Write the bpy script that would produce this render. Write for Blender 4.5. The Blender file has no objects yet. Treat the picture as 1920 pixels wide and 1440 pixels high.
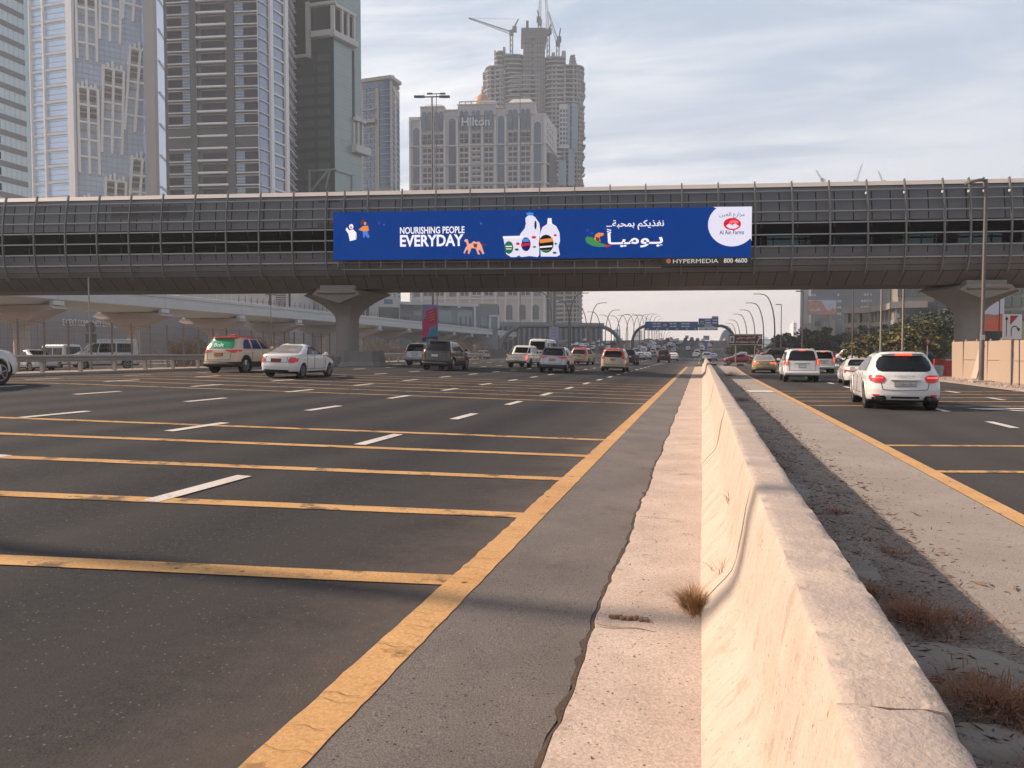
import bpy, bmesh, math, random
from mathutils import Vector, Matrix
random.seed(11)
R = math.radians
S = bpy.context.scene
COL = S.collection
# ------------------------------------------------------------------ camera
YAW, PIT, FOC, EYE = R(13.8937), R(-2.3826), 1442.0, 1.68
cd = bpy.data.cameras.new('camera'); cam = bpy.data.objects.new('camera', cd); COL.objects.link(cam)
cd.sensor_width = 36; cd.lens = 36*FOC/1920; cd.clip_end = 20000; cd.clip_start = .05
cam.location = (0, 0, EYE); cam.rotation_euler = (R(90)+PIT, 0, YAW); S.camera = cam
# ------------------------------------------------------------------ light
SUN_EL = R(35)
sd = bpy.data.lights.new('sun', 'SUN'); sd.energy = 5.0; sd.angle = R(.55); sd.color = (1, .79, .62)
sun = bpy.data.objects.new('sun', sd); COL.objects.link(sun)
sun.rotation_euler = Vector((-math.cos(SUN_EL), .0, math.sin(SUN_EL))).to_track_quat('Z', 'Y').to_euler()
W = bpy.data.worlds.new('World'); S.world = W; W.use_nodes = True
def wnodes():
    nt = W.node_tree; N = nt.nodes; L = nt.links; N.clear()
    out = N.new('ShaderNodeOutputWorld'); bg = N.new('ShaderNodeBackground'); bg.inputs[1].default_value = .1
    sky = N.new('ShaderNodeTexSky'); sky.sky_type = 'NISHITA'; sky.sun_disc = False
    sky.sun_elevation = SUN_EL; sky.sun_rotation = R(270); sky.dust_density = 2.2; sky.air_density = 1.0; sky.ozone_density = 1.3
    tc = N.new('ShaderNodeTexCoord'); sep = N.new('ShaderNodeSeparateXYZ'); L.new(tc.outputs['Generated'], sep.inputs[0])
    def m(op, a, b=None, c=None):
        n = N.new('ShaderNodeMath'); n.operation = op
        for i, v in enumerate((a, b, c)):
            if v is None: continue
            if isinstance(v, (int, float)): n.inputs[i].default_value = v
            else: L.new(v, n.inputs[i])
        return n.outputs[0]
    zc = m('ADD', m('MAXIMUM', sep.outputs[2], 0.0), .16)
    u = m('DIVIDE', sep.outputs[0], zc); v = m('DIVIDE', sep.outputs[1], zc)
    cmb = N.new('ShaderNodeCombineXYZ'); L.new(u, cmb.inputs[0]); L.new(v, cmb.inputs[1])
    mp = N.new('ShaderNodeMapping'); mp.inputs['Rotation'].default_value = (0, 0, R(35)); mp.inputs['Scale'].default_value = (.55, 1.5, 1); L.new(cmb.outputs[0], mp.inputs[0])
    def noise(sc, det, rough, w, src):
        n = N.new('ShaderNodeTexNoise'); n.inputs['Scale'].default_value = sc; n.inputs['Detail'].default_value = det
        n.inputs['Roughness'].default_value = rough; n.inputs['Distortion'].default_value = w; L.new(src, n.inputs['Vector']); return n.outputs[0]
    a = noise(.9, 6, .55, .7, mp.outputs[0]); b = noise(2.7, 8, .6, 1.2, mp.outputs[0])
    s_ = m('ADD', m('MULTIPLY', a, .72), m('MULTIPLY', b, .28))
    cl = N.new('ShaderNodeMapRange'); L.new(s_, cl.inputs[0]); cl.inputs[1].default_value = .39; cl.inputs[2].default_value = .60
    cl.interpolation_type = 'SMOOTHSTEP'
    # brighter, thicker cloud towards the left of the view, thin towards the right
    sid = m('MULTIPLY_ADD', sep.outputs[0], -.75, .62)
    fac0 = m('MINIMUM', m('MULTIPLY', cl.outputs[0], m('MAXIMUM', m('MINIMUM', sid, .95), .22)), .92)
    mix = N.new('ShaderNodeMixRGB'); L.new(sky.outputs[0], mix.inputs[1]); 
    ccol = N.new('ShaderNodeMixRGB'); L.new(m('MINIMUM', m('MULTIPLY', m('MAXIMUM', sep.outputs[2], 0), 4.5), 1), ccol.inputs[0])
    ccol.inputs[1].default_value = (9.6, 8.6, 7.8, 1); ccol.inputs[2].default_value = (9.4, 9.3, 9.4, 1); L.new(ccol.outputs[0], mix.inputs[2])
    # haze and thin cloud whiten the low sky ahead; veil thinned overhead and behind to cut fill light
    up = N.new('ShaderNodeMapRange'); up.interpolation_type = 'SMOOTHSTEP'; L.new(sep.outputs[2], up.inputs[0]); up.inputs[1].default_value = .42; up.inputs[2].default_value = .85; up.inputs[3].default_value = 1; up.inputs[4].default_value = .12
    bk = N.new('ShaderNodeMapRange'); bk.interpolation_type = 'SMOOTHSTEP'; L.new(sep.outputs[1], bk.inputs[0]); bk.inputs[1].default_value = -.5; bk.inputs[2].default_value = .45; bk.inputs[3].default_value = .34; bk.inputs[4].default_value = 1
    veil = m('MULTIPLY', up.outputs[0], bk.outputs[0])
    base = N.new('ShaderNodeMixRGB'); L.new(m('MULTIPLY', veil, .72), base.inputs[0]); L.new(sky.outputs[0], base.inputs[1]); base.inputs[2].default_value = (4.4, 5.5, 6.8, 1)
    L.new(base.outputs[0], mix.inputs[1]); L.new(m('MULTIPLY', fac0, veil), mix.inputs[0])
    hz = N.new('ShaderNodeMixRGB'); hf = m('POWER', m('SUBTRACT', 1, m('MINIMUM', m('MULTIPLY', m('MAXIMUM', sep.outputs[2], 0), 5.2), 1)), 1.5)
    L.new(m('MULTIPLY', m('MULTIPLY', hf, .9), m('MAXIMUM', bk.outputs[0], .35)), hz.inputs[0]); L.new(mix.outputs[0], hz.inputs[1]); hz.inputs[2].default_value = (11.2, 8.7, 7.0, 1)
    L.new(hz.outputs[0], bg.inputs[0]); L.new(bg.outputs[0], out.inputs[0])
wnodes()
S.view_settings.view_transform = 'Standard'; S.view_settings.look = 'None'; S.view_settings.gamma = 1; S.view_settings.exposure = .36
S.cycles.max_bounces = 6; S.cycles.transparent_max_bounces = 12; S.cycles.volume_bounces = 1
# ------------------------------------------------------------------ measuring (photo reading -> metres)
CR = Vector((math.cos(YAW), math.sin(YAW), 0)); CF = Vector((-math.sin(YAW)*math.cos(PIT), math.cos(YAW)*math.cos(PIT), math.sin(PIT)))
CU = CR.cross(CF)
def ray(px, py): return CF + CR*((px-960)/FOC) + CU*((720-py)/FOC)
def atd(px, py, D): return Vector((0, 0, EYE)) + ray(px, py)*D
# ------------------------------------------------------------------ terrain
def sm(t): t = max(0, min(1, t)); return t*t*(3-2*t)
_R = [(0, 0), (205, 0), (225, .18), (245, .73), (265, 1.65), (300, 3.57), (340, 5.8), (370, 7.0), (400, 7.4), (440, 6.9), (480, 5.4), (540, 2.4), (600, .4), (660, 0), (9000, 0)]
def rise(y):
    for (a, za), (b, zb) in zip(_R, _R[1:]):
        if y < b: return za + (zb-za)*max(0, (y-a))/(b-a)
    return 0
def cross(x): return .033*max(0, min(20.5, -x)) - .0*x
def zg(x, y):
    c = cross(x)*(1-.55*sm((y-70)/160))
    if x < -30: c *= 1-.5*sm((-x-30)/16)
    if y > 205: c += rise(y)*(1 if -62 < x < 10.7 else (0))
    return c
def spot(px, py, dz=0):
    """where the sight line of a photo reading meets the ground"""
    d = ray(px, py); d = d/math.hypot(d.x, d.y); t = 1.0; p = Vector((0, 0, EYE)); st = .5
    while t < 700:
        q = Vector((0, 0, EYE)) + d*t
        if q.z <= zg(q.x, q.y): break
        t += max(.05, t*.004)
    lo, hi = t-max(.05, t*.004), t
    for _ in range(20):
        m_ = (lo+hi)/2; q = Vector((0, 0, EYE)) + d*m_
        if q.z <= zg(q.x, q.y): hi = m_
        else: lo = m_
    return Vector((q.x, q.y, zg(q.x, q.y)+dz))
# ------------------------------------------------------------------ materials
MATS = {}
def lin(c): return tuple(((v/12.92) if v <= .04045 else ((v+.055)/1.055)**2.4) for v in c)
def mat(name, col, rough=.6, metal=0, spec=.5, noise=None, bump=None, emit=None, coat=0, alpha=None, coords='Object'):
    """noise=(scale, amount, second colour)  bump=(scale, strength)"""
    if name in MATS: return MATS[name]
    m = bpy.data.materials.new(name); m.use_nodes = True; nt = m.node_tree; N = nt.nodes; L = nt.links
    b = N['Principled BSDF']; b.inputs['Base Color'].default_value = (*col, 1); b.inputs['Roughness'].default_value = rough
    b.inputs['Metallic'].default_value = metal; b.inputs['Specular IOR Level'].default_value = spec; b.inputs['Coat Weight'].default_value = coat
    tc = N.new('ShaderNodeTexCoord')
    if noise:
        sc, amt, c2 = noise
        n = N.new('ShaderNodeTexNoise'); n.inputs['Scale'].default_value = sc; n.inputs['Detail'].default_value = 8; n.inputs['Roughness'].default_value = .65
        L.new(tc.outputs[coords], n.inputs['Vector'])
        r = N.new('ShaderNodeMapRange'); r.inputs[1].default_value = .5-.5*amt*.5-.1; r.inputs[2].default_value = .75; L.new(n.outputs[0], r.inputs[0])
        x = N.new('ShaderNodeMixRGB'); x.inputs[1].default_value = (*col, 1); x.inputs[2].default_value = (*c2, 1)
        mu = N.new('ShaderNodeMath'); mu.operation = 'MULTIPLY'; mu.inputs[1].default_value = amt; L.new(r.outputs[0], mu.inputs[0]); L.new(mu.outputs[0], x.inputs[0])
        L.new(x.outputs[0], b.inputs['Base Color'])
    if bump:
        n = N.new('ShaderNodeTexNoise'); n.inputs['Scale'].default_value = bump[0]; n.inputs['Detail'].default_value = 6; L.new(tc.outputs[coords], n.inputs['Vector'])
        bp = N.new('ShaderNodeBump'); bp.inputs['Strength'].default_value = bump[1]; bp.inputs['Distance'].default_value = .02; L.new(n.outputs[0], bp.inputs['Height']); L.new(bp.outputs[0], b.inputs['Normal'])
    if emit: b.inputs['Emission Color'].default_value = (*emit[0], 1); b.inputs['Emission Strength'].default_value = emit[1]
    MATS[name] = m; return m
def glassmat(name, tint, refl=.25):
    if name in MATS: return MATS[name]
    m = bpy.data.materials.new(name); m.use_nodes = True; nt = m.node_tree; N = nt.nodes; L = nt.links; N.clear()
    o = N.new('ShaderNodeOutputMaterial'); t = N.new('ShaderNodeBsdfTransparent'); t.inputs[0].default_value = (*tint, 1)
    g = N.new('ShaderNodeBsdfGlossy'); g.inputs['Roughness'].default_value = .04; g.inputs[0].default_value = (.8, .85, .9, 1)
    lw = N.new('ShaderNodeLayerWeight'); lw.inputs[0].default_value = refl; x = N.new('ShaderNodeMixShader')
    L.new(lw.outputs['Fresnel'], x.inputs[0]); L.new(t.outputs[0], x.inputs[1]); L.new(g.outputs[0], x.inputs[2]); L.new(x.outputs[0], o.inputs[0])
    MATS[name] = m; return m
# ------------------------------------------------------------------ mesh building
class MB:
    def __init__(s): s.v = []; s.f = []; s.m = []; s.sm = []
    def add(s, vs, fs, mi=0, smooth=False):
        b = len(s.v); s.v += [tuple(v) for v in vs]
        for f in fs: s.f.append(tuple(b+i for i in f)); s.m.append(mi); s.sm.append(smooth)
    def box(s, x0, x1, y0, y1, z0, z1, mi=0):
        s.add([(x0,y0,z0),(x1,y0,z0),(x1,y1,z0),(x0,y1,z0),(x0,y0,z1),(x1,y0,z1),(x1,y1,z1),(x0,y1,z1)],
              [(0,3,2,1),(4,5,6,7),(0,1,5,4),(1,2,6,5),(2,3,7,6),(3,0,4,7)], mi)
    def rbox(s, c, size, rot, mi=0):
        M = Matrix.Translation(c) @ (rot if isinstance(rot, Matrix) else Matrix.Rotation(rot, 4, 'Z')); a, b, h = [t/2 for t in size]
        s.add([M @ Vector(p) for p in [(-a,-b,-h),(a,-b,-h),(a,b,-h),(-a,b,-h),(-a,-b,h),(a,-b,h),(a,b,h),(-a,b,h)]],
              [(0,3,2,1),(4,5,6,7),(0,1,5,4),(1,2,6,5),(2,3,7,6),(3,0,4,7)], mi)
    def bar(s, p, q, w, h=None, mi=0):
        p = Vector(p); q = Vector(q); d = q-p; h = h or w
        M = Matrix.Translation((p+q)/2) @ d.to_track_quat('Z', 'Y').to_matrix().to_4x4(); L = d.length
        a, b, l = w/2, h/2, L/2
        s.add([M @ Vector(t) for t in [(-a,-b,-l),(a,-b,-l),(a,b,-l),(-a,b,-l),(-a,-b,l),(a,-b,l),(a,b,l),(-a,b,l)]],
              [(0,3,2,1),(4,5,6,7),(0,1,5,4),(1,2,6,5),(2,3,7,6),(3,0,4,7)], mi)
    def tube(s, pts, r, n=8, mi=0, caps=True, smooth=True):
        pts = [Vector(p) for p in pts]; rs = r if isinstance(r, (list, tuple)) else [r]*len(pts); vs = []; N = len(pts)
        for i, p in enumerate(pts):
            d = (pts[min(i+1, N-1)]-pts[max(i-1, 0)]).normalized()
            up = Vector((0, 1, 0)) if abs(d.y) < .9 else Vector((1, 0, 0))
            a = d.cross(up).normalized(); b = d.cross(a)
            for k in range(n):
                t = 2*math.pi*k/n; vs.append(p + a*math.cos(t)*rs[i] + b*math.sin(t)*rs[i])
        fs = [(i*n+k, i*n+(k+1) % n, (i+1)*n+(k+1) % n, (i+1)*n+k) for i in range(N-1) for k in range(n)]
        s.add(vs, fs, mi, smooth)
        if caps: s.add(vs[:n], [tuple(range(n))[::-1]], mi); s.add(vs[-n:], [tuple(range(n))], mi)
    def loft(s, rings, mi=0, closed=True, smooth=False, caps=True):
        n = len(rings[0]); vs = [v for r in rings for v in r]
        kk = range(n) if closed else range(n-1)
        s.add(vs, [(i*n+k, i*n+(k+1) % n, (i+1)*n+(k+1) % n, (i+1)*n+k) for i in range(len(rings)-1) for k in kk], mi, smooth)
        if caps and closed: s.add(rings[0], [tuple(range(n))[::-1]], mi); s.add(rings[-1], [tuple(range(n))], mi)
    def prism(s, poly, z0, z1, mi=0):
        s.loft([[(x, y, z0) for x, y in poly], [(x, y, z1) for x, y in poly]], mi)
    def build(s, name, mats, parent=None, bevel=0, sharp=None):
        me = bpy.data.meshes.new(name); me.from_pydata(s.v, [], s.f)
        if not isinstance(mats, (list, tuple)): mats = [mats]
        for m in mats: me.materials.append(m)
        me.polygons.foreach_set('material_index', s.m); me.polygons.foreach_set('use_smooth', s.sm)
        me.update()
        if sharp: me.set_sharp_from_angle(angle=R(sharp))
        o = bpy.data.objects.new(name, me); COL.objects.link(o)
        if parent: o.parent = parent
        if bevel:
            b = o.modifiers.new('bevel', 'BEVEL'); b.width = bevel; b.segments = 2; b.limit_method = 'ANGLE'
        return o
def tag(o, label=None, cat=None, group=None, kind=None):
    if label: o['label'] = label
    if cat: o['category'] = cat
    if group: o['group'] = group
    if kind: o['kind'] = kind
    return o
def thing(name, label, cat, loc=(0,0,0), rz=0, group=None):
    o = bpy.data.objects.new(name, None); COL.objects.link(o); o.location = loc; o.rotation_euler = (0, 0, rz); o.empty_display_size = .2
    return tag(o, label, cat, group)
def copy_tree(o, parent=None):
    c = o.copy(); COL.objects.link(c); c.parent = parent
    for ch in list(o.children): copy_tree(ch, c)
    return c
def dup(o, loc, rz=None, label=None, group=None, scale=None):
    c = copy_tree(o); c.location = loc
    if rz is not None: c.rotation_euler = (0, 0, rz)
    if label: c['label'] = label
    if group: c['group'] = group
    if scale: c.scale = scale if isinstance(scale, (tuple, list)) else (scale,)*3
    return c
def many(parent, name, boxes, m, emit, cap=100):
    """countable parts: each its own mesh up to cap (first = the ones that show largest), the rest one part"""
    for b in boxes[:cap]:
        mb = MB(); emit(mb, b); mb.build(name, m, parent)
    if len(boxes) > cap:
        mb = MB()
        for b in boxes[cap:]: emit(mb, b)
        tag(mb.build(name, m, parent), kind='stuff')
# ------------------------------------------------------------------ lettering
AF = {'ا': (0xFE8D, 0), 'ب': (0xFE8F, 1), 'ة': (0xFE93, 0), 'ت': (0xFE95, 1), 'ح': (0xFEA1, 1), 'ذ': (0xFEAB, 0), 'ر': (0xFEAD, 0), 'ز': (0xFEAF, 0), 'س': (0xFEB1, 1),
      'ع': (0xFEC9, 1), 'غ': (0xFECD, 1), 'ك': (0xFED9, 1), 'ل': (0xFEDD, 1), 'م': (0xFEE1, 1), 'ن': (0xFEE5, 1), 'و': (0xFEED, 0), 'ي': (0xFEF1, 1)}
def arabic(s):
    out = []
    for i, c in enumerate(s):
        if c not in AF: out.append(c); continue
        b, dual = AF[c]
        pj = i > 0 and ((s[i-1] in AF and AF[s[i-1]][1]) or s[i-1] == 'ـ'); nj = dual and i+1 < len(s) and (s[i+1] in AF or s[i+1] == 'ـ')
        out.append(chr(b + (3 if pj and nj else 2 if nj else 1)) if pj or nj else c)
    return ''.join(reversed(out))
def text(body, m, parent, height, c, right, up, name='lettering', width=None, depth=.01, bold=0, align='CENTER', thick=None):
    cu = bpy.data.curves.new(name, 'FONT'); cu.body = body; cu.size = 1; cu.align_x = align; cu.align_y = 'CENTER'; cu.extrude = depth; cu.offset = bold; cu.resolution_u = 3
    o = bpy.data.objects.new(name, cu); COL.objects.link(o); bpy.context.view_layer.update()
    me = bpy.data.meshes.new_from_object(o.evaluated_get(bpy.context.evaluated_depsgraph_get())); bpy.data.objects.remove(o)
    if not me.vertices: return None
    xs = [v.co.x for v in me.vertices]; ys = [v.co.y for v in me.vertices]
    h = max(ys)-min(ys); w = max(xs)-min(xs); cx = (max(xs)+min(xs))/2 if align == 'CENTER' else min(xs); cy = (max(ys)+min(ys))/2
    sy = height/h; sx = (width/w) if width else sy
    r = Vector(right).normalized(); u = Vector(up).normalized(); n = r.cross(u); c = Vector(c)
    for v in me.vertices: v.co = c + r*(v.co.x-cx)*sx + u*(v.co.y-cy)*sy + n*v.co.z
    me.materials.clear(); me.materials.append(m)
    ob = bpy.data.objects.new(name, me); COL.objects.link(ob); ob.parent = parent
    return ob
# ------------------------------------------------------------------ ground, roads, markings
def nodes_of(name):
    m = bpy.data.materials.new(name); m.use_nodes = True; nt = m.node_tree; return m, nt.nodes, nt.links, nt.nodes['Principled BSDF']
def surf_mat(name, c0, c1, big, fine, speck, speckcol, rough=.85, stripes=None, bumpd=.006, bstr=.5, cracks=None, dark=None, dusty=False, fk=.5, mid=False):
    m, N, L, b = nodes_of(name); tc = N.new('ShaderNodeTexCoord'); P = tc.outputs['Object']
    def nz(sc, det=6, r=.6, src=P):
        n = N.new('ShaderNodeTexNoise'); n.inputs['Scale'].default_value = sc; n.inputs['Detail'].default_value = det; n.inputs['Roughness'].default_value = r; L.new(src, n.inputs['Vector']); return n.outputs[0]
    def rng(s, a, z, lo=0, hi=1):
        r = N.new('ShaderNodeMapRange'); L.new(s, r.inputs[0]); r.inputs[1].default_value = a; r.inputs[2].default_value = z; r.inputs[3].default_value = lo; r.inputs[4].default_value = hi; return r.outputs[0]
    def mx(f, a, c, typ='MIX'):
        x = N.new('ShaderNodeMixRGB'); x.blend_type = typ
        for i, v in enumerate((f, a, c)):
            if isinstance(v, (int, float)): x.inputs[i].default_value = v
            elif isinstance(v, tuple): x.inputs[i].default_value = (*v, 1)
            else: L.new(v, x.inputs[i])
        return x.outputs[0]
    col = mx(rng(nz(big, 5), .35, .68), c0, c1)
    f = rng(nz(fine, 3, .8), .36, .64, 1-fk, 1+fk)
    cc = N.new('ShaderNodeCombineXYZ')
    for i in range(3): L.new(f, cc.inputs[i])
    col = mx(1.0, col, cc.outputs[0], 'MULTIPLY')
    if mid:   # worn patches, stone showing through
        col = mx(rng(nz(14, 6, .8), .45, .7, 0, .45), col, (.078,.070,.062)); col = mx(rng(nz(5.5, 6, .7), .55, .72, 0, .5), col, (.014,.014,.015))
    if stripes:   # tyre polished tracks running along the lanes
        sp = N.new('ShaderNodeSeparateXYZ'); L.new(P, sp.inputs[0])
        w = N.new('ShaderNodeMath'); w.operation = 'MULTIPLY'; w.inputs[1].default_value = 2*math.pi/stripes[0]; L.new(sp.outputs[0], w.inputs[0])
        s2 = N.new('ShaderNodeMath'); s2.operation = 'SINE'; L.new(w.outputs[0], s2.inputs[0])
        ml = N.new('ShaderNodeMapping'); ml.inputs['Scale'].default_value = (.6, .035, 1); L.new(P, ml.inputs[0])
        nn = nz(1.0, 4, .6, ml.outputs[0]); ad = N.new('ShaderNodeMath'); ad.operation = 'MULTIPLY_ADD'; L.new(s2.outputs[0], ad.inputs[0]); ad.inputs[1].default_value = .22; L.new(nn, ad.inputs[2])
        col = mx(rng(ad.outputs[0], .2, .85, 0, stripes[1]), col, stripes[2])
    v = N.new('ShaderNodeTexVoronoi'); v.inputs['Scale'].default_value = speck; L.new(P, v.inputs['Vector'])
    wn = N.new('ShaderNodeTexWhiteNoise'); L.new(v.outputs['Position'], wn.inputs['Vector'])
    sel = N.new('ShaderNodeMath'); sel.operation = 'GREATER_THAN'; sel.inputs[1].default_value = .88; L.new(wn.outputs[0], sel.inputs[0])
    near = rng(v.outputs['Distance'], .12, .3, 1, 0); ms = N.new('ShaderNodeMath'); ms.operation = 'MULTIPLY'; L.new(sel.outputs[0], ms.inputs[0]); L.new(near, ms.inputs[1])
    col = mx(ms.outputs[0], col, speckcol)
    if dark:
        col = mx(rng(nz(dark[0], 7, .7), dark[1], dark[1]+.08, 0, dark[3]), col, dark[2])
    if dusty:   # sand blown off the gutter gathers beside the yellow line
        sx = N.new('ShaderNodeSeparateXYZ'); L.new(P, sx.inputs[0]); d_ = rng(sx.outputs[0], -3.1, -1.6, 0, 1); dm = N.new('ShaderNodeMath'); dm.operation = 'MULTIPLY'; L.new(d_, dm.inputs[0]); L.new(rng(nz(1.4, 6, .7), .3, .7, .25, .75), dm.inputs[1])
        col = mx(dm.outputs[0], col, (.17,.135,.115))
    L.new(col, b.inputs['Base Color']); b.inputs['Roughness'].default_value = rough; b.inputs['Specular IOR Level'].default_value = .2
    bp = N.new('ShaderNodeBump'); bp.inputs['Strength'].default_value = bstr; bp.inputs['Distance'].default_value = bumpd
    L.new(nz(fine*.8, 5, .8), bp.inputs['Height']); L.new(bp.outputs[0], b.inputs['Normal'])
    return m
M_ASPH = surf_mat('asphalt_highway', (.0165,.018,.0215), (.029,.030,.0325), .35, 75, 40, (.19,.17,.15), stripes=(1.825, .9, (.056,.052,.049)), fk=.8, mid=True, bumpd=.012, bstr=.7, dark=(.8, .60, (.019,.019,.020), .55), dusty=True)
M_ASPH2 = surf_mat('asphalt_slip_road', (.042,.039,.037), (.060,.054,.050), .3, 100, 32, (.2,.17,.15), stripes=(1.7, .25, (.1,.088,.078)))
M_SHO = surf_mat('asphalt_shoulder', (.165,.146,.135), (.22,.195,.177), .8, 110, 36, (.05,.035,.03), bumpd=.016, bstr=.8, fk=.4, dark=(1.7, .60, (.10,.085,.075), .5))
M_CONC = surf_mat('concrete_strip', (.49,.385,.315), (.61,.49,.405), 1.6, 60, 34, (.16,.11,.085), bumpd=.012, bstr=.7, fk=.2, dark=(3.0, .60, (.26,.195,.155), .55))
M_SAND = surf_mat('median_dirt', (.26,.21,.175), (.38,.31,.26), 1.3, 60, 16, (.07,.045,.03), bumpd=.03, bstr=.9, dark=(4.0, .57, (.10,.065,.045), .7))
M_PAVE = surf_mat('median_paving', (.33,.285,.245), (.41,.355,.305), .7, 85, 12, (.06,.045,.035), bumpd=.016, bstr=.8, fk=.22, dark=(2.4, .63, (.12,.1,.085), .5))
M_GROUND = surf_mat('city_ground', (.21,.18,.15), (.29,.24,.20), .06, 2, .5, (.12,.1,.08), bumpd=.02, bstr=.3)
M_YEL = surf_mat('paint_yellow', (.54,.30,.12), (.64,.38,.165), 1.6, 45, 9, (.14,.09,.06), rough=.6, bumpd=.008, fk=.16, dark=(5.5, .60, (.26,.145,.06), .75))
M_BARY = surf_mat('bar_paint_yellow', (.50,.28,.11), (.62,.37,.155), .9, 60, 12, (.10,.07,.05), rough=.65, bumpd=.008, fk=.2, dark=(2.2, .53, (.11,.075,.05), .85))
M_WHT = surf_mat('paint_white', (.58,.53,.47), (.7,.64,.57), 1.4, 50, 9, (.2,.17,.15), rough=.6, fk=.16, dark=(4.0, .6, (.3,.26,.23), .6))
def sheet(name, xs, ys, m, dz, kind='structure', zf=zg, flip=False):
    mb = MB(); nx, ny = len(xs), len(ys); vs = [(x(y) if callable(x) else x, y, zf(x(y) if callable(x) else x, y)+dz) for y in ys for x in xs]
    mb.add(vs, [(j*nx+i, j*nx+i+1, (j+1)*nx+i+1, (j+1)*nx+i) for j in range(ny-1) for i in range(nx-1)], 0, True)
    return tag(mb.build(name, m), kind=kind)
def frange(a, b, s):
    n = max(1, round(abs(b-a)/s)); return [a+(b-a)*i/n for i in range(n+1)]
YR = [-40, -20] + frange(-10, 200, 10) + frange(205, 680, 5) + [720, 800, 1000, 1500, 2500]
gx = [-2600, -1200, -500, -250, -120, -90, -66, -62.02, -61.98, -50, -46, -40, -34, -30.05, -29.95, -27, -23, -20.5, -15, -10, -5, 0, 5, 10.69, 10.71, 14, 20, 40, 80, 160, 400, 1200, 2600]
sheet('ground', gx, [-1200, -400, -100]+YR+[3600], M_GROUND, -.06)
sheet('highway', [-27.4, -23.5, -20.5, -15, -10, -5, -2.5, -1.52, -.62], frange(-8, 100, 4), M_ASPH, 0)
sheet('highway_beyond_the_barrier', [-27.4, -23.5, -20.5, -15, -10, -5, 0, 5, 10.6], frange(100, 205, 5)+frange(210, 660, 5), M_ASPH, 0)
sheet('opposite_carriageway', [-60, -46, -40, -34, -31.2], frange(96, 660, 6), M_ASPH2, -.01)
sheet('slip_road', [3.0, 6, 9, 13.2], frange(-8, 100, 6), M_ASPH2, 0)
sheet('junction_road', [11.2, 20, 40, 90], frange(62, 135, 6), M_ASPH2, -.012)
sheet('side_road', [13.4, 26], frange(136, 520, 12), M_ASPH2, -.012)
sheet('service_road', [-62, -50, -45, -38, -33, -30.2], frange(-8, 96, 6), M_ASPH2, -.03)
# hard shoulder and the concrete gutter strip with a ragged crumbling edge
rnd = random.Random(4)
edge = {round(y, 2): -.62+.015*math.sin(y*2.1)+rnd.uniform(-.012, .012)-.0024*max(0, y-5) for y in frange(-1, 88, .12)}
ys = sorted(edge)
sheet('hard_shoulder', [-1.54, -1.1, lambda y: edge[y]-.02], ys, M_SHO, .004)
mb = MB()
vs = []
for y in ys:
    e = edge[y]; z = zg(-.4, y)
    vs += [(e-.004, y, z-.02), (e+.012, y, z+.028+.004*math.sin(y*9)), (-.3, y, z+.032), (.08, y, z+.034)]
mb.add(vs, [(j*4+i, j*4+i+1, j*4+i+5, j*4+i+4) for j in range(len(ys)-1) for i in range(3)], 0, False)
tag(mb.build('concrete_strip', M_CONC), kind='structure')
# crack filled with dark soil along the joint
M_SOIL = mat('dark_soil', (.045,.03,.022), 1, noise=(30, .8, (.1,.07,.05)), bump=(60, .6))
mb = MB(); y = 1.5
vs = []
for yy in ys:
    w = .010+.035*max(0, rnd.gauss(.3, .5))*(1 if yy < 14 else .6); e = edge[yy]; z = zg(-.4, yy)+.012
    vs += [(e-w, yy, z), (e+.004, yy, z+.006)]
mb.add(vs, [(j*2, j*2+1, j*2+3, j*2+2) for j in range(len(ys)-1)])
tag(mb.build('soil_in_joint', M_SOIL), kind='stuff')
for y in frange(1.4, 45, 3.05):   # transverse joints of the gutter strip
    mb = MB(); vs = []
    for x in frange(-.60, .05, .05): j = .012*math.sin(x*23+y*5)+rnd.uniform(-.004, .004); vs += [(x, y+.0+j-.004, zg(x, y)+.0375), (x, y+j+.005, zg(x, y)+.0375)]
    n = len(vs)//2; mb.add(vs, [(k*2+1, k*2, k*2+2, k*2+3) for k in range(n-1)]); tag(mb.build('gutter_joint', mat('joint_dark', (.13,.09,.07), .95)), kind='structure')
def ribbon(pts_l, pts_r, m, name, dz=.012):
    mb = MB(); vs = []
    for (a, b) in zip(pts_l, pts_r): vs += [(a[0], a[1], zg(*a)+dz), (b[0], b[1], zg(*b)+dz)]
    mb.add(vs, [(j*2, j*2+1, j*2+3, j*2+2) for j in range(len(pts_l)-1)]); return mb
mb = MB(); vs = []
for y in frange(-1, 86, .1):
    j = rnd.uniform(-.008, .008)*(1 if y < 25 else 0); vs += [(-1.735+j, y, zg(-1.7, y)+.0105), (-1.505+rnd.uniform(-.005, .005)*(y < 25), y, zg(-1.4, y)+.012)]
n = len(vs)//2; mb.add(vs, [(j*2, j*2+1, j*2+3, j*2+2) for j in range(n-1)]); tag(mb.build('edge_line_marking', M_YEL), kind='structure')
mb = MB()
for k in range(80):   # shrinkage cracks across the thick yellow line
    y = 1.2+rnd.random()**1.4*13; a = -1.735+rnd.uniform(0, .12)*(rnd.random() < .5); b = -1.505-rnd.uniform(0, .12)*(rnd.random() < .5); ph = rnd.uniform(0, 6); w_ = rnd.uniform(.0009, .0022); pp = [(a+(b-a)*t/6, y+.012*math.sin(ph+t*1.3)+rnd.uniform(-.004, .004)) for t in range(7)]
    mb.add([(x_, y_+s_*w_, zg(x_, y_)+.0145) for x_, y_ in pp for s_ in (-1, 1)], [(t*2, t*2+2, t*2+3, t*2+1) for t in range(6)])
tag(mb.build('line_cracks', mat('crack_brown', (.16,.085,.04), .9)), kind='stuff')
mb = MB(); vs = []
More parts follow.
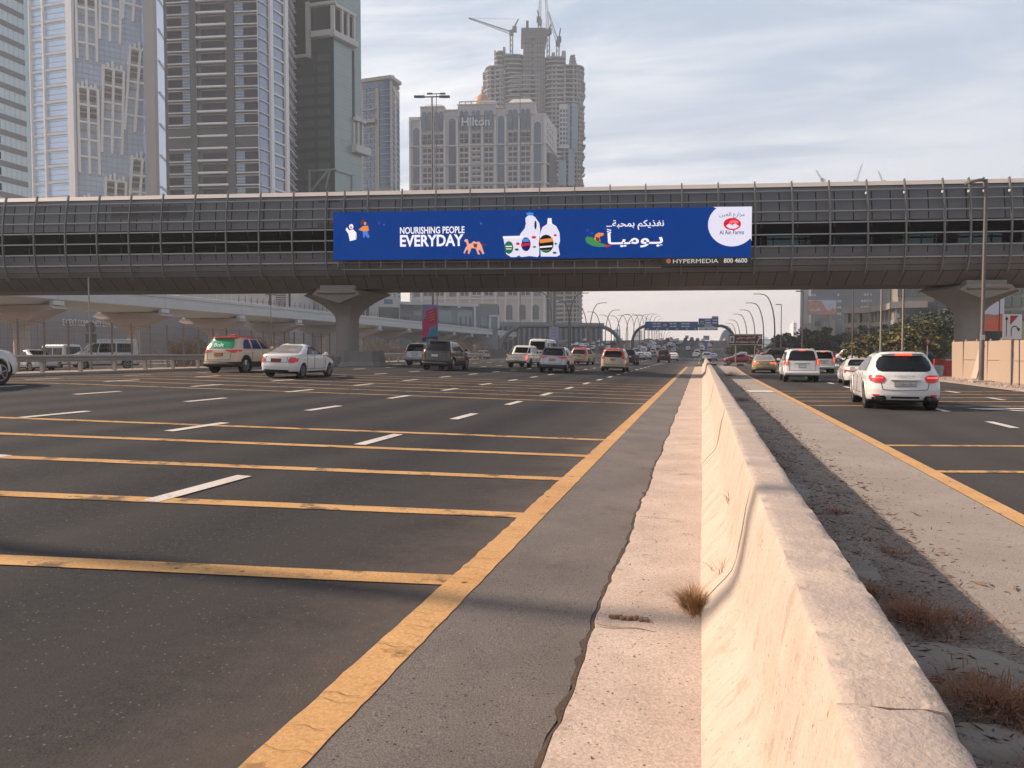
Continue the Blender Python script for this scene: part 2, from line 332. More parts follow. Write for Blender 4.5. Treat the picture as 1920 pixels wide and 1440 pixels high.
for y in frange(-1, 92, .25):
    o = .4*sm((y-60)/32); vs += [(3.0+o, y, .010), (3.22+o, y, .010)]
n = len(vs)//2; mb.add(vs, [(j*2, j*2+1, j*2+3, j*2+2) for j in range(n-1)]); tag(mb.build('slip_road_edge_line', M_YEL), kind='structure')
# rumble bars: slanted like the bridge
def bars(name, x0, x1, y_at_x0, w, n, sp, sl=.2):
    for k in range(n):
        mb = MB(); vs = []
        for x in frange(x0, x1, .6):
            y = y_at_x0 + k*sp + sl*(x-x0)*(1 if sl else 0); jj = rnd.uniform(-.006, .006)
            vs += [(x, y-w/2+jj, zg(x, y)+.0075), (x, y+w/2+jj, zg(x, y)+.0075)]
        nn = len(vs)//2; mb.add(vs, [(j*2+1, j*2, j*2+2, j*2+3) for j in range(nn-1)]); tag(mb.build(name, M_BARY), kind='structure')
bars('rumble_bar_marking', -1.735, -26.2, 5.13, .24, 5, 2.24)
bars('rumble_bar_marking', -1.735, -26.2, 24.2, .19, 7, 2.24)
bars('rumble_bar_marking', 3.2, 13.0, 11.85, .2, 2, 3.1)
bars('rumble_bar_marking', 3.2, 13.0, 25.5, .22, 5, 2.3)
def dashes(x, y0, n, sp, ln, w=.2, m=M_WHT, name='lane_dash_marking', xf=None):
    for k in range(n):
        mb = MB(); y = y0+k*sp
        a = [(x-w/2, y), (x+w/2, y), (x+w/2, y+ln), (x-w/2, y+ln)]
        mb.add([(p[0], p[1], zg(*p)+.0115) for p in a], [(0, 1, 2, 3)]); tag(mb.build(name, m), kind='structure')
for i, x in enumerate((-5.36, -9.0, -12.65, -16.3, -19.95, -23.6)):
    dashes(x, 6.55-(i == 1)*.0+(0, 0.1, .6, .9, 1.2, 1.5)[i], 40, 4.85, 1.65)
dashes(6.7, 14.2, 14, 4.85, 1.6); dashes(10.2, 15.5, 14, 4.85, 1.6)
dashes(-.5, 112, 60, 8, 2.6); dashes(3.1, 112, 60, 8, 2.6); dashes(6.8, 112, 60, 8, 2.6)
# turn arrow and slab
def flat(name, pts, m, z=.016):
    mb = MB(); mb.add([(x, y, zg(x, y)+z) for x, y in pts], [tuple(range(len(pts)))]); return tag(mb.build(name, m), kind='structure')
flat('arrow_marking', [(7.6,25.3),(7.75,25.0),(8.9,24.4),(9.0,24.6),(8.2,25.15),(9.3,25.3),(10.4,24.9),(10.5,24.7),(11.9,25.0),(10.6,25.75),(10.55,25.5),(9.3,25.75)], M_WHT)
flat('arrow_marking', [(8.3,17.6),(8.4,17.3),(10.2,17.1),(10.2,17.4)], M_WHT)
sheet('median_paving', [1.45, 2.2, lambda y: 3.0+.4*sm((y-60)/32)], frange(-2, 97, 1.5), M_PAVE, .004)
flat('painted_slab', [(1.95,33.3),(2.95,33.3),(2.9,35.0),(1.85,35.0)], M_WHT, .02)
def zdirt(x, y):
    t = sm((x-.7)/.25)*sm((1.75-x)/.5); return .03*t + .05*t*math.sin(y*1.9+x*3)*math.sin(x*5+y*.7)*(1 if y < 40 else .4)+ .012
sheet('median_dirt', frange(.5, 1.8, .12), frange(-1, 14, .12)+frange(14.3, 97, .8), M_SAND, 0, zf=zdirt)
# painted kerb of the junction island
M_BLK = mat('paint_black', (.02,.02,.022), .6); M_KERB = mat('kerb_white', (.6,.57,.52), .7, noise=(3, .5, (.4,.36,.32)))
for i in range(14):
    x = .9+i*.8; mb = MB(); mb.box(x, x+.8, 97.2+i*.12, 97.6+i*.12, -.02, .2); o = mb.build('kerb', M_KERB if i % 2 else M_BLK); tag(o, kind='structure')
mb = MB(); mb.box(-.2, .6, 0, 0, 0, 0) if 0 else None
# pavement with footway at far left and right
M_FOOT = mat('footway_paving', (.36,.29,.24), .9, noise=(1.2, .6, (.28,.22,.18)), bump=(20, .3))
mb = MB()
for (xa, xb, ya, yb) in ((-30.2, -27.4, -8, 96),):
    vs = []; yy = frange(ya, yb, 4)
    for y in yy: vs += [(xb, y, zg(xb, y)-.02), (xb-.01, y, zg(xb, y)+.11), (xa, y, zg(xa, y)+.11)]
    mb.add(vs, [(j*3+i, j*3+i+3, j*3+i+4, j*3+i+1) for j in range(len(yy)-1) for i in range(2)])
tag(mb.build('left_verge', M_FOOT), kind='structure')
mb = MB(); vs = []; yy = frange(30, 62, 4)
for y in yy: vs += [(13.2+.0*y, y, -.02), (13.22, y, .12), (22, y, .12)]
mb.add(vs, [(j*3+i, j*3+i+1, j*3+i+4, j*3+i+3) for j in range(len(yy)-1) for i in range(2)])
tag(mb.build('right_verge', M_FOOT), kind='structure')
# ------------------------------------------------------------------ concrete barrier segments
def barrier_mat():
    m, N, L, b = nodes_of('barrier_concrete'); tc = N.new('ShaderNodeTexCoord'); P = tc.outputs['Object']
    def nz(sc, det, r, src, dist=0):
        n = N.new('ShaderNodeTexNoise'); n.inputs['Scale'].default_value = sc; n.inputs['Detail'].default_value = det; n.inputs['Roughness'].default_value = r; n.inputs['Distortion'].default_value = dist; L.new(src, n.inputs['Vector']); return n.outputs[0]
    def rng(s, a, z, lo=0, hi=1):
        r = N.new('ShaderNodeMapRange'); L.new(s, r.inputs[0]); r.inputs[1].default_value = a; r.inputs[2].default_value = z; r.inputs[3].default_value = lo; r.inputs[4].default_value = hi; return r.outputs[0]
    def mx(f, a, c, typ='MIX'):
        x = N.new('ShaderNodeMixRGB'); x.blend_type = typ
        for i, v in enumerate((f, a, c)):
            if isinstance(v, (int, float)): x.inputs[i].default_value = v
            elif isinstance(v, tuple): x.inputs[i].default_value = (*v, 1)
            else: L.new(v, x.inputs[i])
        return x.outputs[0]
    col = mx(rng(nz(2.2, 5, .6, P), .35, .7), (.56,.465,.38), (.48,.39,.315))
    mp = N.new('ShaderNodeMapping'); mp.inputs['Scale'].default_value = (1.2, 9, 1.5); mp.inputs['Rotation'].default_value = (R(18), 0, 0); L.new(P, mp.inputs[0])
    col = mx(rng(nz(1.3, 8, .7, mp.outputs[0], .3), .5, .68, 0, .35), col, (.66,.57,.47))      # whitish run-off streaks
    col = mx(rng(nz(1.9, 8, .7, mp.outputs[0], .2), .50, .70, 0, .5), col, (.47,.33,.23))      # rusty streaks
    col = mx(rng(nz(6, 9, .75, P, .5), .54, .62, 0, .55), col, (.36,.27,.21))      # stains, chips
    col = mx(rng(nz(38, 3, .6, P), .66, .70, 0, .8), col, (.18,.13,.10))      # pin holes
    # greyer worn top
    ge = N.new('ShaderNodeSeparateXYZ'); L.new(P, ge.inputs[0])
    top = rng(ge.outputs[2], .862, .872); tm = N.new('ShaderNodeMath'); tm.operation = 'MULTIPLY'; L.new(top, tm.inputs[0]); L.new(rng(nz(3.5, 8, .7, P, .4), .38, .6), tm.inputs[1])
    col = mx(tm.outputs[0], col, (.42,.345,.30))
    L.new(col, b.inputs['Base Color']); b.inputs['Roughness'].default_value = .9; b.inputs['Specular IOR Level'].default_value = .2
    bp = N.new('ShaderNodeBump'); bp.inputs['Strength'].default_value = .55; bp.inputs['Distance'].default_value = .014
    ad = N.new('ShaderNodeMath'); ad.operation = 'ADD'; L.new(nz(7, 9, .72, P), ad.inputs[0]); L.new(nz(45, 3, .6, P), ad.inputs[1])
    L.new(ad.outputs[0], bp.inputs['Height']); L.new(bp.outputs[0], b.inputs['Normal'])
    return m
M_BAR = barrier_mat()
PROF = [(0.0,0),(0.01,.07),(.05,.12),(.10,.18),(.15,.235),(.19,.29),(.215,.36),(.235,.46),(.255,.58),(.275,.70),(.295,.81),(.307,.862),(.318,.876),(.36,.88),(.43,.88),(.50,.88),(.542,.876),(.553,.862),(.565,.81),(.585,.70),(.605,.58),(.625,.46),(.645,.36),(.67,.29),(.71,.235),(.76,.18),(.81,.12),(.85,.07),(.86,0)]
from mathutils import noise as MN
def barrier_segment(y0, ln, detail, seed):
    mb = MB(); rr = random.Random(seed); st = .05 if detail else .4
    ys_ = [0, .012, .035, .07]+frange(.12, ln-.12, st)+[ln-.07, ln-.035, ln-.012, ln]
    rings = []
    for y in ys_:
        e = min(y, ln-y); ch = .018*(1-min(1, e/.02)) if e < .02 else 0
        ring = []
        for (x, z) in PROF:
            cx, cz = .43, .45; dx, dz_ = 0, 0
            if detail:
                nv = MN.noise(Vector((x*5, (y+y0)*2.2, z*5)))*.006 + MN.noise(Vector((x*18, (y+y0)*14, z*18)))*.0028
                if z > .86 or .28 < x < .34 and z > .8:
                    nv += -abs(MN.noise(Vector((x*9+7, (y+y0)*7, 3))))*.012
                dx = nv*(1 if x > cx else -1); dz_ = nv if z > .8 else 0
                if e < .14 and z > .8: # chipped corners at the joints
                    k = max(0, MN.noise(Vector((x*11, y0*3+y*5, z*9)))+.12)*.018*(1-e/.14); dz_ -= k
            x2 = x + (cx-x)*ch*.7 + dx; z2 = z*(1-ch*.6) + dz_
            ring.append((x2, y, max(-.01, z2)))
        rings.append(ring)
    vs = [v for r in rings for v in r]; n = len(PROF)
    mb.add(vs, [(i*n+k, i*n+k+1, (i+1)*n+k+1, (i+1)*n+k) for i in range(len(rings)-1) for k in range(n-1)], 0, True)
    mb.add(rings[0], [tuple(range(n))[::-1]]); mb.add(rings[-1], [tuple(range(n))])
    for i in range(len(mb.f)): mb.f[i] = mb.f[i][::-1]
    return mb.build('concrete_barrier', M_BAR, sharp=50)
SEG = 3.17; y = 5.06-2*SEG
proto = None
LB = {0: 'weathered concrete barrier segment beside the camera, cut by the lower right picture edge', 1: 'nearest whole concrete barrier segment, with a dry weed tuft at its far foot', 2: 'concrete barrier segment just beyond the dry weed tuft on the gutter strip'}
for k in range(33):
    if k < 5: o = barrier_segment(y, SEG-.008, True, k); proto = o
    else:
        if k == 5: proto = barrier_segment(y, SEG-.018, False, k); o = proto
        else: o = proto.copy(); COL.objects.link(o)
    o.location = (.0+rnd.uniform(-.008, .008), y, 0); o.rotation_euler = (0, 0, rnd.uniform(-.0015, .0015))
    tag(o, LB.get(k-0 if k < 3 else -1, 'cream concrete barrier segment in the row running away along the gutter strip'), 'barrier', 'concrete barrier segments between highway and slip road')
    y += SEG
BAR_END = y
# ------------------------------------------------------------------ vehicles (local +Y = forward, origin on the ground under the rear bumper)
M_TYRE = mat('tyre_rubber', (.018,.017,.017), .85); M_RIM = mat('alloy_rim', (.42,.42,.43), .32, .85); M_RIMD = mat('dark_rim', (.08,.08,.085), .35, .7)
M_TRIM = mat('black_plastic', (.022,.021,.021), .55); M_GLS = mat('car_glass', (.008,.009,.010), .05, 0, .42); M_GLSR = mat('car_glass_grey', (.10,.095,.09), .1, 0, .9)
M_LRED = mat('tail_lamp_red', (.36,.012,.014), .18, coat=.6, emit=((1,.02,.02), .12)); M_LON = mat('tail_lamp_lit', (.6,.02,.01), .2, emit=((1,.06,.02), 3.2)); M_LDK = mat('tail_lamp_dark', (.16,.012,.015), .2, coat=.5)
M_LWH = mat('lamp_clear', (.6,.6,.6), .15, coat=.5); M_CHR = mat('chrome', (.7,.7,.7), .15, 1); M_PLW = mat('plate_white', (.62,.6,.57), .5); M_PLO = mat('plate_orange', (.62,.2,.03), .5)
M_PLD = mat('plate_frame', (.03,.03,.03), .5); M_INK = mat('plate_ink', (.02,.02,.02), .6); M_BADGE = mat('badge_grey', (.22,.22,.22), .3, .6)
def paint(name, c, rough=.28, metal=0): return mat('paint_'+name, c, rough, metal, coat=.7)
PW = paint('car_white', (.72,.70,.67)); PC = paint('taxi_cream', (.56,.45,.31)); PR = paint('taxi_red', (.50,.035,.022)); PSV = paint('silver', (.36,.37,.38), .3, .5); PGY = paint('grey', (.13,.13,.135), .3, .4)
PBK = paint('black', (.014,.014,.016), .2); PBR = paint('dark_brown', (.045,.036,.03), .25, .4); PMR = paint('maroon', (.17,.012,.02), .25); PGO = paint('gold', (.42,.33,.16), .3, .3); PBG = paint('beige', (.47,.40,.31)); PBL = paint('blue', (.03,.06,.18)); PGR = mat('ad_green', (.02,.28,.12), .2)
class Body:
    def __init__(s, keys, L, taper=.06, br=.06, bf=.18):
        s.k = keys; s.L = L; s.tp = taper; s.br = br; s.bf = bf; s.z0 = keys[0][0]; s.z1 = keys[-1][0]
    def prof(s, z):
        k = s.k
        if z <= k[0][0]: return k[0][1:]
        for i in range(len(k)-1):
            if z <= k[i+1][0]:
                t = (z-k[i][0])/max(1e-6, k[i+1][0]-k[i][0])
                return tuple(a+(b-a)*t for a, b in zip(k[i][1:], k[i+1][1:]))
        return k[-1][1:]
    def T(s, x, y, z):
        yr, yf, hw, rr, rf = s.prof(z); u = (x/hw) if hw else 0
        yy = y + s.br*u*u*max(0, 1-(y-yr)/.7) - s.bf*u*u*max(0, 1-(yf-y)/1.1)
        q = (y-s.L/2)/(s.L/2); xx = x*(1-s.tp*q*q*q*q)
        return (xx, yy, z)
    def ring(s, z, p=None):
        yr, yf, hw, rr, rf = p or s.prof(z); rr = min(rr, hw*.98); rf = min(rf, hw*.98); half = []
        for i in range(7): half.append(((hw-rr)*i/6, yr))
        for i in range(1, 6): a = math.pi/2*i/5; half.append((hw-rr+rr*math.sin(a), yr+rr-rr*math.cos(a)))
        NS = s.NS
        for i in range(1, NS): t = i/NS; half.append((hw, yr+rr+(yf-rf-yr-rr)*t))
        for i in range(0, 6): a = math.pi/2*i/5; half.append((hw-rf+rf*math.cos(a), yf-rf+rf*math.sin(a)))
        for i in range(1, 7): half.append(((hw-rf)*(1-i/6), yf))
        full = half + [(-x, y) for x, y in half[-2:0:-1]]
        return [s.T(x, y, z) for x, y in full]
    def rear(s, x, z, off=.012):
        yr, yf, hw, rr, rf = s.prof(z); a = abs(x); f = hw-rr
        if a <= f: y = yr
        else: q = min(a-f, rr*.999); y = yr+rr-math.sqrt(rr*rr-q*q)
        X, Y, Z = s.T(x, y, z); return (X, Y-off, Z)
    def front(s, x, z, off=.012):
        yr, yf, hw, rr, rf = s.prof(z); a = abs(x); f = hw-rf
        if a <= f: y = yf
        else: q = min(a-f, rf*.999); y = yf-rf+math.sqrt(rf*rf-q*q)
        X, Y, Z = s.T(x, y, z); return (X, Y+off, Z)
    def side(s, y, z, sg=1, off=.012):
        yr, yf, hw, rr, rf = s.prof(z); x = hw
        if y < yr+rr: q = min(yr+rr-y, rr*.999); x = hw-rr+math.sqrt(rr*rr-q*q)
        elif y > yf-rf: q = min(y-yf+rf, rf*.999); x = hw-rf+math.sqrt(rf*rf-q*q)
        X, Y, Z = s.T(x, y, z); return (sg*(X+off), Y, Z)
def patch(mb, fn, rows, nu=10, mi=0, sub=3):
    """rows: [(z, a, b)] -> a skin lying on the body"""
    R_ = []
    for (r0, r1) in zip(rows, rows[1:]):
        for i in range(sub):
            t = i/sub; R_.append(tuple(a+(b-a)*t for a, b in zip(r0, r1)))
    R_.append(rows[-1]); vs = []
    for z, a, b in R_: vs += [fn(a+(b-a)*i/nu, z) for i in range(nu+1)]
    n = nu+1; fs = [(j*n+i, j*n+i+1, (j+1)*n+i+1, (j+1)*n+i) for j in range(len(R_)-1) for i in range(nu)]
    mb.add(vs, fs, mi, True)
def wheel(parent, x, y, r, w, rim, spokes=5, sg=1):
    t = MB(); c = Vector((x, y, r)); n = 28
    def ringp(rad, dx): return [(x+dx*sg, y+rad*math.cos(2*math.pi*k/n), r+rad*math.sin(2*math.pi*k/n)) for k in range(n)]
    t.loft([ringp(r*.66, -w), ringp(r*.93, -w), ringp(r, -w+.03), ringp(r, -.03), ringp(r*.94, 0), ringp(r*.68, -.005), ringp(r*.66, -.05)], 0, smooth=False, caps=False)
    t.add([(x-w*sg, y, r)]+ringp(r*.66, -w), [(0, 1+k, 1+(k+1) % n) for k in range(n)])
    o = t.build('tyre', M_TYRE)
    root = bpy.data.objects.new('wheel', o.data); bpy.data.objects.remove(o); COL.objects.link(root); root.parent = parent
    m = MB(); m.loft([ringp(r*.67, -.008), ringp(r*.61, -.008), ringp(r*.59, -.06)], 0, caps=False)
    m.add(ringp(r*.6, -.065), [tuple(range(n))], 1)
    for k in range(spokes):
        a = 2*math.pi*k/spokes+.3; d = Vector((0, math.cos(a), math.sin(a))); p = c+Vector((sg*-.02, 0, 0))
        m.bar(p+d*.03, p+d*r*.62+Vector((-sg*.005, 0, 0)), .05+.02*(spokes < 6), .022)
    m.tube([c+Vector((sg*-.05, 0, 0)), c+Vector((sg*-.005, 0, 0))], r*.14, 10)
    m.build('rim', [rim, M_RIMD], root)
    return root
def make_body(B, paintm, wheels, wr, zdark=.3, NS=46, nz=34, roofm=None, zroof=9, arch=None, gap=.055, mats3=None):
    B.NS = NS; mb = MB(); keys = B.k; zs = []
    for (a, b) in zip(keys, keys[1:]):
        k = max(1, round((b[0]-a[0])/(.05 if nz > 20 else .12)))
        zs += [(a[0]+(b[0]-a[0])*i/k, a, b, i/k) for i in range(k)]
    rings = [B.ring(z, tuple(p+(q-p)*t for p, q in zip(a[1:], b[1:]))) for z, a, b, t in zs] + [B.ring(keys[-1][0], keys[-1][1:])]
    zz = [z for z, *_ in zs]+[keys[-1][0]]; n = len(rings[0]); vs = [list(v) for r in rings for v in r]
    cut = wr+gap; rm = set()
    for i, v in enumerate(vs):      # snap to the wheel openings
        if abs(v[0]) < .55: continue
        for wy in wheels:
            d = math.hypot(v[1]-wy, v[2]-wr)
            if d < cut and v[2] < wr+cut: rm.add(i)
    fs = []; ms = []
    for i in range(len(rings)-1):
        for k in range(n):
            f = (i*n+k, i*n+(k+1) % n, (i+1)*n+(k+1) % n, (i+1)*n+k); c = sum(1 for q in f if q in rm)
            if c == 4: continue
            fs.append(f); z = zz[i]; ms.append(1 if z < zdark-.001 else 2 if z >= zroof else 0)
    moved = set()
    for f in fs:
        for q in f:
            if q in rm and q not in moved:
                v = vs[q]; wy = min(wheels, key=lambda w: abs(v[1]-w)); d = max(1e-4, math.hypot(v[1]-wy, v[2]-wr)); s_ = cut/d
                v[1] = wy+(v[1]-wy)*s_; v[2] = wr+(v[2]-wr)*s_; moved.add(q)
    b0 = len(mb.v); mb.v += [tuple(v) for v in vs]
    for f, mi in zip(fs, ms): mb.f.append(tuple(b0+q for q in f)); mb.m.append(mi); mb.sm.append(True)
    # roof cap as a fan and dark floor pan
    top = rings[-1]; cx = sum(p[1] for p in top)/n; mb.add(top+[(0, cx, keys[-1][0]+.012)], [(k, (k+1) % n, n) for k in range(n)], 2 if zroof < 9 else 0, True)
    hw = min(k[3] for k in keys[:4])-.09
    mb.box(-hw+.16, hw-.16, .25, B.L-.3, B.z0+.0, max(.62, wr*2+.02), 1)
    mb.add(rings[0], [tuple(range(n))[::-1]], 1)
    return mb, [paintm, M_TRIM, roofm or paintm]
def arch_ring(parent, B, wheels, wr, m, w=.07, off=.014, gap=.055):
    for wy in wheels:
        for sg in (1, -1):
            mb = MB(); vs = []
            N_ = 18
            for i in range(N_+1):
                a = math.pi*(-.09)+math.pi*1.18*i/N_; ca, sa = math.cos(a), math.sin(a)
                for rr, o in ((wr+gap-.02, -.05), (wr+gap-.012, off), (wr+gap+w, off), (wr+gap+w+.005, -.01)):
                    y = wy+rr*ca; z = max(B.z0+.005, wr+rr*sa); vs.append(B.side(y, z, sg, o))
            mb.add(vs, [(i*4+j, i*4+j+1, i*4+j+5, i*4+j+4) for i in range(N_) for j in range(3)], 0, True)
            mb.build('wheel_arch', m, parent)
def plate(root, B, z, x0=0, w=.5, h=.11, m=None, txt=None, y=None):
    yy = B.rear(x0, z, .02)[1]
    mb = MB(); mb.box(x0-w/2-.012, x0+w/2+.012, yy-.012, yy+.05, z-h/2-.012, z+h/2+.012, 0); mb.box(x0-w/2, x0+w/2, yy-.016, yy-.011, z-h/2, z+h/2, 1)
    o = mb.build('number_plate', [M_PLD, m or M_PLW], root)
    if txt: text(txt, M_INK, o, h*.62, (x0, yy-.019, z), (1,0,0), (0,0,1), width=w*.86, depth=.001)
def mirror(root, x, y, z, m, sg):
    mb = MB(); mb.rbox((sg*(x+.13), y, z), (.17, .11, .13), R(-12*sg)); mb.bar((sg*(x-.03), y+.02, z-.05), (sg*(x+.1), y, z-.03), .05)
    mb.build('wing_mirror', m, root, bevel=.025)
def lamp(root, fns, m, name='tail_light'):
    mb = MB()
    for fn, rows, nu in fns: patch(mb, fn, rows, nu)
    return mb.build(name, m, root)
def addpart(root, name, m, fn, rows, nu=10, sub=3):
    mb = MB(); patch(mb, fn, rows, nu, 0, sub); return mb.build(name, m, root)
def glasshouse(root, B, rearw, sidew, frontw, gm=None, rm=None):
    if rearw: addpart(root, 'rear_window', rm or gm or M_GLS, B.rear, rearw)
    if frontw: addpart(root, 'windshield', gm or M_GLS, B.front, frontw)
    for sg in (1, -1):
        for rows in sidew: addpart(root, 'side_window', gm or M_GLS, lambda y, z, s=sg: B.side(y, z, s), rows)
def handles(root, B, ys, z, m):
    for sg in (1, -1):
        for y in ys:
            a = Vector(B.side(y, z, sg, .03)); mb = MB(); mb.rbox(a, (.03, .17, .035), 0); mb.build('door_handle', m, root)
def seams(root, B, lines, m):
    """thin dark shut lines of doors and tailgate"""
    mb = MB()
    for fn, pts in lines:
        for (a, b) in zip(pts, pts[1:]):
            p = [Vector(fn(a[0]+(b[0]-a[0])*t/4, a[1]+(b[1]-a[1])*t/4, .004)) for t in range(5)]
            for u, v in zip(p, p[1:]): mb.bar(u, v, .012, .012)
    mb.build('shut_line', m, root)
M_SEAM = mat('shut_line_dark', (.03,.03,.03), .9)
def door_seams(root, B, ys, z0, z1):
    for sg in (1, -1):
        fn = lambda y, z, o, s=sg: B.side(y, z, s, o)
        seams(root, B, [(fn, [(y, z0), (y+.02, z1)]) for y in ys]+[(fn, [(ys[0], z0), (ys[-1], z0)])], M_SEAM)
def wheels4(root, ys, x, r, w, rim, sp=5):
    for y in ys:
        for sg in (1, -1): wheel(root, sg*x, y, r, w, rim, sp, sg)
# ---------------- body shapes (z, y_rear, y_front, half width, rear corner radius, front corner radius)
K_COUPE_SUV = [(.24,.16,4.62,.88,.25,.35),(.30,.06,4.74,.95,.3,.4),(.42,.0,4.80,.972,.32,.45),(.62,.0,4.83,.98,.34,.5),(.80,.045,4.78,.975,.36,.55),(.94,.085,4.55,.965,.38,.6),(1.03,.11,4.1,.945,.4,.6),(1.09,.14,3.62,.92,.42,.5),(1.14,.18,3.45,.90,.40,.4),(1.30,.30,3.12,.83,.36,.3),(1.46,.44,2.78,.755,.34,.3),(1.58,.52,2.48,.69,.34,.3),(1.645,.50,2.2,.62,.32,.3),(1.68,.62,1.95,.52,.3,.3),(1.70,.95,1.7,.35,.3,.3)]
K_BOX_SUV = [(.32,.14,4.62,.86,.12,.3),(.40,.02,4.74,.92,.15,.35),(.62,.0,4.80,.945,.16,.4),(.85,.05,4.80,.945,.16,.4),(1.05,.07,4.70,.94,.16,.45),(1.13,.08,4.3,.93,.17,.5),(1.18,.09,3.75,.91,.18,.4),(1.24,.12,3.6,.885,.18,.3),(1.5,.20,3.25,.82,.18,.25),(1.72,.29,2.95,.76,.2,.25),(1.80,.34,2.75,.70,.2,.25),(1.845,.5,2.5,.58,.2,.2),(1.86,.8,2.2,.4,.2,.2)]
K_SUV = [(.27,.14,4.6,.84,.2,.3),(.36,.02,4.72,.90,.22,.35),(.58,.0,4.76,.925,.24,.4),(.80,.04,4.74,.925,.24,.45),(.98,.06,4.55,.915,.25,.5),(1.06,.08,4.1,.905,.26,.5),(1.11,.10,3.6,.885,.27,.4),(1.18,.14,3.4,.86,.26,.3),(1.36,.26,3.05,.80,.26,.28),(1.54,.42,2.72,.73,.26,.28),(1.64,.46,2.5,.66,.26,.28),(1.69,.55,2.25,.56,.26,.26),(1.71,.85,2.0,.4,.26,.26)]
K_SEDAN = [(.22,.14,4.28,.76,.2,.3),(.30,.03,4.38,.82,.24,.35),(.50,.0,4.42,.845,.26,.4),(.70,.02,4.40,.845,.26,.45),(.84,.05,4.1,.84,.28,.5),(.93,.07,3.75,.825,.28,.5),(.985,.10,3.4,.81,.28,.4),(1.02,.25,3.25,.80,.3,.35),(1.05,.56,3.15,.785,.28,.3),(1.15,.82,2.92,.74,.26,.28),(1.28,1.12,2.62,.68,.26,.28),(1.39,1.42,2.32,.61,.25,.26),(1.445,1.65,2.05,.52,.2,.2),(1.47,1.8,1.9,.35,.05,.05)]
K_VAN = [(.26,.10,4.5,.84,.1,.3),(.35,.02,4.6,.88,.12,.3),(.7,.0,4.66,.90,.12,.35),(1.05,.02,4.5,.90,.12,.4),(1.15,.03,4.25,.89,.12,.4),(1.45,.06,3.8,.87,.12,.3),(1.8,.10,3.45,.84,.13,.25),(2.05,.14,3.2,.80,.14,.25),(2.14,.22,3.05,.72,.15,.2),(2.17,.4,2.9,.5,.15,.2)]
K_MPV = [(.26,.10,4.6,.86,.2,.35),(.35,.0,4.72,.91,.22,.4),(.62,.0,4.78,.93,.22,.45),(.9,.04,4.68,.93,.22,.5),(1.02,.06,4.3,.92,.22,.5),(1.1,.08,3.9,.90,.22,.4),(1.3,.14,3.5,.86,.22,.3),(1.52,.24,3.05,.80,.24,.28),(1.68,.32,2.75,.74,.24,.28),(1.74,.42,2.5,.62,.24,.25),(1.76,.7,2.2,.4,.24,.24)]
K_PICK = [(.38,.12,5.0,.84,.06,.3),(.46,.02,5.1,.88,.08,.35),(.75,.0,5.16,.90,.08,.4),(1.02,.02,5.05,.90,.08,.45),(1.08,1.55,4.5,.89,.1,.45),(1.15,1.58,4.1,.87,.1,.4),(1.45,1.68,3.75,.81,.14,.28),(1.68,1.80,3.35,.75,.16,.25),(1.76,1.92,3.1,.66,.16,.2),(1.78,2.2,2.9,.45,.16,.2)]
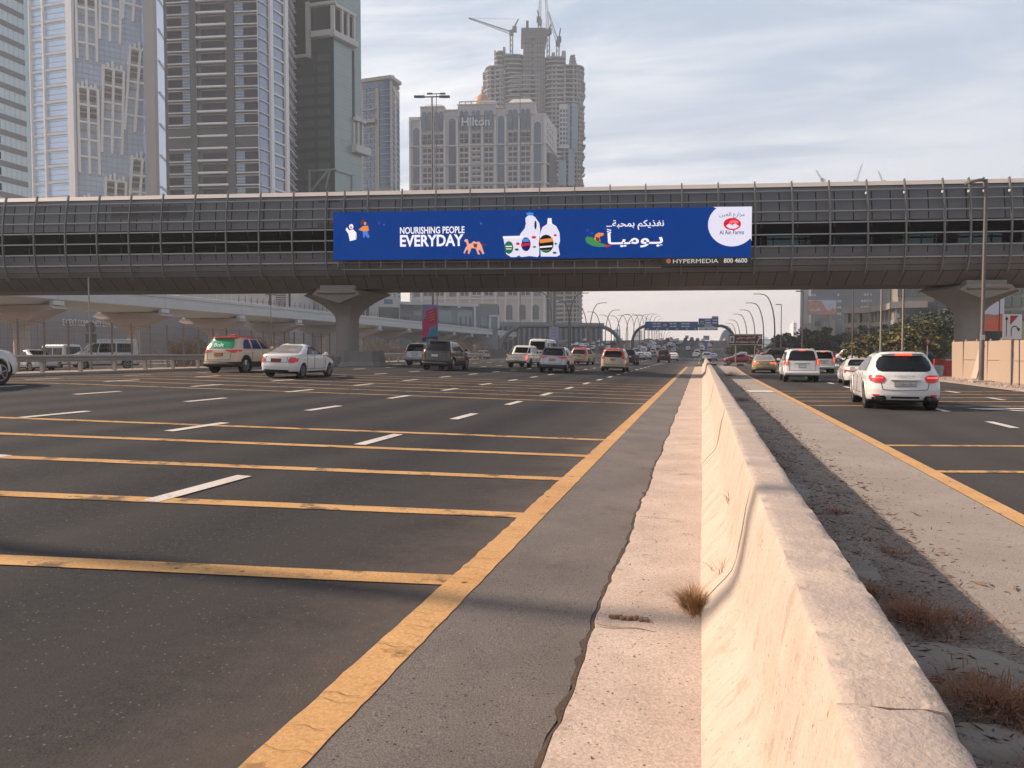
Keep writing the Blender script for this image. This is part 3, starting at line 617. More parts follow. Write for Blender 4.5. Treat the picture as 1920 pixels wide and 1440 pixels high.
# ---------------- 1 white coupe-like SUV
def cayenne():
    r = thing('suv_car', 'large white rounded SUV braking in the slip road, nearest car right of the barrier', 'car')
    B = Body(K_COUPE_SUV, 4.83, .05, .16, .3); wy = (.93, 3.82)
    mb, ms = make_body(B, PW, wy, .385, .30); mb.build('body', ms, r, sharp=60)
    arch_ring(r, B, wy, .385, PW, .05, .02)
    wheels4(r, wy, .955, .385, .29, M_RIM, 10)
    addpart(r, 'rear_window', M_GLS, B.rear, [(1.115,-.60,.60),(1.15,-.70,.70),(1.25,-.735,.735),(1.40,-.70,.70),(1.53,-.61,.61),(1.57,-.52,.52)], 14)
    addpart(r, 'windshield', M_GLS, B.front, [(1.12,-.72,.72),(1.55,-.58,.58)])
    for sg in (1, -1):
        fn = lambda y, z, s=sg: B.side(y, z, s)
        addpart(r, 'side_window', M_GLS, fn, [(1.12,.95,3.25),(1.2,1.0,3.1),(1.35,1.05,2.75),(1.5,1.2,2.4),(1.55,1.35,2.2)], 14)
    for sg in (1, -1):
        fr = lambda x, z: B.rear(x, z, .02); fs = lambda y, z, s=sg: B.side(y, z, s, .02)
        rows = [(.79,.60,.80),(.83,.56,.90),(.90,.52,.93),(.965,.545,.935),(1.01,.64,.90)]
        rows = [(z, sg*a, sg*b) for z, a, b in rows]
        tl = lamp(r, [(fr, rows, 12)], M_LRED)
        lamp(tl, [(lambda x, z: B.rear(x, z, .028), [(.925, sg*.58, sg*.88), (.95, sg*.60, sg*.90)], 8)], M_LON, 'brake_light')
        lamp(r, [(fr, [(.40, sg*.70, sg*.84), (.455, sg*.68, sg*.88)], 6)], M_LRED, 'fog_light')
        mb = MB(); mb.tube([(sg*.62, -.02, .33), (sg*.62, .3, .33)], .05, 12); mb.tube([(sg*.73, -.015, .33), (sg*.73, .3, .33)], .05, 12); mb.build('exhaust_pipe', M_TRIM, r)
        addpart(r, 'bumper_vent', M_TRIM, fr, [(.245, sg*.5, sg*.86), (.36, sg*.50, sg*.88), (.42, sg*.55, sg*.70)], 8)
        mirror(r, .93, 3.02, 1.14, PW, sg)
    handles(r, B, (1.75, 2.75), .98, PW)
    addpart(r, 'brake_light', M_LON, lambda x, z: B.rear(x, z, .10), [(1.585,-.22,.22),(1.625,-.2,.2)], 8)
    sp = MB(); rings = []
    for i in range(15):
        x = -.57+1.14*i/14; y = B.rear(x, 1.60, 0)[1]; rings.append([(x, y-.10, 1.632-abs(x)**3*.15), (x, y-.09, 1.648-abs(x)**3*.15), (x, y+.25, 1.695-abs(x)**2*.12), (x, y+.15, 1.60)])
    sp.loft(rings, 0, True, True); sp.build('roof_spoiler', PW, r)
    rf = MB(); rf.box(-.5, .5, .95, 2.2, 1.685, 1.712); rf.build('glass_roof', M_GLS, r, bevel=.01)
    for sg in (1, -1):
        rl = MB(); rl.tube([(sg*.60,.85,1.65),(sg*.60,1.0,1.68),(sg*.60,2.0,1.67),(sg*.60,2.3,1.58)], .014, 6); rl.build('roof_rail', M_TRIM, r)
    seams(r, B, [(B.rear, [(-.6,.60),(-.3,.58),(.3,.58),(.6,.60)]), (B.rear, [(-.6,.60),(-.64,.78)]), (B.rear, [(.6,.60),(.64,.78)])], M_SEAM)
    door_seams(r, B, (1.35, 2.35, 3.3), .45, 1.05)
    addpart(r, 'lower_grille', M_TRIM, lambda x, z: B.rear(x, z, .014), [(.34,-.38,.38),(.40,-.38,.38)], 8)
    lp = MB(); lp.box(-.38,.38,-.005,.1,.865,.885); lp.build('tailgate_lip', PW, r)
    plate(r, B, .755, 0, .52, .115, M_PLW, 'E DUBAI 52831')
    text('PORSCHE', M_BADGE, r, .034, (0, B.rear(0, .985, .016)[1], .985), (1,0,0), (0,.1,1), width=.52, depth=.002)
    text('Cayenne', M_BADGE, r, .024, (0, B.rear(0, .925, .016)[1], .925), (1,0,0), (0,.1,1), width=.26, depth=.002)
    wp = MB(); a = Vector(B.rear(-.05, 1.16, .03)); b = Vector(B.rear(.28, 1.2, .03)); wp.bar(a, b, .02); wp.build('wiper', M_TRIM, r)
    return r
# ---------------- 2 boxy SUV
def prado(name='suv_car', label='', P=PW, lit=True, group=None, rails=True, H=1, plt=M_PLW, win=None):
    r = thing(name, label, 'car', group=group); B = Body(K_BOX_SUV, 4.8, .04, .05, .25); wy = (.98, 3.75)
    mb, ms = make_body(B, P, wy, .39, .40); mb.build('body', ms, r, sharp=50)
    arch_ring(r, B, wy, .39, P, .07, .025)
    wheels4(r, wy, .93, .39, .27, M_RIM, 6)
    addpart(r, 'rear_window', M_GLS, B.rear, [(1.20,-.70,.70),(1.26,-.74,.74),(1.55,-.68,.68),(1.70,-.62,.62),(1.73,-.58,.58)], 12)
    addpart(r, 'windshield', M_GLS, B.front, [(1.22,-.76,.76),(1.70,-.66,.66)])
    for sg in (1, -1):
        fn = lambda y, z, s=sg: B.side(y, z, s)
        for (a, b) in ((.55, 1.35), (1.45, 2.35), (2.45, 3.35)):
            addpart(r, 'side_window', M_GLS, fn, [(1.19, a, b), (1.68, a+.08, b-(.42 if b > 3 else .04))])
        sr = lambda x, z: B.rear(x, z, .02)
        tl = lamp(r, [(sr, [(.95, sg*.78, sg*.90), (1.10, sg*.72, sg*.915), (1.34, sg*.76, sg*.87)], 6), (lambda y, z, s=sg: B.side(y, z, s, .018), [(.97,.14,.25),(1.3,.16,.24)], 3)], M_LRED)
        if lit: lamp(tl, [(lambda x, z: B.rear(x, z, .03), [(.98, sg*.80, sg*.88), (1.28, sg*.79, sg*.86)], 4)], M_LON, 'brake_light')
        mirror(r, .90, 3.35, 1.25, P, sg)
        lamp(r, [(sr, [(.535, sg*.66, sg*.82), (.57, sg*.66, sg*.84)], 4)], M_LDK, 'reflector')
    if lit: addpart(r, 'brake_light', M_LON, lambda x, z: B.rear(x, z, .03), [(1.765,-.16,.16),(1.795,-.15,.15)], 6)
    addpart(r, 'garnish_bar', M_BADGE, lambda x, z: B.rear(x, z, .03), [(1.015,-.42,.42),(1.065,-.40,.40)], 6)
    plate(r, B, .90, 0, .34, .16, plt)
    seams(r, B, [(B.rear, [(-.70,1.12),(-.70,.66),(.70,.66),(.70,1.12)])], M_SEAM)
    door_seams(r, B, (1.4, 2.4, 3.4), .5, 1.15); handles(r, B, (1.6, 2.6), 1.05, P)
    bp = MB(); rings = []
    for i in range(13):
        x = -.90+1.8*i/12; y = B.rear(max(-.88, min(.88, x)), .5, 0)[1]; rings.append([(x, y-.06, .44), (x, y-.06, .60), (x, y+.1, .63), (x, y+.1, .42)])
    bp.loft(rings, 0, True, True); bp.build('rear_bumper', P, r)
    sp = MB(); sp.rbox((0, .26, 1.80), (1.15, .16, .03), 0); sp.build('roof_spoiler', P, r, bevel=.01)
    if rails:
        for sg in (1, -1):
            rl = MB(); rl.tube([(sg*.66,.7,1.80),(sg*.66,.85,1.87),(sg*.66,2.5,1.87),(sg*.66,2.75,1.79)], .02, 6); rl.build('roof_rail', M_BADGE, r)
    return r
# ---------------- 3 rounded SUV
def suv(label, P, group=None, roof=None, zroof=9, gm=None, tail='wedge', plt=M_PLW, cladding=True, H=1, name='suv_car', lit=False, sidegm=None):
    r = thing(name, label, 'car', group=group); B = Body(K_SUV, 4.76, .05, .10, .28); wy = (.92, 3.76)
    mb, ms = make_body(B, P, wy, .365, .50 if cladding else .30, roofm=roof, zroof=zroof); mb.build('body', ms, r, sharp=55)
    arch_ring(r, B, wy, .365, M_TRIM if cladding else P, .06, .022)
    wheels4(r, wy, .905, .365, .25, M_RIM, 5)
    addpart(r, 'rear_window', gm or M_GLS, B.rear, [(1.14,-.68,.68),(1.25,-.72,.72),(1.42,-.66,.66),(1.58,-.58,.58)], 12)
    addpart(r, 'windshield', M_GLS, B.front, [(1.15,-.74,.74),(1.6,-.6,.6)])
    for sg in (1, -1):
        fn = lambda y, z, s=sg: B.side(y, z, s)
        for (a, b) in ((.75, 1.45), (1.53, 2.35), (2.43, 3.2)):
            addpart(r, 'side_window', sidegm or M_GLS, fn, [(1.13, a, b), (1.36, a+.08, b-(.25 if b > 3 else .02)), (1.56, a+.3*(a < 1)+.04, b-(.55 if b > 3 else .04))])
        fr = lambda x, z: B.rear(x, z, .022)
        rows = [(.94, sg*.70, sg*.86), (1.02, sg*.42, sg*.90), (1.08, sg*.30, sg*.895)] if tail == 'wedge' else [(.90, sg*.66, sg*.88), (1.1, sg*.68, sg*.885)]
        lamp(r, [(fr, rows, 10), (lambda y, z, s=sg: B.side(y, z, s, .02), [(.99,.27,.5),(1.07,.27,.62)], 4)], M_LON if lit else M_LRED if tail != 'dark' else M_LDK)
        mirror(r, .88, 3.2, 1.17, P, sg)
        rl = MB(); rl.tube([(sg*.60,.7,1.66),(sg*.61,.85,1.73),(sg*.61,2.1,1.73),(sg*.60,2.35,1.63)], .018, 6); rl.build('roof_rail', M_BADGE, r)
    plate(r, B, .86, 0, .4, .13, plt)
    seams(r, B, [(B.rear, [(-.66,1.0),(-.62,.62),(.62,.62),(.66,1.0)])], M_SEAM)
    door_seams(r, B, (1.45, 2.4, 3.3), .45, 1.08); handles(r, B, (1.65, 2.6), .97, P)
    bp = MB(); rings = []
    for i in range(13):
        x = -.80+1.6*i/12; y = B.rear(x, .45, 0)[1]; rings.append([(x, y-.035, .30), (x, y-.045, .50), (x, y+.1, .53), (x, y+.1, .3)])
    bp.loft(rings, 0, True, True); bp.build('rear_bumper', M_TRIM if cladding else P, r)
    sp = MB(); rings = []
    for i in range(11):
        x = -.6+1.2*i/10; y = B.rear(x, 1.62, 0)[1]; rings.append([(x, y-.12, 1.635), (x, y-.11, 1.655), (x, y+.2, 1.70), (x, y+.1, 1.62)])
    sp.loft(rings, 0, True, True); sp.build('roof_spoiler', roof or P, r)
    return r, B
def sedan(label, P, group=None, gm=None, plt=M_PLW, lit=False, name='sedan_car', tail='triangle', roof=None, zroof=9, txt=None):
    r = thing(name, label, 'car', group=group); B = Body(K_SEDAN, 4.42, .05, .12, .3); wy = (.90, 3.50)
    mb, ms = make_body(B, P, wy, .315, .30, roofm=roof, zroof=zroof); mb.build('body', ms, r, sharp=60)
    arch_ring(r, B, wy, .315, P, .04, .015)
    wheels4(r, wy, .825, .315, .2, M_RIM, 7)
    addpart(r, 'rear_window', gm or M_GLSR, B.rear, [(1.065,-.66,.66),(1.2,-.62,.62),(1.34,-.53,.53),(1.40,-.46,.46)], 12)
    addpart(r, 'windshield', M_GLS, B.front, [(1.07,-.68,.68),(1.38,-.54,.54)])
    for sg in (1, -1):
        fn = lambda y, z, s=sg: B.side(y, z, s)
        for rows in ([(1.02,1.25,1.85),(1.2,1.38,1.85),(1.36,1.62,1.84)], [(1.02,1.93,2.95),(1.2,1.93,2.62),(1.36,1.93,2.25)]): addpart(r, 'side_window', M_GLS, fn, rows)
        fr = lambda x, z: B.rear(x, z, .02)
        rows = [(.66, sg*.60, sg*.80), (.78, sg*.56, sg*.84), (.90, sg*.66, sg*.80)] if tail == 'triangle' else [(.76, sg*.46, sg*.82), (.86, sg*.44, sg*.82)]
        lamp(r, [(fr, rows, 8), (lambda y, z, s=sg: B.side(y, z, s, .018), [(.70,.16,.26),(.86,.16,.42)], 4)], M_LON if lit else M_LRED)
        mirror(r, .80, 2.85, 1.05, P, sg)
    plate(r, B, .76, 0, .42, .12, plt, txt)
    addpart(r, 'lower_grille', M_TRIM, lambda x, z: B.rear(x, z, .014), [(.235,-.62,.62),(.36,-.58,.58)], 8)
    seams(r, B, [(B.rear, [(-.52,.92),(-.52,.68),(.52,.68),(.52,.92)])], M_SEAM)
    door_seams(r, B, (1.2, 1.9, 2.95), .4, .98); handles(r, B, (1.35, 2.1), .86, P)
    return r, B
def mpv(label, P, roof, group=None, plt=M_PLO):
    r = thing('taxi_car', label, 'taxi', group=group); B = Body(K_MPV, 4.78, .05, .08, .3); wy = (.92, 3.85)
    mb, ms = make_body(B, P, wy, .34, .35, roofm=roof, zroof=1.60); mb.build('body', ms, r, sharp=55)
    wheels4(r, wy, .905, .34, .22, M_RIM, 6)
    addpart(r, 'rear_window', M_GLS, B.rear, [(1.10,-.62,.62),(1.16,-.68,.68),(1.4,-.66,.66),(1.58,-.58,.58)], 12)
    addpart(r, 'windshield', M_GLS, B.front, [(1.15,-.78,.78),(1.62,-.62,.62)])
    for sg in (1, -1):
        fn = lambda y, z, s=sg: B.side(y, z, s)
        for (a, b) in ((.6, 1.5), (1.6, 2.5), (2.6, 3.35)): addpart(r, 'side_window', M_GLS, fn, [(1.12, a, b), (1.58, a+.05, b-(.35 if b > 3 else 0))])
        lamp(r, [(lambda x, z: B.rear(x, z, .02), [(.98, sg*.70, sg*.88), (1.2, sg*.70, sg*.85), (1.56, sg*.66, sg*.76)], 6), (lambda y, z, s=sg: B.side(y, z, s, .018), [(1.0,.24,.5),(1.2,.28,.42),(1.5,.4,.46)], 4)], M_LRED)
        mirror(r, .90, 3.3, 1.15, P, sg)
    rp = MB(); rp.box(-.16,.16,1.35,1.55,1.75,1.86); rp.build('taxi_sign', PR, r, bevel=.03)
    bp = MB(); bp.box(-.80,.80,-.03,.2,.28,.40); bp.build('lower_bumper', M_TRIM, r, bevel=.03)
    plate(r, B, .93, 0, .34, .12, plt); door_seams(r, B, (1.55, 2.55, 3.4), .45, 1.05)
    seams(r, B, [(B.rear, [(-.66,1.0),(-.66,.56),(.66,.56),(.66,1.0)])], M_SEAM)
    return r, B
def van(label, P, group=None, name='van', scale=1, face=1):
    r = thing(name, label, 'van', group=group); B = Body(K_VAN, 4.66, .03, .04, .3); wy = (.85, 3.75)
    mb, ms = make_body(B, P, wy, .34, .35); mb.build('body', ms, r, sharp=50)
    wheels4(r, wy, .885, .34, .22, M_RIM, 6)
    addpart(r, 'rear_window', M_GLS, B.rear, [(1.25,-.72,.72),(1.95,-.66,.66)], 10)
    addpart(r, 'windshield', M_GLS, B.front, [(1.2,-.80,.80),(1.92,-.70,.70)])
    for sg in (1, -1):
        fn = lambda y, z, s=sg: B.side(y, z, s)
        for (a, b) in ((.4, 1.5), (1.6, 2.7), (2.8, 3.6)): addpart(r, 'side_window', M_GLS, fn, [(1.2, a, b), (1.85, a, b-(.3 if b > 3 else 0))])
        lamp(r, [(lambda x, z: B.rear(x, z, .02), [(.75, sg*.76, sg*.87), (1.15, sg*.76, sg*.86)], 3)], M_LRED)
        mirror(r, .88, 3.7, 1.35, M_TRIM, sg)
        lamp(r, [(lambda x, z: B.front(x, z, .02), [(.78, sg*.5, sg*.82), (.95, sg*.55, sg*.84)], 6)], M_LWH, 'headlight')
    plate(r, B, .8); door_seams(r, B, (1.55, 2.75, 3.65), .45, 1.15)
    return r
def pickup(label, P):
    r = thing('pickup_truck', label, 'pickup truck'); B = Body(K_PICK, 5.16, .03, .02, .25); wy = (1.05, 4.15)
    keep = K_PICK; mb, ms = make_body(B, P, wy, .38, .45)
    mb.build('body', ms, r, sharp=45)
    wheels4(r, wy, .885, .38, .25, M_RIMD, 6)
    bed = MB(); bed.box(-.76,.76,.10,1.5,1.0,1.062); bed.build('load_bed', M_TRIM, r)
    addpart(r, 'rear_window', M_GLS, B.rear, [(1.18,-.66,.66),(1.62,-.60,.60)], 10)
    addpart(r, 'windshield', M_GLS, B.front, [(1.18,-.74,.74),(1.62,-.62,.62)])
    for sg in (1, -1):
        fn = lambda y, z, s=sg: B.side(y, z, s)
        for (a, b) in ((1.85, 2.6), (2.7, 3.55)): addpart(r, 'side_window', M_GLS, fn, [(1.16, a, b), (1.62, a+.03, b-(.35 if b > 3 else 0))])
        lamp(r, [(lambda x, z: B.rear(x, z, .02), [(.72, sg*.78, sg*.885), (1.0, sg*.78, sg*.885)], 3)], M_LON if sg > 0 else M_LRED)
        mirror(r, .87, 3.5, 1.25, M_TRIM, sg)
        rb = MB(); rb.tube([(sg*.70,.2,1.05),(sg*.66,1.2,1.62),(sg*.66,1.62,1.66)], .03, 6); rb.build('sport_bar', M_CHR, r)
    bp = MB(); bp.box(-.82,.82,-.14,.06,.46,.60); bp.build('rear_bumper', M_CHR, r, bevel=.02)
    plate(r, B, .66, 0, .3, .1); text('TOYOTA', M_BADGE, r, .10, (0, B.rear(0,.85,.02)[1], .85), (1,0,0), (0,0,1), width=1.0, depth=.003)
    door_seams(r, B, (1.7, 2.65, 3.6), .55, 1.08)
    return r
# ---------------- far vehicles: one mesh each
FARK = {'sedan': (K_SEDAN, 4.42, .315, (.90, 3.50), 1.04), 'suv': (K_SUV, 4.76, .365, (.92, 3.76), 1.12), 'box': (K_BOX_SUV, 4.8, .39, (.98, 3.75), 1.18), 'mpv': (K_MPV, 4.78, .34, (.92, 3.85), 1.1), 'van': (K_VAN, 4.66, .34, (.85, 3.75), 1.2)}
_far = {}
def far_mesh(kind, P, roof=None):
    key = (kind, P.name, roof.name if roof else '')
    if key in _far: return _far[key]
    K, L_, wr, wy, zb = FARK[kind]; B = Body(K, L_, .05, .08, .28)
    mb, ms = make_body(B, P, wy, wr, K[1][0]+.05, NS=14, nz=10, roofm=roof, zroof=(K[-4][0] if roof else 9))
    zt = K[-4][0]-.04; w0 = B.prof(zb)[2]; w1 = B.prof(zt)[2]
    patch(mb, B.rear, [(zb+.02, -w0*.74, w0*.74), (zt-.02, -w1*.78, w1*.78)], 6, 3, 2)
    patch(mb, B.front, [(zb+.02, -w0*.8, w0*.8), (zt-.02, -w1*.8, w1*.8)], 6, 3, 2)
    ya, yb = B.prof(zb)[:2]; yc, yd = B.prof(zt)[:2]
    for sg in (1, -1):
        patch(mb, lambda y, z, s=sg: B.side(y, z, s), [(zb, ya+.35, yb-.3), (zt-.03, yc+.3, yd-.25)], 6, 3, 2)
        hz_ = zb-.28 if kind == 'sedan' else zb-.18
        patch(mb, lambda x, z: B.rear(x, z, .02), [(hz_, sg*B.prof(hz_)[2]*.68, sg*B.prof(hz_)[2]*.96), (hz_+.16, sg*B.prof(hz_+.16)[2]*.62, sg*B.prof(hz_+.16)[2]*.96)], 4, 4, 2)
        for y in wy:
            n = 12; x = B.prof(.4)[2]-.02
            ring = lambda dx: [(sg*(x-dx), y+wr*math.cos(2*math.pi*k/n), wr+wr*math.sin(2*math.pi*k/n)) for k in range(n)]
            mb.loft([ring(.22), ring(0)], 1); mb.add([(sg*(x+.004), p[1]*.6+y*.4, p[2]*.6+wr*.4) for p in ring(0)], [tuple(range(n))], 5)
    mb.box(-.25, .25, -.02, .1, hz_-.02, hz_+.1, 5)
    o = mb.build('far', ms+[M_GLS, M_LRED, M_RIM], None, sharp=50); me = o.data; bpy.data.objects.remove(o); _far[key] = me; return me
def far_car(kind, P, loc, rz, label, cat='car', group='cars far along the highway', roof=None, name=None):
    nm = name or {'sedan': 'sedan_car', 'suv': 'suv_car', 'box': 'suv_car', 'mpv': 'taxi_car', 'van': 'van'}[kind]
    o = bpy.data.objects.new(nm, far_mesh(kind, P, roof)); COL.objects.link(o); o.location = loc; o.rotation_euler = (0, 0, rz)
    return tag(o, label, cat, group)
def park(o, px, py, rz=0, dx=0, y=None, s=None, tilt=True):
    p = spot(px, py); p.x += dx; o.location = p
    o.rotation_euler = (0, 0, rz)
    if tilt: sl = -(zg(p.x+.5, p.y)-zg(p.x-.5, p.y)); o.rotation_euler = (math.atan(zg(p.x, p.y+4)-zg(p.x, p.y))*.25 if p.y > 200 else 0, math.atan(sl), rz)
    if s: o.scale = (s,)*3 if isinstance(s, (int, float)) else s
    return o
# ------------------------------------------------------------------ traffic
park(cayenne(), 1697, 770, R(-3.5), s=(1.02, 1, 1.0))
park(prado(label='white boxy SUV with brake lights on, behind the gold taxi in the slip road'), 1504, 717, R(-1.5))
o = prado(label='silver grey boxy SUV by the pier block, half hidden by the dark SUV', P=PSV, lit=False, plt=M_PLW); park(o, 777, 685, R(-1), s=(.96,.96,.9))
o, B = suv('dark brown SUV in the middle lanes with its right flank catching the sun', PBR, tail='dark', cladding=False); park(o, 814, 695, R(1), s=(1.05, 1.05, 1.1))
o, B = suv('silver SUV with orange number plate in the middle lanes beside the cream and red taxi', PSV, plt=M_PLO); park(o, 1034, 699, R(0), s=(1.0, .98, 1.0))
# taxi with the green window advert
o, B = suv('cream taxi SUV with red roof and green advert across its rear window', PC, roof=PR, zroof=1.585, gm=PGR, plt=M_PLO, name='taxi_car', sidegm=mat('ad_blue', (.025,.03,.09), .15)); o['category'] = 'taxi'; park(o, 409, 700, R(1.5), s=(1.0, 1.0, 1.03))
ts = MB(); ts.box(-.2,.2,1.2,1.4,1.70,1.80); ts.build('taxi_sign', PR, o, bevel=.03)
text('Bolt', mat('sign_white', (.85,.85,.85), .5), o, .17, (-.05, B.rear(0, 1.3, .03)[1]-.0, 1.30), (1,0,0), (0,.45,1), width=.5, depth=.004, bold=.02)
o, B = sedan('white compact sedan with red lamps beside the green window taxi', PW, gm=mat('sedan_rear_glass', (.22,.2,.18), .08, 0, 1), plt=mat('plate_red', (.35,.03,.03), .5)); park(o, 516, 709, R(2), s=1.0)
o = pickup('white double cab pickup truck ahead of the silver SUV', PW); park(o, 968, 690, R(-3), s=(.98, .98, .98))
o = van('white high roof minibus passing between the pickup truck and the silver SUV', PW, name='minibus'); park(o, 1006, 683, R(-3), s=(1.08, 1.4, 1.12))
o, B = mpv('small cream taxi with red roof and pillars, farther away in the next lane', PC, PR); park(o, 1084, 684, R(-3), s=(.98, .98, .98))
o, B = mpv('large cream taxi minivan with red roof, nearest car in the middle lanes', PC, PR); park(o, 1148, 697, R(1), s=(1.0, 1.0, .98))
o, B = suv('black SUV half hidden by the cream taxi minivan', PBK, cladding=False, tail='dark'); park(o, 1174, 685, R(-2))
# partly seen cream SUV at the left picture edge
o, B = suv('cream white SUV cut by the left picture edge, front wheel and bonnet seen', PW, cladding=False, name='suv_car'); park(o, 0, 706, R(-2)); o.location = (-21.65, 15.15, zg(-21.6, 16)); o.scale = (1.0, 1.0, 1.04)
o, B = sedan('gold taxi sedan with lit tail lamps in the slip road', PGO, lit=True, tail='wide', name='taxi_car', gm=mat('hazy_glass', (.2,.2,.2), .1)); o['category'] = 'taxi'; park(o, 1433, 700, R(-2), s=(1.06, 1.06, 1.0))
ts = MB(); ts.box(-.2,.2,1.75,1.9,1.47,1.56); ts.build('taxi_sign', PR, o, bevel=.02)
o, B = sedan('white sports coupe between the boxy SUV and the nearest white SUV', PW, tail='wide', gm=M_GLS, plt=M_PLD, name='coupe_car'); park(o, 1622, 724, R(-4), s=(1.1, 1.05, .93))
o = prado(label='white SUV with lit lamps half hidden behind the boxy white SUV', P=PW, lit=True, rails=False); park(o, 1543, 700, R(-2), s=(.98,.98,.96))
o, B = sedan('maroon sedan seen side on, crossing beyond the kerb island', PMR, name='sedan_car', gm=M_GLS); park(o, 1417, 683, R(84), s=(1.0,1.0,1.0), tilt=False)
o = van('dark minibus with white roof crossing beyond the gold taxi', PBK, name='minibus'); park(o, 1490, 683, R(80), s=(1,1.1,1.05), tilt=False)
# far traffic: (px, py of the ground below the rear, kind, paint)
WHT = 'small white %s far down the highway in the queue climbing the flyover'
cols = {'w': (PW, 'white'), 's': (PSV, 'silver'), 'k': (PBK, 'black'), 'g': (PGY, 'grey'), 'c': (PC, 'cream'), 'm': (PMR, 'maroon'), 'b': (PBG, 'beige'), 'u': (PBL, 'blue')}
kn = {'s': ('sedan', 'sedan'), 'u': ('suv', 'SUV'), 'x': ('box', 'tall SUV'), 'v': ('van', 'van'), 'm': ('mpv', 'minivan')}
special = {(1243, 680): 'black tall SUV alone ahead of the taxi minivan, tallest at the foot of the climb', (1325, 677): 'white hatchback just beyond the end of the barrier', (1337, 676): 'grey blue saloon beside the white hatchback beyond the end of the barrier',
 (1304, 671): 'white sedan in the clear lane left of the barrier end', (1262, 677): 'white sedan beside the black tall SUV', (1212, 674): 'white sedan left of the black tall SUV', (1200, 675): 'silver sedan next to a white one, left of the black tall SUV'}
FAR = """1243 680 x k|1262 677 s w|1212 674 s w|1200 675 s s|1190 671 u k|1176 668 x k|1225 671 u g|1318 0 s w|1304 671 s w|1325 677 u w|1337 676 s s|1243 660 m c|1224 663 m b|1207 662 u w|1195 664 u g|1186 665 s k|1262 662 s s|1266 657 s g|1262 651 s s|1290 658 s w|1307 668 x w|1316 658 u w|1323 659 s w|1314 652 s s|1256 649 s w|1272 648 s g|1276 645 s s|1225 655 s w|1233 655 s s|1238 651 s k|1214 656 s g|1205 657 s w|1226 648 s w|1236 646 u g|1245 644 s k|1251 641 u k|1265 642 s s|1285 640 s k|1297 640 x g|1308 640 s g|1335 645 s m|1217 651 s s|1240 640 s w|1258 638 s g|1277 638 u g|1291 637 s s|1318 641 s w|1210 648 s g|1198 655 s s|1330 652 s w|1220 645 s b|1231 642 s g|1248 653 s g|1270 640 s w|1304 638 s s"""
for it in FAR.split('|'):
    px, py, k, c = it.split(); px, py = int(px), int(py)
    if py == 0: continue
    P, cn = cols[c]; kk, kl = kn[k]; p = spot(px, py)
    a = zg(p.x, p.y+4)-zg(p.x, p.y)
    o = far_car(kk, P, p, 0, special.get((px, py), 'small %s %s in the distant queue climbing the flyover' % (cn, kl)), cat='car' if k != 'v' else 'van', roof=PR if c == 'c' else None, group='distant cars climbing the flyover')
    o.rotation_euler = (math.atan(a/4), 0, R(random.uniform(-1.5, 1.5)))
# oncoming carriageway beyond the median lamps
OPP = """1052 640 v w|1040 655 s g|1082 648 s w|1092 650 s w|1100 651 u w|1112 647 s g|1128 651 s s|1141 655 s s|1158 652 u u|1098 640 s w|1086 637 u w|1124 643 s s|1140 646 s g|1170 650 s u|1180 645 s w|1165 640 s s|1150 638 s w|1192 640 s w|1130 655 s k|1112 656 u s|1060 660 v k|1152 645 s k|1186 649 s w|1200 642 s s|1070 652 u g|1175 636 s w"""
for it in OPP.split('|'):
    px, py, k, c = it.split(); px, py = int(px), int(py); P, cn = cols[c]; kk, kl = kn[k]
    p = spot(px, py); 
    if p.x > -31 or p.y < 96: 
        # keep on the carriageway behind the median
        for t in range(40):
            py += .5; p = spot(px, py)
            if -60 < p.x < -31: break
    o = far_car(kk, P, p, R(180), 'small %s %s on the opposite carriageway beyond the lamp posts' % (cn, kl), cat='car' if k != 'v' else 'van', group='distant cars on the opposite carriageway')
    o.rotation_euler = (-math.atan((zg(p.x, p.y+4)-zg(p.x, p.y))/4), 0, R(180))
# vehicles waiting behind the wire fence on the service road
def at(px, D, z=None):
    p = atd(px, 660, D); p.z = zg(p.x, p.y) if z is None else z; return p
o = van('white minivan parked behind the wire fence left of the viaduct column', PW, name='van'); o.location = at(262, 62); o.rotation_euler = (0, 0, R(128)); o.scale = (1.1, 1.05, 1.08)
o, B = sedan('white coupe behind the wire fence beside the cream SUV', PW, name='sedan_car', gm=M_GLS); o.location = at(92, 52); o.rotation_euler = (0, 0, R(80)); o.scale = (1, .9, 1.02)
o = van('white box van behind the wire fence with its side to the road', PW, name='van'); o.location = at(140, 66); o.rotation_euler = (0, 0, R(84)); o.scale = (1.05, .95, .92)
far_car('sedan', PSV, at(168, 78), R(75), 'silver saloon mostly hidden by the guard rail between two white vans', group='vehicles behind the wire fence')
far_car('suv', PW, at(915, 150), R(60), 'white SUV parked beyond the guard rail under the far viaduct', group='vehicles behind the wire fence')
far_car('sedan', PW, at(890, 148), R(70), 'white sedan parked beyond the guard rail under the far viaduct', group='vehicles behind the wire fence')
# right side road traffic
for px, D, k, P, rz, l in ((1640, 120, 'suv', PW, 70, 'white car parked under the yellow flowering trees'), (1618, 128, 'van', PW, 80, 'white van parked left of the yellow flowering trees'), (1590, 132, 'sedan', PSV, 85, 'silver sedan parked behind the small red board'), (1760, 60, 'suv', PBK, 80, 'black car behind the red and white plastic barriers'), (1392, 150, 'suv', PW, -10, 'white car waiting behind the maroon sedan'), (1384, 158, 'sedan', PGO, 0, 'gold car waiting left of the maroon sedan')):
    far_car(k, P, at(px, D), R(rz), l, group='cars beyond the slip road')
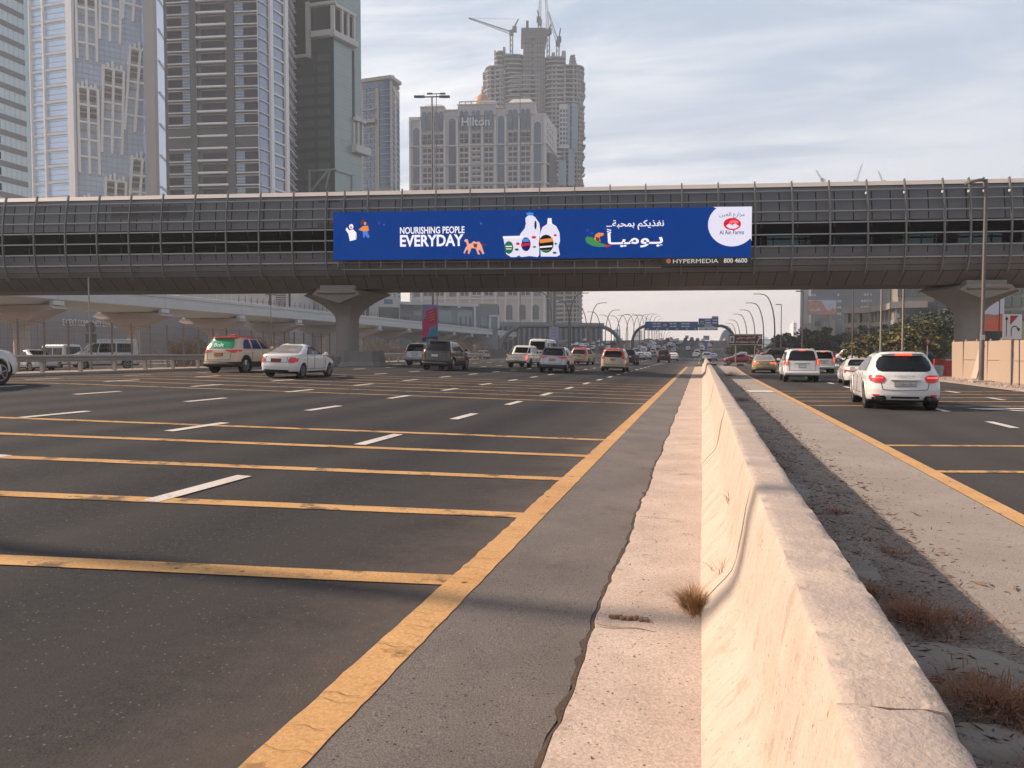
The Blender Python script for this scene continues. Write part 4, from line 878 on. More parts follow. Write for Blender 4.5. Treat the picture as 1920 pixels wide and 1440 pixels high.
# ------------------------------------------------------------------ footbridge (own frame: +X along the bridge, -Y towards the viewer)
BY0, BSL = 53.0, .15; BANG = math.atan(BSL); BCS = math.cos(BANG)
M_CLAD = mat('bridge_cladding', (.158,.164,.172), .55, .1, noise=(.8, .6, (.115,.12,.126))); M_RIB = mat('bridge_rib_metal', (.21,.205,.20), .45, .4); M_RAILM = mat('bridge_rail_metal', (.33,.325,.31), .4, .4)
M_ROOF = mat('bridge_roof_white', (.58,.52,.46), .5, noise=(1.5, .4, (.5,.44,.38))); M_GAP = mat('panel_gap', (.012,.012,.012), .9); M_SOF = mat('bridge_soffit', (.19,.165,.145), .6, .1, noise=(.7, .5, (.14,.12,.105)))
M_LOW = mat('bridge_lower_panel', (.16,.155,.15), .5, .2, noise=(1.0, .4, (.12,.115,.11))); M_INT = mat('bridge_interior', (.10,.10,.10), .7); M_FLR = mat('bridge_floor', (.2,.19,.18), .5)
G_BR = glassmat('bridge_glass', (.17,.22,.23), .08); M_DK = mat('dark_frame', (.03,.03,.032), .5)
bridge = thing('footbridge', 'long enclosed grey metal footbridge with curved ribs, spanning the whole highway', 'footbridge', (0, BY0, 0), BANG)
# profile of the outer skin: (outward distance, height)
SK = [(.10,12.50),(.28,12.20),(.42,11.80),(.52,11.3),(.58,10.8),(.62,10.27)]
RP = [(.04,12.84),(.14,12.5),(.24,12.1),(.36,11.5),(.46,10.8),(.52,10.1),(.53,9.3),(.49,8.55),(.38,7.8),(.24,7.25),(.10,6.95),(-.02,6.85)]
def pr(z, off=0):
    for (a, za), (b, zb) in zip(RP, RP[1:]):
        if za >= z >= zb: return (a+(b-a)*(za-z)/(za-zb))-.26+off
    return -.26+off
BX0, BX1 = -78.0, 62.0; DEPTH = 6.2
ribs = [-25.35 + k*2.352 for k in range(-22, 0)] + [-25.35, -24.1] + [-22.45 + k*2.333 for k in range(17)] + [16.45, 17.35] + [18.9+k*2.333 for k in range(18)]
ribs = [x/BCS*1.0 for x in ribs]
def strip(name, pts, m, x0=BX0, x1=BX1, smooth=False, side=-1):
    mb = MB(); vs = [(x, -d if side < 0 else DEPTH+d, z) for x in (x0, x1) for d, z in pts]; n = len(pts)
    mb.add(vs, [(i, i+1, n+i+1, n+i) for i in range(n-1)], 0, smooth); return mb.build(name, m, bridge)
for side in (-1, 1):
    strip('upper_cladding', [(pr(12.55), 12.55)]+[(pr(z), z) for z in (12.3, 12, 11.5, 11, 10.6, 10.24)], M_CLAD, side=side)
    strip('lower_cladding', [(pr(z), z) for z in (8.64, 8.3, 8.0, 7.82)], M_CLAD, side=side)
    strip('lower_panels', [(pr(7.82)-.06, 7.82), (pr(7.3), 7.3), (pr(6.93), 6.93)], M_LOW, side=side)
    strip('window_glass', [(pr(10.24)-.05, 10.24), (pr(9.4)-.05, 9.4), (pr(8.64)-.05, 8.64)], G_BR, side=side)
    strip('roof_edge', [(pr(12.55)+.06, 12.52), (pr(12.6)+.0, 12.60), (-.35, 12.84), (-1.0, 12.94)], M_ROOF, side=side)
strip('soffit', [(pr(6.93), 6.93), (-.35, 6.80), (-1.25, 6.16), (-1.3, 6.16), (-DEPTH+1.25, 6.16), (-DEPTH+.35, 6.80), (-DEPTH-pr(6.93), 6.93)], M_SOF)
mb = MB(); vs = []; A = [(-1.0,12.94),(-1.8,13.03),(-3.1,13.08),(-4.4,13.03),(-5.2,12.94)]
for x in (BX0, BX1): vs += [(x, -d, z) for d, z in A]
mb.add(vs, [(i, i+1, 6+i, 5+i) for i in range(4)], 0, True); mb.build('roof', M_ROOF, bridge)
mb = MB(); mb.box(BX0, BX1, .5, DEPTH-.5, 7.70, 7.86); mb.build('deck_floor', M_FLR, bridge)
mb = MB(); mb.box(BX0, BX1, .2, DEPTH-.2, 10.3, 10.42); mb.build('ceiling', M_INT, bridge)
mb = MB()
for x in frange(BX0+2, BX1-2, 14): mb.box(x, x+6.2, 2.9, 3.3, 7.86, 8.7)
mb.build('travelator', M_INT, bridge)
for k, x in enumerate(frange(-70, -12, 5.5)):    # solid inner wall screens on the west half
    mb = MB(); mb.box(x, x+5.3, DEPTH-.75, DEPTH-.65, 7.87, 10.28); mb.build('inner_wall_panel', M_DK, bridge)
for x in frange(4, 48, 4.6):
    mb = MB(); mb.box(x, x+1.3, DEPTH-.75, DEPTH-.65, 7.87, 10.28); mb.build('inner_wall_panel', M_DK, bridge)
# dark window mullions, panel joints
mb = MB()
for x in frange(BX0, BX1, 1.17):
    for (za, zb) in ((12.15, 11.55), (11.5, 10.85), (10.75, 10.26), (8.62, 8.15)):
        a, b = (x, -pr(za)-.004, za), (x, -pr(zb)-.004, zb); mb.bar(a, b, .055, .014)
    mb.bar((x, -pr(7.78)+.045, 7.80), (x, -pr(6.94)-.006, 6.94), .035, .014)
    mb.bar((x, -(pr(6.93))-.00, 6.92), (x+.0, .35, 6.79), .03, .012); mb.bar((x, .35, 6.79), (x, 1.25, 6.15), .03, .012)
for z in (7.36, 6.97, 12.48): mb.box(BX0, BX1, -pr(z)-.006, -pr(z)+.06, z-.018, z+.018)
mb.build('panel_joint', M_GAP, bridge)
mb = MB()
for x in frange(BX0, BX1, 2.34): mb.box(x-.03, x+.03, -pr(9.4)+.06, -pr(9.4)+.1, 8.64, 10.24); mb.box(x-.03, x+.03, DEPTH+pr(9.4)-.1, DEPTH+pr(9.4)-.06, 8.64, 10.24)
for z in (9.05,): mb.box(BX0, BX1, -pr(z)+.06, -pr(z)+.1, z-.02, z+.02); mb.box(BX0, BX1, DEPTH-.6, DEPTH-.5, z-.02, z+.02)
mb.build('window_frame', M_DK, bridge)
# long rails outside the skin
for z, w in ((12.2, .06), (11.55, .06), (10.82, .07), (10.08, .09), (9.33, .08), (8.58, .08), (7.82, .08)):
    for sd in (1, -1):
        mb = MB(); y = -(pr(z)+.24) if sd > 0 else DEPTH+pr(z)+.24; mb.box(BX0, BX1, y-.035, y+.035, z-w/2, z+w/2); mb.build('long_rail', M_RAILM, bridge)
ribd = []
def rib_emit(mb, b):
    x, sd = b; pts = []
    for d, z in RP: pts.append((x, -(d+.0) if sd > 0 else DEPTH+d, z))
    for p, q in zip(pts, pts[1:]):
        P, Q = Vector(p), Vector(q); e = (Q-P).normalized()*.01; mb.bar(P-e, Q+e, .17 if 0 else .075, .17)
fr_ribs = [(x, 1) for x in ribs]; fr_ribs.sort(key=lambda b: abs(b[0]+8)); bk = [(x, -1) for x in ribs]
many(bridge, 'rib', fr_ribs, M_RIB, rib_emit, 100); 
mb = MB(); [rib_emit(mb, b) for b in bk]; tag(mb.build('rear_rib', M_RIB, bridge), kind='stuff')
for x in [r for r in ribs if 9 < r < 24]:
    mb = MB(); mb.tube([(x-.09, -pr(11.95)-.3, 12.02), (x-.09, -pr(11.95)-.3, 11.88)], .07, 8); mb.build('lamp_globe', mat('globe_white', (.8,.8,.8), .3), bridge)
for (xa, xb, za, zb, m) in ((-41.0, -35.4, 12.02, 11.1, 1), (-26.0, -24.5, 12.3, 10.3, 0)):
    mb = MB(); mb.add([(xa/BCS, -pr(za)-.02, za), (xb/BCS, -pr(za)-.02, za), (xb/BCS, -pr(zb)-.02, zb), (xa/BCS, -pr(zb)-.02, zb)], [(3, 2, 1, 0)]); mb.build('replaced_panel', mat('newer_panel', (.085,.08,.075), .5, .2), bridge)
# ---------------- piers
M_PIER = mat('pier_concrete', (.30,.27,.245), .85, noise=(.9, .7, (.22,.2,.18)), bump=(12, .15))
def pier(label, x, zb):
    r = thing('bridge_pier', label, 'pier', (0, 0, 0), 0, 'piers carrying the footbridge'); cx = x; cy = BY0+BSL*x+DEPTH/2-.3
    r.location = (cx, cy, zb); r.rotation_euler = (0, 0, BANG)
    top = 6.14-zb; rc = .84; zc = 3.9-zb; mb = MB(); n = 32
    cir = lambda rad, z: [(rad*math.cos(2*math.pi*k/n+math.pi/n), rad*math.sin(2*math.pi*k/n+math.pi/n), z) for k in range(n)]
    mb.loft([cir(rc, -.3), cir(rc, zc-.42)], smooth=True); mb.loft([cir(rc-.03, zc-.42), cir(rc-.03, zc-.38)], smooth=True); mb.loft([cir(rc, zc-.38), cir(rc, zc)], smooth=True)
    mb.build('column', M_PIER, r, sharp=40)
    # flared capital: eight sided star opening into a long hexagonal head
    def head(t):    # t 0 bottom .. 1 top
        e = t**1.9; base = []
        tp = [(3.3,.0),(2.0,1.0),(1.35,2.7),(-1.35,2.7),(-2.0,1.0),(-3.3,.0),(-2.0,-1.0),(-1.35,-2.7),(1.35,-2.7),(2.0,-1.0)]
        for i, (px, py) in enumerate(tp):
            a = math.atan2(py, px*1.0); bx, by = rc*math.cos(a), rc*math.sin(a); dip = -.42*(abs(px) > 2 or abs(py) > 2)*0
            base.append((bx+(px-bx)*e, by+(py-by)*e, zc+(top-.32-zc)*t + (0)))
        return base
    mb = MB(); mb.loft([head(t) for t in [0, .08, .18, .3, .42, .55, .68, .8, .9, 1]], smooth=True)
    mb.build('capital', M_PIER, r, sharp=22)
    mb = MB(); tp = head(1); mb.loft([[(a, b, top-.32) for a, b, _ in tp], [(a*.86, b*.9, top-.10) for a, b, _ in tp]]); mb.build('capital_bevel', M_PIER, r)
    mb = MB(); mb.box(-1.25, 1.25, -2.3, 2.3, top-.10, top+.22); mb.build('bearing_block', M_PIER, r)
    mb = MB()
    for sy in (-1, 1):
        F_ = [(-1.3,2.72,top-.08),(1.3,2.72,top-.08),(1.75,2.5,top-.42),(0,2.05,top-1.0),(-1.75,2.5,top-.42)]; B_ = [(x*.9, y-1.3, z) for x, y, z in F_]
        vs = [(x, sy*y, z) for x, y, z in F_+B_]; fs = [(0,1,2,3,4),(5,9,8,7,6),(0,5,6,1),(1,6,7,2),(2,7,8,3),(3,8,9,4),(4,9,5,0)]
        mb.add(vs, fs)
    mb.build('capital_facet', mat('pier_concrete_pale', (.36,.335,.31), .85), r)
    return r
pier('footbridge pier standing in the left guard rail line behind a low concrete block', -25.3, .55)
pier('footbridge pier on the right behind the beige hoarding', 17.55, 0)
# protective block at the left pier
M_BLOCK = mat('block_concrete', (.25,.23,.21), .9, noise=(1.6, .9, (.17,.155,.14)), bump=(15, .3))
r = thing('crash_block', 'low grey concrete crash block wrapped round the foot of the left footbridge pier', 'crash block', (-23.0, 49.7, .60), .1)
mb = MB(); 
def rr_(w, d, z, c=.35): return [(-w+c,-d,z),(w-c,-d,z),(w,-d+c,z),(w,d-c,z),(w-c,d,z),(-w+c,d,z),(-w,d-c,z),(-w,-d+c,z)]
mb.loft([rr_(1.6,1.3,-.1),rr_(1.55,1.25,.12),rr_(1.38,1.08,.4),rr_(1.3,1.0,1.12)]); mb.build('block', M_BLOCK, r, bevel=.03)
mb = MB(); mb.loft([rr_(.85,.75,-.1,.1),rr_(.8,.7,.75,.1)]); o = mb.build('plinth', M_BLOCK, r); o.location = (-1.9, .9, 0)
# ---------------- LED billboard hung in front of the facade
led = thing('led_billboard', 'very long blue LED billboard with white lettering hung on the footbridge', 'billboard')
SY0 = 51.75
def sp_(px, py, off=0):
    """point of the billboard plane for a photo reading"""
    d = ray(px, py); t = (SY0-off)/(d.y-BSL*d.x); return Vector((0, 0, EYE))+d*t
def em(name, c, k=1.0):
    if name in MATS: return MATS[name]
    m = bpy.data.materials.new(name); m.use_nodes = True; N = m.node_tree.nodes; N.clear(); e = N.new('ShaderNodeEmission'); e.inputs[0].default_value = (*lin(c), 1); e.inputs[1].default_value = k*.8
    o = N.new('ShaderNodeOutputMaterial'); m.node_tree.links.new(e.outputs[0], o.inputs[0]); MATS[name] = m; return m
E_BL = em('led_blue', (.0,.215,.51)); E_W = em('led_white', (.97,.95,.98)); E_LAV = em('led_lavender', (.90,.88,.95)); E_R = em('led_red', (.85,.08,.18)); E_G = em('led_green', (.1,.42,.28)); E_K = em('led_dark', (.06,.05,.08)); E_SK = em('led_skin', (.86,.62,.52)); E_OR = em('led_orange', (.90,.55,.28)); E_CY = em('led_cyan', (.25,.55,.85)); E_JN = em('led_denim', (.3,.5,.85)); E_PU = em('led_purple', (.25,.25,.65)); E_GR = em('led_leaf', (.25,.55,.32)); E_IN = em('led_ink', (.18,.2,.35)); E_NV = em('led_navy', (.06,.10,.36)); E_PK = em('led_pink', (.95,.45,.5)); E_BR = em('led_brown', (.45,.2,.16))
def quadp(mb, pts, off):
    n = len(mb.v); mb.v += [tuple(sp_(x, y, off)) for x, y in pts]; mb.f.append(tuple(range(n, n+len(pts)))[::-1] if 0 else tuple(range(n, n+len(pts)))); mb.m.append(0); mb.sm.append(False)
ny = Vector((BSL, -1, 0)).normalized()
mb = MB(); C4 = [(625,398),(1410,387),(1408,482),(625,488)]
f = [sp_(*c) for c in C4]; b = [p-ny*.5 for p in f]
mb.add([p-ny*.02 for p in f]+b, [(0,1,5,4),(1,2,6,5),(2,3,7,6),(3,0,4,7),(4,5,6,7)]); mb.build('cabinet', M_DK, led)
mb = MB(); quadp(mb, C4, .0); mb.build('screen', E_BL, led)
for k in range(15):      # brackets below the screen
    px = 632+k*40.5; p = sp_(px, 487+.0); q = Vector(p); p = p-ny*.15; mb = MB(); mb.bar(p, p+Vector((0, 0, -.55)), .06); mb.bar(p+Vector((0,0,-.5)), p-ny*.7+Vector((0,0,-.5)), .06); mb.build('bracket', M_RIB, led)
mb = MB(); a, b_ = sp_(640, 505), sp_(1240, 501); mb.bar(a-ny*.15, b_-ny*.15, .07); mb.build('bottom_rail', M_RIB, led)
RX = Vector((1, BSL, 0)).normalized(); UZ = (0, 0, 1)
def ltext(s, px0, px1, py0, py1, m, off=.02, bold=.02, par=None):
    a, c = sp_(px0, (py0+py1)/2, off), sp_(px1, (py0+py1)/2, off); h = (sp_(px0, py0, off)-sp_(px0, py1, off)).length
    return text(s, m, par or led, h, (a+c)/2, RX, UZ, width=(c-a).length, depth=.004, bold=bold)
def poly(name, pts, m, off=.02, par=None): mb = MB(); quadp(mb, pts, off); return mb.build(name, m, par or led)
def blob(cx, cy, rx, ry, n=18, a0=0, a1=360): return [(cx+rx*math.cos(R(a0+(a1-a0)*i/n)), cy+ry*math.sin(R(a0+(a1-a0)*i/n))) for i in range(n if a1-a0 == 360 else n+1)]
ltext('NOURISHING PEOPLE', 750, 871, 425, 438, E_W, bold=.02)
ltext('EVERYDAY', 750, 869, 440, 462, E_W, bold=.03)
ltext(arabic('نغذيكم بمحبة'), 1148, 1245, 412, 431, E_W, bold=.012); ltext('...', 1137, 1147, 423, 425.5, E_W, bold=.02)
ltext(arabic('يـوميـا'), 1139, 1243, 436, 464, E_W, bold=.022)
poly('lettering', [(1138,429),(1146,431),(1146,433),(1138,431)], E_W); poly('lettering', [(1138,433),(1146,435),(1146,437),(1138,435)], E_W)
# logo disc
disc = [(1338,387.9)]+[(1372+43*math.cos(R(a)), 421+41*math.sin(R(a))) for a in range(212, 20, -8)]; 
disc = [(1337,387.9)]+[(x, y) for x, y in [(1372-44.5*math.cos(R(t)), 421.5+40.5*math.sin(R(t))) for t in range(-50, 152, 8)] if x < 1409.5 and y > 388]+[(1409.2,452),(1410,387.2)]
poly('logo_disc', disc, E_LAV, .02)
ltext(arabic('مزارع العين'), 1349, 1396, 398, 409, E_IN, .04, 0); ltext('Al Ain Farms', 1349, 1395, 431.5, 439.5, E_IN, .04, .01)
poly('logo_mark', blob(1373, 420, 16.5, 11.5, 24), E_R, .04)
poly('logo_mark', [(1361,424),(1367,419),(1373,422),(1378,419),(1386,424),(1380,428),(1374,429),(1367,428)], E_LAV, .05)
poly('logo_mark', blob(1376, 417, 9, 4.5, 16, 180, 360)+[(1380,420),(1376,417.5),(1371,420)], E_PK, .05)
# bottles, tub
def bottle(name, pts, cap, m=E_LAV):
    o = poly(name, pts, m, .04); return o
b1 = poly('picture_bottle', [(974,480),(973,446),(976,438),(984,428),(986,420),(985,409),(990,404),(999,404),(1004,408),(1011,418),(1013,432),(1011,450),(1011,478),(1008,482),(993,480),(978,482)], E_LAV, .04)
poly('cap', blob(993.5, 401, 7.2, 3, 12), E_CY, .05, b1); poly('handle_gap', blob(1004, 422, 2.2, 8.5, 12), E_NV, .05, b1); poly('label', blob(986, 458, 9, 13, 16), E_NV, .05, b1)
poly('label', [(977,457),(995,455),(995,460),(977,462)], E_R, .06, b1); poly('label', blob(1001, 445, 4.5, 2.6, 10), E_R, .05, b1); poly('label', blob(1002, 463, 3.5, 2, 8), E_GR, .05, b1); poly('label', [(980,448),(992,447),(992,453),(980,454)], E_CY, .06, b1)
b2 = poly('picture_bag', [(1014,481),(1012,440),(1017,426),(1026,420),(1035,419),(1043,424),(1049,436),(1050,452),(1047,462),(1050,478),(1044,481)], E_LAV, .035)
poly('spout', [(1026,420),(1027,409),(1034,409),(1035,420)], E_W, .036, b2); poly('label', blob(1024, 457, 14, 17, 20), E_K, .05, b2); poly('label', [(1012,449),(1036,446),(1037,453),(1012,456)], E_OR, .06, b2); poly('label', [(1012,462),(1036,460),(1035,463),(1012,465)], E_W, .06, b2); poly('label', [(1014,469),(1032,468),(1030,471),(1016,472)], E_GR, .06, b2); poly('label', blob(1041, 441, 3, 2.2, 8), E_R, .06, b2); poly('label', blob(1042, 457, 2.5, 2.5, 8), E_GR, .06, b2); poly('label', blob(1040, 474, 4, 2, 8), E_IN, .06, b2)
b3 = poly('picture_tub', [(944,447),(949,476),(958,482),(968,482),(976,477),(979,446),(972,443),(950,443)], E_LAV, .055)
poly('rim', [(943,443),(980,442),(980,446),(943,447)], E_W, .06, b3); poly('label', blob(954, 464, 8.5, 12, 16), E_G, .065, b3); poly('label', [(948,461),(960,461),(960,463),(948,463)], E_W, .07, b3); poly('label', [(949,466),(959,466),(959,467.5),(949,467.5)], E_W, .07, b3); poly('label', blob(971, 457, 3.8, 2.6, 8), E_R, .065, b3); poly('label', blob(969, 468, 4, 2.2, 8), E_IN, .065, b3)
# small cartoon-like figures of the advert, kept generic
p1 = poly('picture_man', [(655,432),(662,430),(668,436),(669,447),(666,440),(668,449),(656,452),(653,438),(648,431),(650,426)], E_W, .04); poly('head', blob(658.5, 425, 4.2, 5, 12), E_W, .05, p1); poly('face', blob(658.5, 426, 2.2, 3, 10), E_SK, .055, p1)
p2 = poly('picture_woman', [(680,424),(690,423),(692,432),(688,434),(681,434),(676,432),(672,431)], E_OR, .04); poly('head', blob(681, 417, 5, 5, 12), E_BR, .045, p2); poly('face', blob(684.5, 419, 2.2, 3, 10), E_SK, .05, p2); poly('legs', [(680,434),(688,433),(693,444),(690,447),(684,440),(684,446),(681,445)], E_JN, .04, p2)
E_SAL = em('led_salmon', (.93,.66,.57)); cm = poly('picture_camel', [(870,452),(873,448),(877,449),(879,457),(884,456),(888,452),(893,454),(898,453),(903,458),(904,464),(908,475),(905,477),(900,468),(897,470),(900,477),(896,477),(892,466),(884,465),(880,476),(877,476),(878,467),(874,470),(871,476),(869,474),(873,464),(876,461),(874,454)], E_SAL, .04)
poly('saddle', [(887,457),(895,457),(894,464),(889,464)], E_BR, .05, cm); poly('tail', [(900,456),(914,459),(904,461)], E_BR, .05, cm)
g = poly('picture_rocket', [(1097,447),(1102,443),(1112,446),(1122,454),(1136,459),(1134,463),(1122,463),(1110,461),(1100,455)], E_GR, .04); poly('flame', [(1134,459),(1148,460),(1136,464)], E_R, .045, g); poly('rider', [(1116,440),(1122,436),(1132,437),(1132,441),(1124,444),(1126,453),(1119,453),(1114,448)], E_OR, .05, g); poly('rider_body', [(1117,444),(1124,446),(1124,453),(1118,452)], E_BR, .055, g)
for (x, y, s, m) in ((711,418,5,E_PU),(720,421,2,E_CY),(902,419,3,E_CY),(1102,432,5,E_PU),(1110,437,1.8,E_CY)):
    poly('star', [(x+(s if i % 2 == 0 else s*.35)*math.cos(R(i*36)), y+(s if i % 2 == 0 else s*.35)*math.sin(R(i*36))) for i in range(10)], m, .04)
# owner strip
mb = MB(); quadp(mb, [(1242,482),(1408,479),(1408,496),(1242,497.5)], -.02); mb.build('name_strip', M_DK, led)
E_GW = em('strip_white', (.78,.76,.74)); ltext('HYPERMEDIA', 1262, 1347, 485.6, 493.2, E_GW, .03, 0); ltext('800 4600', 1357, 1401, 484.0, 492.6, E_GW, .03, .02); poly('strip_mark', blob(1253.5, 489.5, 4.6, 4.6, 12), em('strip_orange', (.62,.36,.27)), .03)
# ------------------------------------------------------------------ west side: guard rail, wire fence, metro viaduct, hoarding
M_GALV = mat('galvanised_steel', (.40,.37,.34), .45, .5, noise=(2.5, .5, (.3,.27,.24))); M_POST = mat('weathered_post', (.20,.165,.14), .7, .2)
WB = [(.0,.78),(.05,.76),(.06,.70),(.0,.64),(.0,.60),(.06,.55),(.05,.49),(.0,.47)]
def guardrail(label, X, ya, yb):
    r = thing('guard_rail', label, 'guard rail', (X, ya, 0), 0, 'guard rails along the left edge of the highway')
    for side in (1, -1):
        k = 0; y = ya
        while y < yb-.5:
            e = min(y+4.3, yb); mb = MB(); vs = []
            for yy in frange(y, e, 2.15): vs += [(side*(.14+d), yy-ya, z+zg(X, yy)+.1) for d, z in WB]
            n = len(WB); m_ = len(vs)//n
            mb.add(vs, [(j*n+i, j*n+i+1, (j+1)*n+i+1, (j+1)*n+i) for j in range(m_-1) for i in range(n-1)], 0, False)
            mb.tube([(side*.17, y-ya+.06, zg(X, y)+.70), (side*.235, y-ya+.06, zg(X, y)+.70)], .03, 6)
            mb.build('rail_beam', M_GALV, r); y = e
    for y in frange(ya+.3, yb-.3, 2.15):
        z = zg(X, y); mb = MB(); mb.box(-.08, .08, y-ya-.06, y-ya+.06, z-.1, z+.80); mb.build('post', M_GALV, r)
    return r
guardrail('grey steel guard rail in front of the wire fence, running up to the crash block', -27.9, 6, 49.2)
guardrail('grey steel guard rail continuing beyond the crash block towards the arched gantry', -27.9, 54.5, 97)
# wire fence
r = thing('wire_fence', 'tall wire mesh fence with brown posts and sagging scalloped top behind the guard rail', 'fence', (-29.7, 14, 0))
ys_ = frange(0, 48, 1.41); FZ = lambda y: zg(-29.7, 14+y)+.1
for y in ys_:
    mb = MB(); mb.box(-.035, .035, y-.035, y+.035, FZ(y), FZ(y)+2.42+.1*math.sin(y)*0); mb.build('post', M_POST, r)
mb = MB()
for a, b in zip(ys_, ys_[1:]):
    pts = [(0, a+(b-a)*i/8, FZ(a)+2.38-.0-.32*(1-abs(1-2*i/8))*0-(.30*(1-(2*i/8-1)**2) if 0 else -.12*(1-(2*i/8-1)**2)+.18)) for i in range(9)]
    mb.tube(pts, .013, 4)
    for z in (.3, .7, 1.1, 1.5, 1.9): mb.bar((0, a, FZ(a)+z), (0, b, FZ(b)+z-.0), .010)
    for i in range(1, 8): mb.bar((0, a+(b-a)*i/8, FZ(a)+.05), (0, a+(b-a)*i/8, FZ(a)+2.2), .006)
mb.build('wire_mesh', M_POST, r)
# metro viaduct
M_VIA = mat('viaduct_concrete', (.62,.62,.60), .8, noise=(.25, .5, (.52,.52,.50))); M_VIB = mat('viaduct_underside', (.27,.24,.21), .85); M_CAPM = mat('viaduct_cap_concrete', (.48,.41,.36), .85, noise=(.4, .4, (.40,.34,.30)))
via = thing('metro_viaduct', 'long pale concrete metro viaduct receding behind the left pier of the footbridge', 'viaduct', (0, 0, 0))
VN, VF, VY0, VY1 = -84.0, -95.5, 38, 760
def vx(y): return -10*sm((y-420)/400)*0
yy = frange(VY0, VY1, 21.2); YP0 = 107.0
segs = []
prof_ = [(VN-.0, 11.0), (VN+.18, 10.95), (VN+.18, 10.45), (VN+.0, 10.35), (VN-.05, 9.8), (VN+.12, 9.7), (VN+.12, 8.75), (VN-.1, 8.6), (VN-2.0, 8.05), (VF+2.0, 8.05), (VF, 8.6), (VF, 11.0), (VF+.3, 11.0), (VF+.3, 9.4), (VN-.3, 9.4), (VN-.3, 11.0)]
y = YP0-21.2*3
while y < VY1:
    mb = MB(); mb.loft([[(x, y+.04, z) for x, z in prof_], [(x, y+21.16, z) for x, z in prof_]][::-1], 0)
    segs.append(mb.build('deck_span', M_VIA, via)); y += 21.2
y = YP0-21.2*2; k = 0; pier0 = None
while y < 700:
    if pier0 is None:
        r = thing('viaduct_pier', 'viaduct pier with wide hammerhead cap under the pale metro viaduct', 'pier', (-90, y, 0), 0, 'piers carrying the metro viaduct')
        mb = MB(); n = 20; mb.loft([[(1.0*math.cos(2*math.pi*i/n), 1.0*math.sin(2*math.pi*i/n), z) for i in range(n)] for z in (-.5, 5.3)], smooth=True); mb.build('column', M_CAPM, r, sharp=40)
        mb = MB(); sec = lambda w, d, z: [(-w, -d, z), (-w*.98, -d-.0, z), (w*.98, -d, z), (w, -d, z), (w, d, z), (-w, d, z)]
        mb.loft([sec(1.0,1.0,5.2), sec(1.6,1.25,5.6), sec(5.2,1.5,7.0), sec(6.6,1.35,7.45), sec(5.9,1.3,7.95)]); mb.build('cap', M_CAPM, r, bevel=.05)
        mb = MB()
        for sx in (-4.6, -2, 2, 4.6): mb.box(sx-.4, sx+.4, -.5, .5, 7.95, 8.06)
        mb.build('bearing', M_VIB, r)
        for sx in (-5.7, 5.9): mb = MB(); mb.box(sx-.35, sx+.35, -.9, .9, 7.95, 8.55); mb.build('shear_key', M_VIA, r)
        pier0 = r
    else: dup(pier0, (-90, y, 0))
    y += 21.2
hoops = [(y,) for y in frange(128, 400, 2.05)]
def hoop(mb, b):
    y = b[0]; x = VN-.35; mb.bar((x, y, 11.0), (x, y, 11.9), .09); mb.bar((x, y, 11.9), (x-.15, y+.5, 12.3), .08)
many(via, 'railing_post', hoops, M_DK, hoop)
mb = MB(); mb.box(VN-.37, VN-.33, 128, 400, 11.55, 11.6); mb.box(VF+.1, VF+.15, 60, 400, 11.0, 12.1); mb.build('railing', M_DK, via)
# construction hoarding behind the viaduct
M_HGR = mat('hoarding_grey', (.29,.28,.295), .7, noise=(.12, .5, (.26,.25,.255))); M_FAD = mat('faded_lettering', (.80,.78,.76), .8)
r = thing('site_hoarding', 'long grey construction hoarding with faded lettering behind the metro viaduct', 'hoarding', (-110, 60, 0))
for i, yv in enumerate(frange(0, 160, 8)):
    mb = MB(); mb.box(-.3, 0, yv, yv+7.97, -1, 10.1); mb.build('hoarding_panel', M_HGR if yv < 90 else mat('hoarding_pinkish', (.36,.30,.285), .7, noise=(.2, .5, (.30,.25,.24))), r)
def xplane(px, py, X): d = ray(px, py); t = X/d.x; return Vector((X, d.y*t, EYE+d.z*t))
for s_, a, b, c, d_ in (('E NEXT COMMUNITY EXPERIENCE', 118, 230, 600, 613), ('MMXXVI', 145, 192, 621, 629)):
    A, Bq = xplane(a, (c+d_)/2, -109.9), xplane(b, (c+d_)/2, -109.9); h = abs(xplane((a+b)/2, c, -109.9).z-xplane((a+b)/2, d_, -109.9).z)
    if s_.startswith('E'): t_ = text(s_, M_FAD, r, h*.9, (A+Bq)/2-Vector((-110,60,0)), (0,1,0), (0,0,1), width=(Bq-A).length, depth=.02)
# traffic sign seen from behind
r = thing('road_sign', 'round and square road sign plates seen from behind, beside the white minivan', 'road sign', at(169, 55))
mb = MB(); mb.tube([(0,0,0),(0,0,6.6)], .05, 8); mb.build('pole', M_GALV, r)
mb = MB(); n = 28; mb.loft([[(.40*math.cos(2*math.pi*i/n), .1+dy, 3.05+.40*math.sin(2*math.pi*i/n)) for i in range(n)] for dy in (0, .03)]); mb.build('round_plate', mat('sign_back', (.10,.10,.095), .6), r)
mb = MB(); mb.box(-.46,.46,.1,.13,1.95,2.6); mb.build('square_plate', mat('sign_back', (.10,.10,.095), .6), r)
